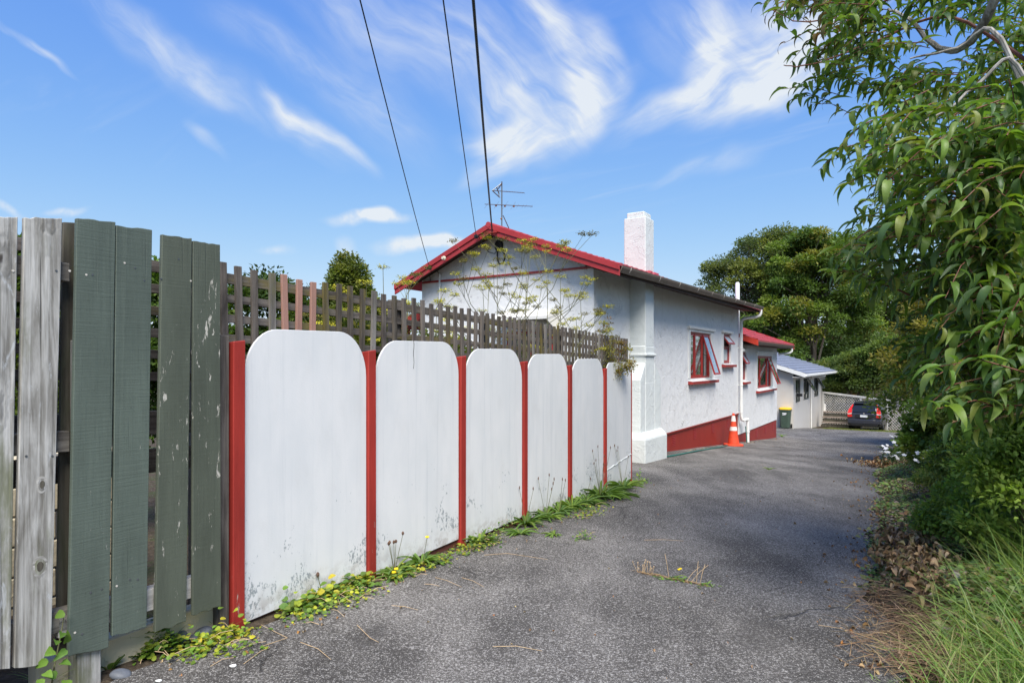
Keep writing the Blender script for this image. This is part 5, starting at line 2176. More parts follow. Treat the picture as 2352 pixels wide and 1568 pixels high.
def make_tree(name, lab, cat, base, ells, nclump, per, crad, leaf, cols, seed, trunk_r=.2, trunk_top=None, nlimb=14, bark='bark', flat=.6, asp=.5,
              tmpl=T_DIAMOND, mat='leaf', group=None, lo=.55, fork=False, up=.35):
    rng = np.random.default_rng(seed)
    base = Vector(base)
    t = thing(name, base, lab, cat, group)
    C = crown_points(ells, nclump, rng, lo)
    top = Vector(trunk_top) if trunk_top else Vector((np.mean([e[0] for e in ells]), np.mean([e[1] for e in ells]), np.mean([e[2] for e in ells])))
    m = MB()
    mid = base.lerp(top, .5) + Vector(rng.normal(size=3) * .03 * (top - base).length)
    m.tube([base - Vector((0, 0, .2)), base.lerp(mid, .5), mid, mid.lerp(top, .5), top], [trunk_r * 1.25, trunk_r, trunk_r * .85, trunk_r * .65, trunk_r * .4], 9)
    for i in rng.choice(len(C), min(nlimb, len(C)), replace=False):
        c = Vector(C[i])
        f = rng.uniform(.35, .95)
        s = base.lerp(mid, f * 2) if f < .5 else mid.lerp(top, f * 2 - 1)
        md = s.lerp(c, .5) + Vector((0, 0, .08 * (c - s).length)) + Vector(rng.normal(size=3) * .05 * (c - s).length)
        m.tube([s, md, c], [trunk_r * .42, trunk_r * .25, trunk_r * .08], 6)
    m.build('trunk', M[bark], t, smooth=True)
    L = Leaves()
    clump_leaves(L, C, crad * rng.uniform(.7, 1.3, len(C)), per, leaf, cols, rng, flat, tmpl, asp, up)
    L.build('crown', M[mat], t, origin=tuple(base))
    return t


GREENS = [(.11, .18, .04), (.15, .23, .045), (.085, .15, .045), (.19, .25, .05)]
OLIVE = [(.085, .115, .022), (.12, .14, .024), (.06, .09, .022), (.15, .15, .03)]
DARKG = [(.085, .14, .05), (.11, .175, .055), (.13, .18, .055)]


def gz(x, y):
    return G(x, y)


def far_trees():
    def E(u, v, y, ru, rv, rd=None):
        p = at_y(u, v, y)
        k = y / FPX
        return (p.x, p.y, p.z, ru * k, rd if rd else ru * k, rv * k)
    y = 56
    b = at_y(1745, 900, y); b.z = gz(b.x, b.y)
    make_tree('broadleaf_tree', 'dark open-crowned tree rising behind the white flue pipe', 'tree', b,
              [E(1700, 660, y, 75, 80), (E(1750, 610, y, 70, 75)), E(1770, 700, y, 80, 90), E(1660, 640, y, 40, 45), E(1800, 580, y, 60, 55)],
              150, 230, 1.05, .25, [(.085, .12, .05), (.115, .145, .05), (.10, .125, .06), (.19, .21, .05)], 11, .24, nlimb=40, flat=.75, bark='bark', lo=.35)
    y = 52
    b = at_y(1885, 900, y); b.z = gz(b.x, b.y)
    make_tree('broadleaf_tree', 'tall yellow-green tree with a forked pale trunk behind the grey roof', 'tree', b,
              [E(1860, 600, y, 85, 70), E(1900, 660, y, 105, 75), E(1820, 690, y, 75, 60), E(1910, 745, y, 100, 60), E(1790, 760, y, 70, 60), E(1850, 570, y, 60, 35),
               E(1960, 620, y, 75, 80), E(1780, 820, y, 60, 50)],
              240, 260, .95, .27, [(.20, .29, .06), (.27, .35, .065), (.16, .25, .055), (.13, .21, .055), (.32, .31, .06), (.12, .20, .055)], 12, .26, nlimb=40, flat=.72, bark='bark', lo=.4, up=.45)
    y = 62
    for k, (u, v, ru, rv, lab) in enumerate(((1700, 800, 110, 80, 'dark tree mass low behind the red wing roof'), (1840, 840, 120, 90, 'deep green tree below the forked trunk'),
                                             (2010, 760, 130, 140, 'dark tree to the right of the yellow-green tree'))):
        b = at_y(u, 930, y); b.z = gz(b.x, b.y)
        make_tree('evergreen_tree', lab, 'tree', b, [E(u, v, y, ru, rv), E(u + 40, v + 40, y, ru * .8, rv * .8)], 110, 230, 1.5, .34,
                  DARKG + [(.10, .05, .03)] if k == 1 else DARKG, 20 + k, .3, nlimb=10, flat=.7)
    # feathery bushes above the white lattice
    for k, (u, v, yy, ru, rv, lab, cols) in enumerate((
            (1975, 875, 44, 75, 62, 'feathery yellow-green bush over the white lattice fence', [(.13, .19, .05), (.18, .24, .06), (.10, .15, .05), (.24, .27, .07)]),
            (1915, 880, 47, 45, 55, 'dark bush between the pale house and the white lattice', DARKG + [(.05, .08, .02)]),
            (2045, 850, 42, 60, 80, 'dense green bush at the end of the white lattice', [(.11, .17, .04), (.15, .21, .05), (.08, .12, .04)]))):
        b = at_y(u, 960, yy); b.z = gz(b.x, b.y)
        make_tree('garden_bush', lab, 'bush', b, [E(u, v, yy, ru, rv)], 90, 240, .75, .2, cols, 30 + k, .12, nlimb=8, flat=.5, asp=.34)
    # a pale banana-like leaf over the fence
    # far wood closing the view
    rng = np.random.default_rng(99)
    L = Leaves()
    C = []
    for k in range(150):
        u = rng.uniform(1500, 2750)
        yy = rng.uniform(75, 95)
        p = at_y(u, 832, yy)
        C.append((p.x, p.y, rng.uniform(-2, 5.5)))
    clump_leaves(L, np.array(C), 2.6, 130, .6, DARKG, rng, .9)
    o = L.build('woods', M['leaf'], None)
    tag(o, 'far dark wood closing the view behind the trees', 'woods', kind='stuff')


far_trees()


def side_shrubs():
    """growth along the right side of the drive"""
    def sh(name, lab, s, r_, h, rs, cols, seed, leaf, per=260, ncl=80, asp=.5, bark='bark', crad=.42, zc=None, mat='leaf'):
        b = sr(s, r_)
        z = b.z
        e = []
        rr = random.Random(seed)
        for k in range(4):
            e.append((b.x + rr.uniform(-.35, .35) * rs, b.y + rr.uniform(-.35, .35) * rs, z + h * (.32 + .18 * k), rs * (1 - .14 * k), rs * (1 - .14 * k), h * .3))
        make_tree(name, lab, 'shrub', b, e, ncl, per, crad, leaf, cols, seed, .07, nlimb=14, flat=.7, asp=asp, bark=bark, mat=mat)
    sh('hedge_shrub', 'leafy yellow-green shrub arching over the drive near the car', 27.5, 2.6, 5.6, 2.2, [(.16, .22, .045), (.23, .28, .055), (.10, .155, .04), (.29, .27, .05)], 41, .16, 300, 110, crad=.6)
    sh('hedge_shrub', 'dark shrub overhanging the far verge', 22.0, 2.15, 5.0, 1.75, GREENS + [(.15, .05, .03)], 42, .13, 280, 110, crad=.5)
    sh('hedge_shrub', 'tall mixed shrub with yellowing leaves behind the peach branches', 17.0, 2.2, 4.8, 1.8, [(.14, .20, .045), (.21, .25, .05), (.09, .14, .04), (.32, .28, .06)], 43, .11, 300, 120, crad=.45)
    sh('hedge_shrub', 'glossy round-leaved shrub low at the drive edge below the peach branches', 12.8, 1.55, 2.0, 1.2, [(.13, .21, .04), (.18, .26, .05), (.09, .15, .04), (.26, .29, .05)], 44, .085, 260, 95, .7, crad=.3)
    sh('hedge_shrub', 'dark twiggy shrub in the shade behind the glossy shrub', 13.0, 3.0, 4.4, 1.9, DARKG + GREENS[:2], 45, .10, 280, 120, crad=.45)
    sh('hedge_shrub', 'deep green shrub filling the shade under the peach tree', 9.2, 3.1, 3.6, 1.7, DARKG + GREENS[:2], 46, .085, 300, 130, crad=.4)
    sh('hedge_shrub', 'low leafy shrub beside the white-flowered bush', 9.6, 1.30, 1.9, .62, GREENS, 51, .06, 240, 70, crad=.22)
    sh('hedge_shrub', 'bright leafy shrub rising behind the long grass', 6.3, 1.0, 1.5, .45, [(.19, .29, .06), (.25, .35, .07), (.14, .23, .06)], 53, .055, 260, 75, crad=.2)
    sh('hedge_shrub', 'pale green shrub between the dead branch and the glossy shrub', 11.2, 1.4, 2.0, .75, [(.19, .28, .07), (.25, .33, .09), (.14, .22, .06)], 54, .065, 260, 100, crad=.24)
    for k_, (s_, r_, h_, lab_) in enumerate(((7.0, .62, .5, 'bright low weed shrub just past the dead branch'), (8.6, 1.0, .6, 'light green weed shrub below the white-flowered bush'),
                                            (10.4, .78, .65, 'yellow-green weed shrub by the leaf drift'), (12.6, .8, .7, 'leafy weed shrub at the bend of the drive edge'))):
        sh('weed_shrub', lab_, s_, r_, h_, .34, [(.20, .30, .06), (.26, .36, .07), (.15, .24, .06), (.34, .36, .10)], 80 + k_, .045, 190, 45, crad=.15)
    sh('hedge_shrub', 'low dark shrub at the edge under the lowest peach leaves', 7.6, 1.08, 1.5, .5, GREENS, 52, .05, 240, 60, crad=.2)
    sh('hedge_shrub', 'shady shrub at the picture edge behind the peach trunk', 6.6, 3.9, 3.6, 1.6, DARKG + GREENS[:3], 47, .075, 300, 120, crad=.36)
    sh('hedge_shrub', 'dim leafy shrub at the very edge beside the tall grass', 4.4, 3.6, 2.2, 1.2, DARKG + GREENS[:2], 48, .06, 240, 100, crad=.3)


side_shrubs()


def garden_behind_fence():
    rng0 = random.Random(1)
    def g(u, y):
        p = at_y(u, 900, y)
        p.z = G(p.x, p.y)
        return p
    def bush(lab, u, v, y, ru, rv, cols, seed, leaf, ncl=70, per=220, asp=.5, crad=.3, bark='bark'):
        b = g(u, y)
        c = at_y(u, v, y)
        k = y / FPX
        if seed == 61:
            es = []
            for du, dv, a_, b_ in ((0, -20, 26, 75), (-32, 10, 26, 60), (34, 15, 30, 60), (62, 50, 34, 50), (-10, 70, 70, 70), (10, -55, 12, 45), (-15, -45, 10, 40), (28, -35, 12, 40)):
                q = at_y(u + du, v + dv, y)
                es.append((q.x, q.y + rng0.uniform(-.2, .2), q.z, a_ * k, a_ * k, b_ * k))
            make_tree('garden_bush', lab, 'bush', b, es, 230, 150, .16, leaf, cols, seed, .05, nlimb=50, flat=1.1, asp=asp, lo=.2)
            return
        make_tree('garden_bush', lab, 'bush', b, [(c.x, c.y, c.z, ru * k, ru * k, rv * k), (c.x, c.y + .3, max(b.z + .4, c.z - rv * k * .9), ru * k * 1.1, ru * k, rv * k)], ncl, per, crad, leaf, cols, seed, .05, nlimb=16, flat=.85, asp=asp)
    bush('upright small-leaved bush rising above the lattice left of the gable', 795, 690, 9.5, 55, 95, [(.17, .21, .04), (.24, .26, .05), (.11, .15, .035)], 61, .055, 110, 260, crad=.24)
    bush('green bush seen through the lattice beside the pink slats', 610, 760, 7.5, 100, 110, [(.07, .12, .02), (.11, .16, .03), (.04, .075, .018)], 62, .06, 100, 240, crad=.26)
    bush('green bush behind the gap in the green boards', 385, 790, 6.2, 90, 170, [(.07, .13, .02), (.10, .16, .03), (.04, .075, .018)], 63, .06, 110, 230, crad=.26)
    for k_ in range(3):
        q_ = fpt(-2.6 - 1.5 * k_, -2.6, 0)
        q_.z = G(q_.x, q_.y)
        make_tree('garden_bush', 'green bush hidden behind the bare grey boards', 'bush', q_, [(q_.x, q_.y, q_.z + 1.2, .8, .8, 1.2)], 60, 160, .3, .07, GREENS, 70 + k_, .05, nlimb=8, flat=.85, group='bushes hidden behind the bare boards')
    bush('bush glimpsed between the bare grey boards', 50, 760, 5.4, 110, 190, [(.09, .14, .02), (.13, .16, .03), (.05, .08, .02)], 64, .055, 110, 230, crad=.26)
    bush('yellow-green undergrowth behind the lattice before the gable', 1000, 880, 8.6, 130, 90, [(.13, .16, .03), (.19, .19, .03), (.07, .10, .022)], 65, .06, 100, 240, crad=.28)
    bush('yellowish undergrowth behind the middle of the lattice', 830, 860, 7.6, 120, 100, [(.13, .16, .03), (.21, .19, .03), (.07, .10, .022)], 66, .06, 100, 240, crad=.28)
    bush('low shrub behind the far lattice before the wall', 1210, 900, 10.2, 90, 75, [(.12, .15, .03), (.16, .17, .03), (.07, .10, .022)], 67, .055, 70, 220, crad=.26)


garden_behind_fence()


# ------------------------------------------------------------------ fennel
def fennel(lab, u, y, vtop, seed, spread=1.0, nbr=7, thick=.010):
    rng = np.random.default_rng(seed)
    rr = random.Random(seed)
    b = at_y(u, 900, y)
    b.z = G(b.x, b.y)
    top = at_y(u + rr.uniform(-15, 15), vtop, y)
    H = top.z - b.z
    t = thing('fennel_plant', b, lab, 'plant')
    m = MB()
    Cn, R_ = [], []
    main = [b, b.lerp(top, .35) + Vector((rr.uniform(-.05, .05), 0, 0)), b.lerp(top, .7) + Vector((rr.uniform(-.06, .06), rr.uniform(-.05, .05), 0)), top]
    m.tube(main, [thick, thick * .85, thick * .6, thick * .35], 6)
    ends = [(top, 1.0)]
    for k in range(nbr):
        f = .42 + .5 * k / nbr + rr.uniform(-.03, .03)
        s = main[1].lerp(main[2], (f - .35) / .35) if f < .7 else main[2].lerp(main[3], (f - .7) / .3)
        az = k * 2.4 + rr.uniform(-.5, .5)
        ln = H * rr.uniform(.14, .30) * spread * (1.25 - f * .5)
        e = s + Vector((math.cos(az) * ln * .85, math.sin(az) * ln * .6, ln * rr.uniform(.7, 1.15)))
        mid = s.lerp(e, .5) + Vector((math.cos(az) * ln * .13, math.sin(az) * ln * .1, -.03))
        m.tube([s, mid, e], [thick * .55, thick * .42, thick * .3], 5)
        ends.append((e, .9))
        for j in range(2):
            az2 = az + rr.uniform(-1.3, 1.3)
            l2 = ln * rr.uniform(.4, .7)
            e2 = mid.lerp(e, rr.random() * .6) 
            e3 = e2 + Vector((math.cos(az2) * l2 * .8, math.sin(az2) * l2 * .6, l2 * rr.uniform(.5, 1.0)))
            m.tube([e2, e3], [thick * .35, thick * .22], 4)
            ends.append((e3, .75))
    P, D, U, S, T = [], [], [], [], []
    for e, sc in ends:
        nray = 14
        dry = rng.random() < .3
        for k in range(nray):
            az = 2 * math.pi * k / nray + rr.uniform(-.2, .2)
            rad = .085 * sc * rr.uniform(.35, 1.15)
            c = e + Vector((math.cos(az) * rad, math.sin(az) * rad, .035 * sc + rr.uniform(-.008, .008)))
            m.tube([e, c], [.0015, .001], 3, cap=False)
            for q in range(8):
                dv = Vector(rng.normal(size=3) * .012)
                P.append(tuple(c + dv))
                D.append(rng.normal(size=3))
                U.append((rr.uniform(-.4, .4), rr.uniform(-.4, .4), 1))
                S.append(rr.uniform(.012, .022))
                T.append((.20, .17, .04) if dry else random.Random(q + k + seed).choice([(.66, .58, .05), (.54, .52, .06), (.42, .43, .06)]))
    # hair-fine leaves low on the stem
    for k in range(110):
        f = rng.uniform(.1, .6)
        s = b.lerp(top, f)
        az = rng.uniform(0, 6.28)
        s2 = s + Vector((math.cos(az), math.sin(az), .5)) * rng.uniform(.03, .16)
        P.append(tuple(s2))
        D.append((math.cos(az), math.sin(az), .4))
        U.append((0, 0, 1))
        S.append(rng.uniform(.05, .11))
        T.append((.16, .19, .05))
    m.build('stem', M['stem'], t)
    L = Leaves()
    S = np.array(S)
    L.add(np.array(P), np.array(D), np.array(U), S, np.where(S > .03, S * .06, S * .8), T_DIAMOND, np.array(T))
    L.build('flower_heads', M['fennel'], t, origin=tuple(b))


fennel('tall fennel with yellow umbels before the gable wall, nearest the conduit', 1120, 8.6, 668, 1, 1.1, 8)
fennel('tallest fennel reaching up to the bargeboard in front of the gable', 1205, 8.3, 566, 2, 1.15, 9)
fennel('fennel with wide flat umbels left of the tallest fennel', 1150, 9.2, 600, 3, 1.1, 8)
fennel('fennel standing before the gable corner', 1295, 9.4, 640, 4, 1.0, 7)
fennel('thin fennel leaning out beside the chimney', 1330, 9.8, 690, 5, 1.0, 6)
fennel('fennel between the tallest stem and the gable corner', 1250, 9.0, 628, 6, 1.0, 7)
fennel('fennel with dark seed heads against the sky left of the gable', 885, 7.6, 618, 7, .8, 4)
fennel('yellow fennel beside the upright bush', 850, 7.2, 655, 8, 1.0, 8)
fennel('short yellow fennel under the left bargeboard', 940, 7.8, 655, 9, 1.0, 7)
fennel('low yellow fennel behind the middle of the lattice', 1000, 7.6, 720, 10, 1.0, 8)
fennel('low yellow fennel behind the pink slats', 735, 6.4, 735, 12, 1.0, 8)


# ------------------------------------------------------------------ peach tree
def w_lance(t):
    return max(0.03, math.sin(math.pi * min(1, t * .96 + .03) ** .85) ** .9)


PEACH_T = [t_blade(8, d, .6, w_lance, tw, wv * .6, .16) for d, tw, wv in ((.6, .5, .010), (1.1, -.4, .012), (1.5, .5, .014), (1.9, .1, .012), (2.4, -.4, .014), (1.4, .9, .016))]
PEACH_C = [(.105, .195, .040), (.13, .24, .045), (.085, .160, .045), (.17, .28, .05), (.075, .14, .050), (.20, .29, .07), (.23, .27, .06)]
YOUNG_C = [(.14, .22, .025), (.11, .19, .03)]
RUST_C = [(.20, .13, .045), (.16, .12, .05), (.22, .10, .05)]


def in_poly(x, y, poly):
    c = False
    j = len(poly) - 1
    for i in range(len(poly)):
        xi, yi = poly[i]
        xj, yj = poly[j]
        if (yi > y) != (yj > y) and x < (xj - xi) * (y - yi) / (yj - yi) + xi:
            c = not c
        j = i
    return c


def peach_tree():
    rng = np.random.default_rng(5)
    rr = random.Random(5)
    base = Vector((3.95, 4.35, 0))
    base.z = G(base.x, base.y)
    t = thing('peach_tree', base, 'peach tree with long drooping leaves leaning over the drive', 'tree')
    tr = [base - Vector((0, 0, .2)), base + Vector((-.02, 0, .7)), Vector((3.95, 4.3, 1.7)), Vector((3.76, 4.25, 2.7)), Vector((3.60, 4.2, 3.6)), Vector((3.5, 4.25, 4.6)), Vector((3.45, 4.4, 5.6))]
    m = MB()
    m.tube(tr, [.12, .10, .09, .078, .068, .055, .04], 10)
    m.build('trunk', M['bark_pale'], t, smooth=True)

    def limb(pts, r0, mat='bark_pale'):
        m = MB()
        q = []
        for i in range(len(pts) - 1):
            p0, p1, p2, p3 = pts[max(i - 1, 0)], pts[i], pts[i + 1], pts[min(i + 2, len(pts) - 1)]
            for k in range(5):
                f = k / 5
                q.append(.5 * ((2 * p1) + (p2 - p0) * f + (2 * p0 - 5 * p1 + 4 * p2 - p3) * f * f + (3 * p1 - p0 - 3 * p2 + p3) * f ** 3) + Vector((rr.uniform(-1, 1), rr.uniform(-1, 1), rr.uniform(-1, 1))) * .006)
        pts = q + [pts[-1]]
        n = len(pts)
        m.tube(pts, [r0 * (1 - .75 * i / (n - 1)) for i in range(n)], 7)
        m.build('limb', M[mat], t, smooth=True)
    # seen limbs (from the photograph: they cross the upper right)
    limb([Vector((3.38, 4.25, 4.3)), at_y(2230, 95, 4.6), at_y(2155, 110, 4.8), at_y(2090, 45, 5.0), at_y(2040, 20, 5.1)], .035)
    limb([tr[3], at_y(2300, 90, 4.3), at_y(2200, 110, 4.5), at_y(2090, 135, 4.6)], .022)
    limb([tr[3], at_y(2340, 150, 4.2), at_y(2250, 190, 4.3), at_y(2180, 250, 4.3), at_y(2080, 300, 4.3)], .018)
    limb([tr[2], at_y(2350, 345, 4.0), at_y(2310, 380, 3.9), at_y(2250, 400, 3.8)], .026)
    limb([tr[2], at_y(2370, 760, 4.2), at_y(2300, 775, 4.1), at_y(2260, 785, 4.05)], .05)
    limb([tr[2], at_y(2330, 640, 4.1), at_y(2150, 690, 4.2), at_y(2050, 660, 4.2), at_y(1920, 615, 4.1)], .013, 'twig_red')
    limb([tr[3], at_y(2260, 480, 4.2), at_y(2150, 420, 4.3), at_y(2010, 390, 4.2)], .016, 'twig_red')
    limb([tr[4], at_y(2180, 40, 4.8), at_y(2000, 100, 5.2), at_y(1860, 150, 5.2), at_y(1800, 150, 5.2)], .014, 'twig_red')
    limb([tr[5], at_y(2100, -30, 5.0), at_y(1960, 30, 5.3), at_y(1840, 50, 5.4), at_y(1770, 20, 5.4)], .012, 'twig_red')

    outline = [(1735, -40), (1745, 35), (1765, 75), (1800, 75), (1830, 60), (1850, 110), (1800, 150), (1790, 215), (1830, 248), (1900, 235), (1925, 205),
               (1945, 290), (1985, 355), (2010, 380), (1985, 390), (1905, 370), (1880, 400), (1905, 430), (1960, 490), (1955, 560), (1990, 600), (1935, 590), (1895, 615),
               (1925, 690), (2010, 730), (2060, 760), (2110, 770), (2080, 800), (2060, 850), (2090, 900), (2110, 960), (2190, 1000), (2352, 1010), (2700, 1000), (2700, -200), (1735, -200)]
    gaps = [[(1990, -10), (2050, 25), (2150, 60), (2200, 100), (2230, 130), (2140, 160), (2060, 190), (2010, 180), (2030, 120), (1990, 60)],
            [(2080, 90), (2180, 120), (2250, 190), (2160, 215), (2090, 190)],
            [(2250, -10), (2330, 30), (2300, 110), (2230, 90)]]
    sprigs = []
    tries = 0
    while len(sprigs) < 780 and tries < 40000:
        tries += 1
        u, v = rr.uniform(1720, 2600), rr.uniform(-150, 1010)
        if not in_poly(u - 12, v + 35, outline) or any(in_poly(u, v, g) for g in gaps) or (v < 170 and u > 1990 and rr.random() < .4):
            continue
        y = rr.uniform(3.3, 5.6)
        if u > 2150 and v > 300 and rr.random() < .35:
            y = rr.uniform(3.1, 3.6)
        if v < 260:
            y = rr.uniform(4.4, 6.2)
        p = at_y(u, v, y)
        if u > 2380 and rr.random() < .75 or v < -60:
            continue
        sprigs.append((p, u, v))
    # hand-picked tips that give the outline
    for u, v, y in ((1880, 392, 4.1), (1898, 372, 4.1), (1905, 600, 4.0), (1895, 628, 4.0), (1930, 596, 4.0), (1745, 12, 5.4), (1775, 55, 5.4), (1800, 100, 5.3), (1795, 205, 5.2),
                    (1812, 232, 5.2), (1860, 240, 5.2), (1940, 262, 4.8), (1955, 300, 4.8), (1975, 340, 4.7), (1960, 480, 4.3), (1955, 530, 4.3), (2070, 800, 4.0), (2060, 835, 3.9),
                    (2075, 870, 3.9), (2120, 940, 3.4), (2170, 980, 3.3), (2240, 990, 3.3), (2290, 860, 3.2), (2030, 720, 4.1), (1990, 690, 4.1), (1950, 650, 4.05)):
        sprigs.append((at_y(u, v, y), u, v))
    leaves = []
    tw = MB()
    for p, u, v in sprigs:
        # shoot runs from the tree side to the tip and nods at the end
        far = rr.random()
        back = Vector((rr.uniform(.25, .55), rr.uniform(-.12, .25), rr.uniform(-.05, .28)))
        if u > 2250:
            back = Vector((rr.uniform(-.1, .4), rr.uniform(-.1, .4), rr.uniform(.0, .35)))
        q = p + back
        mid = q.lerp(p, .5) + Vector((0, 0, .05))
        tw.tube([q, mid, p], [.004, .0032, .0015], 4, cap=False)
        nl = rr.randint(9, 14)
        old = v < 140 and u < 1900
        kind = RUST_C + PEACH_C[:2] if old and rr.random() < .6 else PEACH_C
        for k in range(nl):
            f = (k + .6) / nl
            s = q.lerp(mid, f * 2) if f < .5 else mid.lerp(p, f * 2 - 1)
            az = k * 2.4 + rr.uniform(-.5, .5)
            out = (p - q).normalized() * .55
            sd = Vector((math.cos(az), math.sin(az) * .8, rr.uniform(-.55, .45)))
            d = (out + sd * .8 + Vector((0, 0, .32))).normalized()
            nrm = Vector((rr.uniform(-.25, .25), rr.uniform(-.35, .15), 1)).normalized()
            if k >= nl - 2 and rr.random() < .5 and not old:
                col = rr.choice(YOUNG_C)
            else:
                col = rr.choice(kind)
            ln = rr.uniform(.09, .20)
            leaves.append((s, d, nrm, ln, ln * rr.uniform(.20, .29), rr.randrange(6), col))
    tw.build('twigs', M['twig_red'], t, recalc=False)['kind'] = 'stuff'
    # the 300 leaves that show largest are parts of their own
    def vis(l):
        s = l[0]
        uu, vv = CX + FPX * s.x / s.y, VH - FPX * (s.z - CH) / s.y
        return 1e6 + s.y if not (1700 < uu < 2352 and 0 < vv < 1020) else s.y
    order = sorted(range(len(leaves)), key=lambda i: vis(leaves[i]))
    near = set(order[:300])
    meshes = []
    for i, (tv, tq) in enumerate(PEACH_T):
        row = []
        for c in range(3):
            me = bpy.data.meshes.new('leaf')
            me.from_pydata([tuple(x) for x in tv], [], [tuple(x) for x in tq])
            me.polygons.foreach_set('use_smooth', [True] * len(me.polygons))
            at = me.attributes.new('tint', 'FLOAT_COLOR', 'POINT')
            cc = np.ones((len(tv), 4), np.float32)
            cc[:, :3] = (PEACH_C + YOUNG_C)[(i + 2 * c) % 8]
            at.data.foreach_set('color', cc.ravel())
            me.materials.append(M['leaf_peach'])
            row.append(me)
        meshes.append(row)
    bw = WLOC[t.name]
    for i in order[:300]:
        s, d, nrm, ln, wd, k, col = leaves[i]
        o = bpy.data.objects.new('leaf', meshes[k][i % 3])
        COL.objects.link(o)
        o.parent = t
        S = d.cross(nrm).normalized()
        Nn = S.cross(d)
        mt = Matrix((d, S, Nn)).transposed().to_4x4() @ Matrix.Diagonal((ln, wd, ln, 1))
        mt.translation = s - bw
        o.matrix_local = mt
    L = Leaves()
    rest = [leaves[i] for i in order[300:]]
    for k in range(6):
        q = [l for l in rest if l[5] == k]
        col = np.array([l[6] for l in q]) * rng.uniform(.8, 1.22, (len(q), 1))
        L.add(np.array([tuple(l[0]) for l in q]), np.array([tuple(l[1]) for l in q]), np.array([tuple(l[2]) for l in q]), np.array([l[3] for l in q]),
              np.array([l[4] for l in q]), PEACH_T[k], col)
    o = L.build('foliage', M['leaf_peach'], t, origin=tuple(base), smooth=True)
    o['kind'] = 'stuff'


peach_tree()

# ------------------------------------------------------------------ weeds, grass and litter
STRAP = t_blade(5, .9, .5, lambda t: max(.05, math.sin(math.pi * (t * .86 + .1)) ** .7), asp=.12)
STRAP_FLAT = t_blade(5, .5, .4, lambda t: max(.05, math.sin(math.pi * (t * .84 + .12)) ** .7), asp=.18)
GRASS = t_blade(5, .9, .6, lambda t: 1 - .85 * t, asp=.016)
STRAW = t_blade(3, .12, .4, lambda t: 1 - .6 * t, asp=.016)
GRASS_B = t_blade(5, 1.8, .6, lambda t: 1 - .85 * t, asp=.016)
ROUND = t_blade(3, .4, .18, lambda t: math.sin(math.pi * min(1, t * .9 + .08)) ** .5, asp=.8)
CURL = t_blade(4, 1.5, .75, lambda t: max(.08, math.sin(math.pi * min(1, t * .9 + .06)) ** .8), asp=.6)
WEED_C = [(.11, .20, .04), (.15, .25, .045), (.085, .16, .04), (.20, .28, .05)]
WEED_Y = [(.44, .44, .04), (.34, .39, .04), (.18, .29, .04), (.15, .26, .04), (.50, .44, .04)]
GRASS_C = [(.17, .29, .06), (.23, .35, .07), (.13, .23, .06), (.29, .36, .11)]
DRY_C = [(.30, .19, .11), (.22, .135, .08), (.40, .28, .17), (.17, .10, .065), (.34, .17, .07)]


def fence_g(s, n):
    x, y = P0 + s * FA + n * FN
    return Vector((x, y, G(x, y) + .008))


def rosette(name, lab, p, nleaf, ln, wd, seed, cols=WEED_C, stalks=0, flower=None, lift=.5, tmpl=STRAP, stalk_h=.3, spread=.03, cat='weed', group=None):
    rng = np.random.default_rng(seed)
    p = Vector(p)
    t = thing(name, p, lab, cat, group)
    az = rng.uniform(0, 2 * math.pi, nleaf)
    lf = lift + rng.uniform(-.35, .45, nleaf)
    D = np.stack([np.cos(az), np.sin(az), lf], 1)
    P = np.array(p) + np.stack([np.cos(az), np.sin(az), np.zeros(nleaf)], 1) * rng.uniform(0, spread, (nleaf, 1))
    U = np.stack([-np.cos(az) * .5, -np.sin(az) * .5, np.ones(nleaf)], 1) + rng.normal(size=(nleaf, 3)) * .12
    l = ln * rng.uniform(.55, 1.15, nleaf)
    w_ = wd * rng.uniform(.7, 1.2, nleaf)
    if tmpl is GRASS:
        L = Leaves()
        L.add(P, D, U, l, w_, tmpl, pal(nleaf, cols, .2, rng))
        L.build('blades', M['grass'], t, origin=tuple(p), smooth=True)['kind'] = 'stuff'
    else:
        leaf_objects(t, P, D, U, l, w_, {id(STRAP): 'strap', id(STRAP_FLAT): 'flat', id(ROUND): 'round'}[id(tmpl)], tmpl, cols, M['leaf_weed'], rng)
    rr = random.Random(seed)
    for k in range(stalks):
        a = rr.uniform(0, 6.28)
        h = stalk_h * rr.uniform(.7, 1.15)
        top = p + Vector((math.cos(a) * h * .22, math.sin(a) * h * .22, h))
        m = MB()
        m.tube([p, p.lerp(top, .5) + Vector((0, 0, .01)), top], [.0028, .0022, .0018], 4)
        m.build('stalk', M['stem'], t)
        m = MB()
        if flower == 'yellow':
            m.lathe(top, [(.004, -.004), (.019, .004), (.016, .011), (.003, .013)], 9)
            m.build('flower', M['mesh_yellow'], t)
        elif flower == 'bud':
            m.lathe(top, [(.003, -.006), (.010, .004), (.011, .014), (.005, .024)], 7)
            m.build('bud', M['twig'], t)
        else:
            m.lathe(top, [(.002, -.004), (.0065, .006), (.006, .024), (.002, .036)], 6)
            m.build('seed_head', M['twig'], t)
    return t


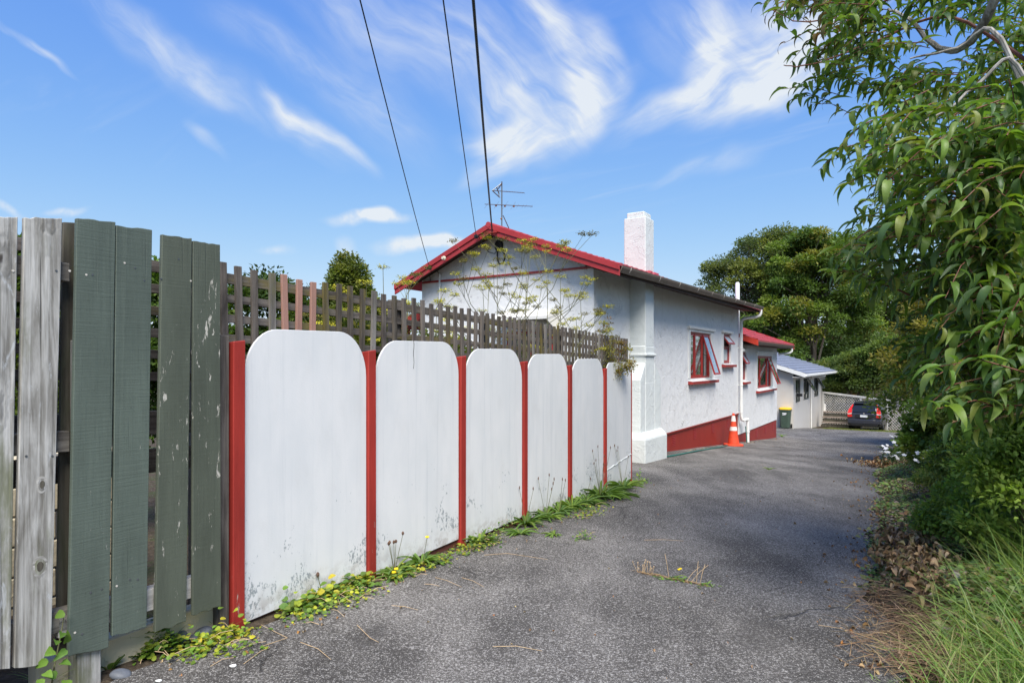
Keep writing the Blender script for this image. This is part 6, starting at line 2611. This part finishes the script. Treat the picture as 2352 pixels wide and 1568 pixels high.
def creeper(name, lab, pts, n, size, seed, cols=WEED_C, h=.08, sp=.06, stems=True, tmpl=ROUND, cat='weed'):
    """low spreading weed: small leaves scattered about a line of ground points"""
    rng = np.random.default_rng(seed)
    pts = [Vector(q) for q in pts]
    t = thing(name, pts[0], lab, cat)
    f = rng.uniform(0, len(pts) - 1, n)
    i = np.minimum(f.astype(int), len(pts) - 2)
    a = np.array([tuple(q) for q in pts])
    c = a[i] + (a[i + 1] - a[i]) * (f - i)[:, None]
    off = rng.normal(size=(n, 2)) * sp
    z = np.abs(rng.normal(size=n)) * h * np.exp(-((off / (sp * 1.6)) ** 2).sum(1))
    P = np.column_stack([c[:, :2] + off, c[:, 2] + .006 + z])
    az = rng.uniform(0, 6.28, n)
    D = np.stack([np.cos(az), np.sin(az), rng.uniform(-.1, .7, n)], 1)
    U = np.stack([rng.normal(size=n) * .35, rng.normal(size=n) * .35 - .15, np.ones(n)], 1)
    s = size * rng.uniform(.6, 1.3, n)
    L = Leaves()
    L.add(P, D, U, s, s * .95, tmpl, pal(n, cols, .22, rng))
    L.build('leaves', M['leaf_weed'], t, origin=tuple(pts[0]), smooth=True)['kind'] = 'stuff'
    if stems:
        m = MB()
        rr = random.Random(seed)
        for k in range(max(4, n // 22)):
            q = Vector(P[rr.randrange(n)])
            e = q + Vector((rr.uniform(-.14, .14), rr.uniform(-.14, .14), rr.uniform(-.01, .02)))
            e.z = max(e.z, G(e.x, e.y) + .01)
            q.z = max(q.z - .01, G(q.x, q.y) + .01)
            m.tube([q, q.lerp(e, .5) + Vector((0, 0, .015)), e], .0018, 4)
        m.build('stems', M['straw'], t)['kind'] = 'stuff'
    return t


# under the near boards
creeper('clover_patch', 'bright clover patch in front of the dark green boards', [gnd(300, 1500), gnd(350, 1492), gnd(390, 1500)], 420, .030, 101, [(.10, .20, .025), (.14, .25, .03), (.22, .28, .03)], .09, .055)
creeper('creeping_weed', 'creeping weed with yellow leaves around the smooth stones', [gnd(430, 1490), gnd(480, 1486), gnd(530, 1464), gnd(560, 1462)], 260, .030, 102, WEED_Y, .06, .05)
creeper('creeping_weed', 'sparse creeping weed on the gritty asphalt edge below the stones', [gnd(400, 1520), gnd(460, 1512), gnd(520, 1500), gnd(590, 1490)], 130, .024, 103, WEED_Y[1:4], .03, .05)
rosette('grass_tuft', 'thin green grass tuft between the worn green boards', gnd(378, 1486), 26, .24, .006, 104, GRASS_C, lift=2.0, tmpl=GRASS)
rosette('leafy_seedling', 'leafy seedling beside the fence post foot', gnd(252, 1535), 9, .075, .034, 105, WEED_C, lift=1.4, tmpl=ROUND)
rosette('leafy_seedling', 'taller leafy seedling nearest the broad green board', gnd(262, 1525), 8, .085, .030, 106, WEED_C, lift=1.9, tmpl=ROUND, spread=.02)
rosette('grass_tuft', 'grass blades under the bare grey boards', gnd(100, 1580), 18, .20, .007, 107, GRASS_C, lift=1.2, tmpl=GRASS)


def bindweed():
    rr = random.Random(4)
    b = gnd(118, 1575)
    t = thing('bindweed', b, 'green bindweed climbing the bare grey boards', 'weed')
    pts = [b] + [fpt(*((lambda q: (q[0], .095, q[1]))(on_fence(u, v, .095)))) for u, v in ((125, 1530), (135, 1480), (143, 1440), (148, 1405))]
    m = MB()
    m.tube(pts, [.004, .0035, .003, .0025, .0015], 5)
    m.build('stem', M['stem'], t)
    heart = t_blade(5, .5, .15, lambda q: (1.0 if q < .2 else 1.25 * (1 - q) ** .7) * (.55 if q < .01 else 1), asp=.7)
    for k, (u, v) in enumerate(((148, 1405), (140, 1450), (130, 1470), (152, 1475), (120, 1490), (112, 1515), (150, 1490), (140, 1520), (105, 1545), (128, 1550), (92, 1560), (148, 1560))):
        s, z = on_fence(u, v, .11)
        L = Leaves()
        p = np.array([tuple(fpt(s, .10 + rr.uniform(0, .03), z))])
        d = np.array([[rr.uniform(-.8, .8), rr.uniform(-.8, .1), rr.uniform(-.6, .6)]])
        u_ = np.array([[FN[0], FN[1], .6]])
        L.add(p, d, u_, rr.uniform(.045, .075), rr.uniform(.035, .05), heart, np.array([rr.choice([(.11, .22, .035), (.15, .27, .04)])]))
        L.build('leaf', M['leaf_weed'], t, origin=tuple(p[0]), smooth=True)


bindweed()
rosette('leafy_seedling', 'broad-leaved seedling in front of the worn green boards', gnd(335, 1508), 12, .085, .04, 108, WEED_C, lift=1.0, tmpl=ROUND)
rosette('grass_tuft', 'grass tuft at the foot of the first red post', gnd(510, 1458), 22, .14, .006, 109, GRASS_C, lift=1.6, tmpl=GRASS)

# along the foot of the white panels
creeper('mallow_patch', 'yellow-green mallow patch at the foot of the first white panel', [fence_g(.30, .10), fence_g(.6, .10), fence_g(.9, .09), fence_g(1.08, .10)], 420, .046, 110, WEED_Y + WEED_C, .05, .045)
creeper('creeping_weed', 'creeping weed trailing over the asphalt before the first white panel', [fence_g(.25, .24), fence_g(.6, .26), fence_g(1.0, .24)], 240, .026, 111, WEED_C + WEED_Y[:2], .03, .06)
rosette('sprig', 'thin leafy sprig standing against the first white panel', fence_g(.66, .06), 14, .05, .018, 112, WEED_Y, stalks=2, flower='bud', stalk_h=.16, lift=2.2)
rosette('dandelion', 'dandelion with two low yellow flowers at the second red post', fence_g(1.30, .17), 22, .17, .026, 113, WEED_C, 2, 'yellow', .6, stalk_h=.06)
rosette('dandelion', 'dandelion with brown buds on tall stalks before the second white panel', fence_g(1.38, .10), 20, .20, .022, 114, WEED_C, 5, 'bud', .9, stalk_h=.32)
rosette('dandelion', 'large dandelion with one yellow flower held high before the second white panel', fence_g(1.72, .12), 30, .23, .030, 115, WEED_C, 1, 'yellow', .8, stalk_h=.30)
creeper('mallow_patch', 'low yellowish weeds under the large dandelion', [fence_g(1.25, .16), fence_g(1.6, .2), fence_g(2.0, .2)], 150, .034, 116, WEED_Y + WEED_C, .04, .06)
creeper('creeping_weed', 'creeping weed spreading from the third red post', [fence_g(2.2, .2), fence_g(2.45, .22), fence_g(2.75, .2)], 260, .028, 117, WEED_C + WEED_Y[:2], .05, .07)
rosette('plantain', 'broad-leaved rosette beside the third red post', fence_g(2.62, .12), 18, .19, .036, 118, WEED_C, lift=.6, tmpl=STRAP_FLAT)
creeper('creeping_weed', 'weeds against the third white panel before its far end', [fence_g(2.7, .07), fence_g(3.0, .08), fence_g(3.3, .07)], 110, .022, 119, WEED_C, .06, .04)
rosette('plantain', 'plantain clump sprawling out over the asphalt before the fourth post', fence_g(3.12, .28), 44, .20, .020, 120, WEED_C, lift=.45)
rosette('plantain', 'low plantain at the outer tip of the sprawling clump', fence_g(3.30, .58), 26, .15, .018, 121, WEED_C, lift=.35)
creeper('creeping_weed', 'small weed mat farthest out on the asphalt', [fence_g(3.25, .86), fence_g(3.4, .92)], 80, .02, 122, WEED_C, .05, .04)
rosette('plantain', 'plantain clump with a tall seed stalk at the fourth red post', fence_g(3.52, .12), 40, .30, .026, 123, WEED_C, 2, 'seed', .9, stalk_h=.52)
rosette('plantain', 'plantain clump with seed stalks past the fourth red post', fence_g(3.95, .14), 46, .28, .024, 124, WEED_C, 5, 'seed', .8, stalk_h=.42)
rosette('plantain', 'plantain clump midway along the fourth white panel', fence_g(4.30, .14), 40, .27, .024, 125, WEED_C, 2, 'seed', .7, stalk_h=.5)
rosette('plantain', 'plantain clump before the fifth red post', fence_g(4.66, .14), 50, .32, .026, 126, WEED_C, 0, None, .8)
creeper('creeping_weed', 'yellowing weeds on the asphalt before the fifth red post', [fence_g(4.1, .40), fence_g(4.5, .45), fence_g(4.9, .40)], 130, .028, 127, WEED_Y + WEED_C, .03, .08)
rosette('plantain', 'dense plantain clump just past the fifth red post', fence_g(5.05, .15), 50, .32, .026, 128, WEED_C, 1, 'seed', .7, stalk_h=.4)
rosette('plantain', 'tallest plantain clump with many seed stalks before the sixth post', fence_g(5.55, .16), 64, .40, .028, 129, WEED_C, 8, 'seed', .9, stalk_h=.62)
rosette('plantain', 'plantain clump spilling outwards before the sixth post', fence_g(5.75, .32), 44, .32, .026, 130, WEED_C, lift=.5)
rosette('plantain', 'plantain clump between the sixth post and the fence end', fence_g(6.40, .16), 56, .38, .028, 131, WEED_C, 4, 'seed', .9, stalk_h=.58)
creeper('creeping_weed', 'weeds at the very end of the white fence', [fence_g(6.8, .15), fence_g(7.1, .17), fence_g(7.35, .15)], 120, .035, 132, WEED_C, .08, .06)


# climbing plant over the far end of the lattice
def climber():
    rng = np.random.default_rng(8)
    b = fence_g(6.9, -.3)
    t = thing('climbing_shrub', b, 'wiry climbing shrub with small yellowish leaves over the end of the lattice', 'shrub')
    m = MB()
    C = []
    for k, (u, v) in enumerate(((1395, 745), (1410, 790), (1385, 800), (1400, 830), (1420, 845), (1450, 840), (1462, 838), (1388, 850), (1370, 775), (1425, 860), (1395, 866), (1440, 800))):
        q = at_y(u, v, 9.5)
        s = Vector((b.x, b.y, 1.2 + .02 * k))
        md = s.lerp(q, .5) + Vector(rng.normal(size=3) * .06)
        m.tube([s, md, q], [.007, .005, .002], 5)
        for f in np.linspace(.35, 1.0, 9):
            C.append(tuple(md.lerp(q, f) + Vector(rng.normal(size=3) * .035)))
    m.tube([b, Vector((b.x, b.y, 1.2))], [.018, .012], 6)
    m.build('stem', M['twig'], t)
    L = Leaves()
    clump_leaves(L, np.array(C), .075, 24, .040, [(.30, .28, .05), (.20, .21, .05), (.38, .30, .06), (.26, .15, .06)], rng, 1.0, asp=.45)
    L.build('leaves', M['leaf'], t, origin=tuple(b))


climber()


# weed strip in the crack of the drive
def crack_weed():
    a, b = gnd(1455, 1312), gnd(1625, 1347)
    t = thing('crack_weed', a, 'strip of weeds and dry stalks growing from a crack in the drive', 'weed')
    rng = np.random.default_rng(3)
    n = 130
    f = rng.random(n)
    base = np.array(a)[None] * (1 - f)[:, None] + np.array(b)[None] * f[:, None]
    base[:, :2] += rng.normal(size=(n, 2)) * .012
    L = Leaves()
    d = unit(np.array(b) - np.array(a))
    D = d[None] * rng.choice([-1, 1], (n, 1)) + rng.normal(size=(n, 3)) * np.array([.3, .3, .08])
    L.add(base + [0, 0, .012], D, np.tile([0, 0, 1.0], (n, 1)), rng.uniform(.06, .22, n), .007, GRASS, pal(n, [(.42, .27, .15), (.5, .36, .2), (.3, .18, .1)], .2, rng))
    L.build('dry_stalks', M['leaf_dry'], t, origin=tuple(a))
    L = Leaves()
    c = a.lerp(b, .58)
    n = 46
    az = rng.uniform(0, 6.28, n)
    L.add(np.array(c)[None] + rng.normal(size=(n, 3)) * [.05, .03, .0], np.stack([np.cos(az), np.sin(az), rng.uniform(.1, .9, n)], 1), np.tile([0, 0, 1.0], (n, 1)) + rng.normal(size=(n, 3)) * .2,
          rng.uniform(.04, .10, n), .014, STRAP, pal(n, WEED_C, .2, rng))
    c2 = a.lerp(b, .97)
    n = 26
    az = rng.uniform(0, 6.28, n)
    L.add(np.array(c2)[None] + rng.normal(size=(n, 3)) * [.03, .02, .0], np.stack([np.cos(az), np.sin(az), rng.uniform(.4, 1.6, n)], 1), np.tile([0, 0, 1.0], (n, 1)) + rng.normal(size=(n, 3)) * .2,
          rng.uniform(.03, .07, n), .010, STRAP, pal(n, WEED_C, .2, rng))
    L.build('leaves', M['leaf_weed'], t, origin=tuple(a))
    m = MB()
    for k in range(14):
        s = a.lerp(b, rng.uniform(.05, .28))
        e = s + Vector((rng.normal() * .03, rng.normal() * .03, rng.uniform(.05, .10)))
        m.tube([s, e], .0015, 4)
        m.lathe(e, [(.002, -.003), (.006, .004), (.002, .010)], 5)
    for k, (f0, dx) in enumerate(((.72, .12), (.78, .15), (.9, .05), (.86, .02), (.5, -.03))):
        s = a.lerp(b, f0)
        e = s + Vector((dx, .02, .12 + .02 * k))
        m.tube([s, s.lerp(e, .5) + Vector((0, 0, .015)), e], .0022, 4)
    m.build('seed_stalks', M['straw'], t)['kind'] = 'stuff'
    for dx in (0, .02):
        m = MB()
        m.lathe(c + Vector((dx + .03, dx, .085)), [(.003, -.003), (.012, .002), (.010, .007), (.002, .008)], 8)
        m.build('flower', M['mesh_yellow'], t)


crack_weed()
rosette('weed_tuft', 'tiny weed tuft on the drive opposite the chimney', gnd(1768, 1078), 16, .12, .012, 140, WEED_C, lift=.8)
rosette('weed_tuft', 'tiny weed tuft at the corner of the lower wing', gnd(1796, 1003), 26, .35, .02, 141, GRASS_C, lift=1.2, tmpl=GRASS)


def grass_field(name, lab, P, ln, wd, cols, seed, lift=1.4, tm=(GRASS, GRASS_B), mat='grass'):
    rng = np.random.default_rng(seed)
    P = np.asarray(P)
    n = len(P)
    L = Leaves()
    half = rng.random(n) < .6
    for q, msk in ((tm[0], half), (tm[1], ~half)):
        k = int(msk.sum())
        az = rng.uniform(0, 6.28, k)
        D = np.stack([np.cos(az), np.sin(az), lift * rng.uniform(.4, 1.6, k)], 1)
        U = np.stack([-np.cos(az), -np.sin(az), np.ones(k) * .8], 1) + rng.normal(size=(k, 3)) * .3
        L.add(P[msk], D, U, ln * rng.uniform(.4, 1.2, k), wd * rng.uniform(.6, 1.3, k), q, pal(k, cols, .25, rng))
    o = L.build(name, M[mat], None)
    tag(o, lab, 'grass', kind='stuff')
    return o


def verge():
    rng = np.random.default_rng(77)
    # long grass at the near right
    P = []
    while len(P) < 7000:
        s, r_ = rng.uniform(3.0, 10.0), rng.uniform(.1, 1.0) ** 1.0 * 2.2
        e = float(edge_r(s))
        lim = np.interp(s, [3, 3.7, 4.3, 4.7, 5, 5.6, 6.5, 7.5, 9, 10], [.3, .12, .14, .36, .5, .62, .76, .92, 1.15, 1.35])
        if r_ > .22 * s + .5:
            continue
        if r_ < lim + rng.normal() * .10:
            continue
        p = sr(s, r_)
        P.append(tuple(p))
    grass_field('grass', 'long green grass at the near edge of the drive', P, .42, .0075, GRASS_C + [(.38, .34, .16)], 1, 2.6)
    P = []
    while len(P) < 2200:
        s, r_ = rng.uniform(3.6, 9.0), rng.uniform(.3, 2.0)
        if r_ < np.interp(s, [3.6, 4.3, 5, 6, 7, 9], [.55, .55, .72, .82, 1.0, 1.3]) + rng.normal() * .08 or r_ > .2 * s + .3:
            continue
        P.append(tuple(sr(s, r_)))
    grass_field('grass', 'tall rank grass rising under the peach leaves', P, .72, .010, GRASS_C + [(.20, .30, .10)], 9, 3.4)
    P = []
    while len(P) < 900:
        s, r_ = rng.uniform(3.0, 4.6), rng.uniform(-.1, 1.2)
        if r_ < edge_r(s) - .12:
            continue
        P.append(tuple(sr(s, r_)))
    grass_field('grass', 'short green grass creeping onto the asphalt', P, .17, .005, GRASS_C, 2, .7)
    # dry straw
    P = []
    while len(P) < 2600:
        s, r_ = rng.uniform(4.0, 5.8), rng.normal() * .20 + .26
        if r_ < edge_r(s) - .30:
            continue
        P.append(tuple(sr(s, r_, .02 + abs(rng.normal()) * .03)))
    grass_field('straw', 'dry straw and stalks matted at the drive edge', P, .19, .0055, [(.30, .19, .12), (.40, .28, .17), (.20, .12, .08)], 3, .10, tm=(STRAW, STRAW), mat='leaf_dry')
    # broken ground cover with small leaves
    n = 34000
    s = 4.6 + 26 * rng.random(n) ** 1.9
    r_ = edge_r(s) + np.abs(rng.normal(size=n)) * 1.0 + rng.uniform(-.08, .1, n)
    r_ = np.where((s < 5.6) & (r_ < .3), r_ + .5, r_)
    x = s * FA[0] + r_ * FN[0]
    y = s * FA[1] + r_ * FN[1]
    g = np.array([G(a, b) for a, b in zip(x, y)])
    mound = .03 + .17 * np.clip((r_ - edge_r(s)) / .9, 0, 1) * (1 + .6 * np.sin(s * 2.3 + r_ * 3)) 
    z = g + mound * rng.random(n) ** .8
    P = np.column_stack([x, y, z])
    az = rng.uniform(0, 6.28, n)
    D = np.stack([np.cos(az), np.sin(az), rng.uniform(-.3, .6, n)], 1)
    U = np.stack([rng.normal(size=n) * .5, rng.normal(size=n) * .5 - .2, np.ones(n)], 1)
    sz = rng.uniform(.025, .085, n) * rng.uniform(.5, 1, n)
    patch = np.sin(s * 1.7 + r_ * 2.1) + np.sin(s * .9 - r_ * 3.3)
    tint = pal(n, [(.15, .25, .06), (.20, .31, .07), (.11, .19, .06), (.25, .31, .12), (.30, .28, .13)], .3, rng)
    tint *= np.where((s > 6.3) & (np.sin(s * 1.1 + r_) > -.4), 1.4, 1.0)[:, None]  # tint raised to stand in for light missing on the shadowed stretch
    br = (rng.random(n) < np.where(patch > .7, .75, .22)) & (rng.random(n) < .85)
    tint[br] = pal(int(br.sum()), DRY_C + [(.10, .06, .04), (.45, .33, .26), (.5, .42, .34)], .3, rng)
    L = Leaves()
    L.add(P, D, U, sz, sz * .6, T_DIAMOND, tint)
    o = L.build('ground_cover', M['leaf_weed'], None)
    tag(o, 'tangled low ground cover along the right side of the drive', 'ground cover', kind='stuff')
    # fallen leaves on the drive, at the fence foot and in drifts at the edge
    q = []
    for k in range(520):
        s, r_ = 4.0 + 24 * rng.random() ** 1.5, 0
        r_ = float(edge_r(s)) - abs(rng.normal()) * .28 + .15
        q.append((sr(s, r_, .012), rng.uniform(.02, .05)))
    for k in range(260):
        q.append((fence_g(rng.uniform(-.6, 7.3), .08 + abs(rng.normal()) * .17), rng.uniform(.015, .04)))
    for k in range(230):
        s, r_ = 3.2 + 30 * rng.random() ** 1.4, rng.uniform(-3.2, -.1)
        q.append((sr(s, r_, .012), rng.uniform(.008, .026)))
    c = gnd(2035, 1073)
    for k in range(300):
        q.append((c + Vector((rng.normal() * .26, rng.normal() * .34, .02 + abs(rng.normal()) * .05)), rng.uniform(.05, .09)))
    c = gnd(2065, 1115)
    for k in range(70):
        q.append((c + Vector((rng.normal() * .3, rng.normal() * .2, .02)), rng.uniform(.025, .05)))
    for k in range(60):
        p = hpt(rng.uniform(15, 29), 5.0 - abs(rng.normal()) * .12, 0)
        p.z = G(p.x, p.y) + .014
        q.append((p, rng.uniform(.03, .06)))
    n = len(q)
    az = rng.uniform(0, 6.28, n)
    L = Leaves()
    L.add(np.array([tuple(a) for a, _ in q]), np.stack([np.cos(az), np.sin(az), rng.uniform(0, .5, n)], 1), np.stack([rng.normal(size=n) * .4, rng.normal(size=n) * .4, np.ones(n)], 1),
          np.array([b for _, b in q]), np.array([b for _, b in q]) * .55, CURL, pal(n, DRY_C + [(.5, .36, .2), (.38, .17, .06)], .25, rng))
    o = L.build('leaf_litter', M['leaf_dry'], None, smooth=True)
    tag(o, 'fallen brown and orange leaves scattered on the drive', 'leaf litter', kind='stuff')
    # dry stems lying on the drive
    m = MB()
    rr = random.Random(12)
    runs = [((1112, 1278), (1165, 1274), (1258, 1288)), ((1060, 1330), (1112, 1352)), ((975, 1345), (1010, 1350)), ((1480, 1243), (1570, 1245)), ((1132, 1490), (1245, 1500)),
            ((2006, 1395), (2035, 1405)), ((1880, 1440), (1985, 1465)), ((2055, 1385), (2100, 1425), (2130, 1460)), ((1945, 1475), (2000, 1505)), ((820, 1440), (850, 1470), (870, 1480)),
            ((690, 1480), (730, 1495), (760, 1520)), ((600, 1490), (660, 1470), (600, 1440)), ((2050, 1545), (2100, 1560)), ((2030, 1475), (2075, 1490)), ((560, 1530), (600, 1500), (620, 1492)),
            ((1000, 1330), (1060, 1352)), ((900, 1395), (960, 1405))]
    for run in runs:
        pts = [gnd(u, v) + Vector((0, 0, .016)) for u, v in run]
        if len(pts) == 2:
            pts = [pts[0], pts[0].lerp(pts[1], .5) + Vector((rr.uniform(-.01, .01), rr.uniform(-.02, .02), .01)), pts[1]]
        m.tube(pts, [.0021, .002, .0012], 5)
    o = m.build('dry_stems', M['straw'], None)
    tag(o, 'dry plant stems lying loose on the asphalt', 'debris', kind='stuff')
    # pale grit on the asphalt and along the edges
    nn = 1500
    V, Q = [], []
    for k in range(nn):
        s, r2 = 2.2 + 14 * rng.random() ** 1.8, rng.uniform(-3.3, 0)
        p = np.array(sr(s, r2, .011))
        w = rng.uniform(.002, .0055)
        b0 = len(V)
        for a in (0, 2.1, 4.2):
            V.append(p + [w * math.cos(a + k), w * math.sin(a + k), 0])
        V.append(p + [0, 0, w])
        Q += [(b0, b0 + 1, b0 + 3), (b0 + 1, b0 + 2, b0 + 3), (b0 + 2, b0, b0 + 3)]
    o = np_mesh('gravel', V, Q, M['concrete'])
    tag(o, 'loose pale grit scattered over the asphalt', 'grit', kind='stuff')


verge()

rosette('strap_leaf_plant', 'broad grey-green strap-leaved plant in the long grass', gnd(2275, 1215) , 20, .55, .05, 150, [(.10, .15, .075), (.07, .12, .055), (.13, .18, .10)], lift=.9, tmpl=STRAP, cat='plant')
rosette('strap_leaf_plant', 'second strap-leaved plant lower down beside the dead branch', gnd(2235, 1290), 14, .45, .045, 151, [(.10, .15, .075), (.07, .12, .055), (.13, .18, .10)], lift=.5, tmpl=STRAP, cat='plant')
rosette('strap_leaf_plant', 'dark strap-leaved plant nearer the drive edge', gnd(2170, 1235), 12, .40, .04, 152, [(.05, .10, .03), (.07, .12, .035)], lift=.9, tmpl=STRAP, cat='plant')
rosette('strap_leaf_plant', 'bright strap-leaved tuft at the drive edge by the leaf drift', gnd(2052, 1040), 22, .42, .028, 153, WEED_C, lift=1.2, tmpl=STRAP, cat='plant')


def daisy_bush():
    rng = np.random.default_rng(31)
    b = gnd(2165, 1105)
    t = thing('daisy_bush', b, 'low grey-green bush dotted with small white flowers', 'bush')
    C = np.array(b)[None] + rng.normal(size=(46, 3)) * [.42, .42, .05] + [0, 0, .28]
    L = Leaves()
    clump_leaves(L, C, .14, 70, .04, [(.05, .085, .04), (.075, .11, .05), (.04, .07, .03)], rng, .9, asp=.4)
    L.build('leaves', M['leaf'], t, origin=tuple(b))
    for k in range(80):
        p = Vector(C[rng.integers(len(C))]) + Vector(rng.normal(size=3) * .08)
        p.z = b.z + .34 + abs(rng.normal()) * .14
        m = MB()
        a0 = rng.uniform(0, 6)
        rad = rng.uniform(.026, .046)
        tl = Vector((rng.normal() * .3, -.5 + rng.normal() * .3, 1)).normalized()
        x = tl.orthogonal().normalized()
        y = tl.cross(x)
        poly = []
        for q in range(10):
            r_ = rad if q % 2 else rad * .6
            th = a0 + q * .628
            poly.append(p + x * math.cos(th) * r_ + y * math.sin(th) * r_)
        m.extrude(poly, tl * .006)
        m.build('flower', M['trim_white'], t)


daisy_bush()


def dead_branch():
    rng = np.random.default_rng(17)
    rr = random.Random(17)
    b = gnd(2095, 1325)
    t = thing('dead_branch', b, 'dead branch with curled brown leaves lying at the drive edge', 'branch')
    m = MB()
    P = []
    root = gnd(2110, 1305) + Vector((0, 0, .06))
    tips = [gnd(u, v) + Vector((0, 0, rr.uniform(.05, .20))) for u, v in ((2150, 1260), (2170, 1330), (2140, 1390), (2170, 1410), (2120, 1420), (2185, 1290), (2140, 1230), (2010, 1290), (2015, 1305), (2030, 1275), (2035, 1330), (2055, 1350), (2060, 1255), (2080, 1375), (2045, 1265), (2100, 1380),
                                                                  (2020, 1320), (2070, 1360), (2055, 1240), (2090, 1240), (2110, 1350), (2060, 1310), (2080, 1290))]
    for e in tips:
        md = root.lerp(e, .5) + Vector((rr.uniform(-.06, .06), rr.uniform(-.06, .06), rr.uniform(.05, .12)))
        m.tube([root, md, e], [.008, .005, .002], 5)
        for k in range(30):
            f = rr.uniform(.25, 1.05)
            q = (root.lerp(md, f * 2) if f < .5 else md.lerp(e, f * 2 - 1)) + Vector((rr.gauss(0, .06), rr.gauss(0, .06), rr.gauss(0, .03)))
            q.z = max(q.z, G(q.x, q.y) + .02)
            P.append(tuple(q))
    m.build('twigs', M['twig'], t)
    P = np.array(P)
    n = len(P)
    az = rng.uniform(0, 6.28, n)
    dc = [(.30, .19, .115), (.22, .135, .08), (.40, .28, .18), (.15, .095, .06), (.24, .20, .10), (.46, .34, .22)]
    D_ = np.stack([np.cos(az), np.sin(az), rng.uniform(-.5, .5, n)], 1)
    U_ = np.stack([rng.normal(size=n) * .6, rng.normal(size=n) * .6, np.ones(n)], 1)
    l_, w_ = rng.uniform(.05, .085, n), rng.uniform(.03, .05, n)
    hi = np.argsort(-P[:, 2] + .3 * P[:, 1])[:300]
    lo = np.setdiff1d(np.arange(n), hi)
    leaf_objects(t, P[hi], D_[hi], U_[hi], l_[hi], w_[hi], 'curl', CURL, dc, M['leaf_dry'], rng)
    L = Leaves()
    L.add(P[lo], D_[lo], U_[lo], l_[lo], w_[lo], CURL, pal(len(lo), dc, .25, rng))
    L.build('foliage', M['leaf_dry'], t, origin=tuple(b), smooth=True)['kind'] = 'stuff'
    # bare stick in the bank
    p = gnd(2150, 1040)
    m = MB()
    m.tube([at_y(2122, 988, p.y), at_y(2128, 1005, p.y), at_y(2140, 1025, p.y), at_y(2155, 1045, p.y)], [.012, .016, .016, .014], 6)
    tag(m.build('bare_stick', M['bark'], None, smooth=True), 'bare curved stick leaning out below the glossy shrub', 'stick')
    # dry seed heads hanging into view
    for k, run in enumerate((((2365, 930), (2300, 940), (2240, 955), (2190, 968)), ((2360, 945), (2310, 955), (2260, 968), (2225, 985)))):
        pts = [at_y(u, v, 3.3 + .1 * k) for u, v in run]
        t2 = thing('seed_head_stalk', pts[0], ('upper' if not k else 'lower') + ' of two dry straw-coloured seed heads reaching in from the edge', 'seed head')
        m = MB()
        m.tube(pts, [.004, .004, .003, .002], 5)
        m.build('stalk', M['straw'], t2)
        f = rng.random(260)
        c = np.array([tuple(pts[min(int(x * 3), 2)].lerp(pts[min(int(x * 3), 2) + 1], x * 3 - int(x * 3))) for x in f])
        D = np.tile(np.array(pts[3] - pts[0]) / (pts[3] - pts[0]).length, (260, 1)) + rng.normal(size=(260, 3)) * .7
        L = Leaves()
        L.add(c, D, rng.normal(size=(260, 3)), .016, .005, T_DIAMOND, pal(260, [(.45, .30, .17), (.55, .42, .26), (.35, .2, .1)], .2, rng))
        L.build('seeds', M['leaf_dry'], t2, origin=tuple(pts[0]))


dead_branch()


def far_lawn():
    rng = np.random.default_rng(41)
    m = MB()
    pts = [(2950 + x / 3.485, 1300 + y / 3.485) for x, y in ((1000, 1300), (1180, 1270), (1500, 1280), (1900, 1320), (2000, 1350), (1950, 1385), (1600, 1360), (1300, 1335), (1080, 1318))]
    q = [gnd(u * .588, v * .588) for u, v in pts]
    # strip of lawn round the car
    a = [hpt(38.0, 4.6, 0), hpt(36.6, .2, 0), hpt(36.9, -4, 0), hpt(46, -4, 0), hpt(46, 4.4, 0), hpt(41, 4.8, 0)]
    P = []
    while len(P) < 5200:
        aa, bb = rng.uniform(36.4, 42), rng.uniform(-3.5, 4.7)
        if aa < 36.8 + .32 * max(bb, 0) + rng.normal() * .12:
            continue
        p = hpt(aa, bb, 0)
        p.z = G(p.x, p.y) + .01
        P.append(tuple(p))
    grass_field('grass', 'short sunny grass around the parked car', P, .16, .022, [(.14, .19, .03), (.20, .23, .04), (.10, .15, .03), (.30, .26, .08)], 6, .8)


far_lawn()
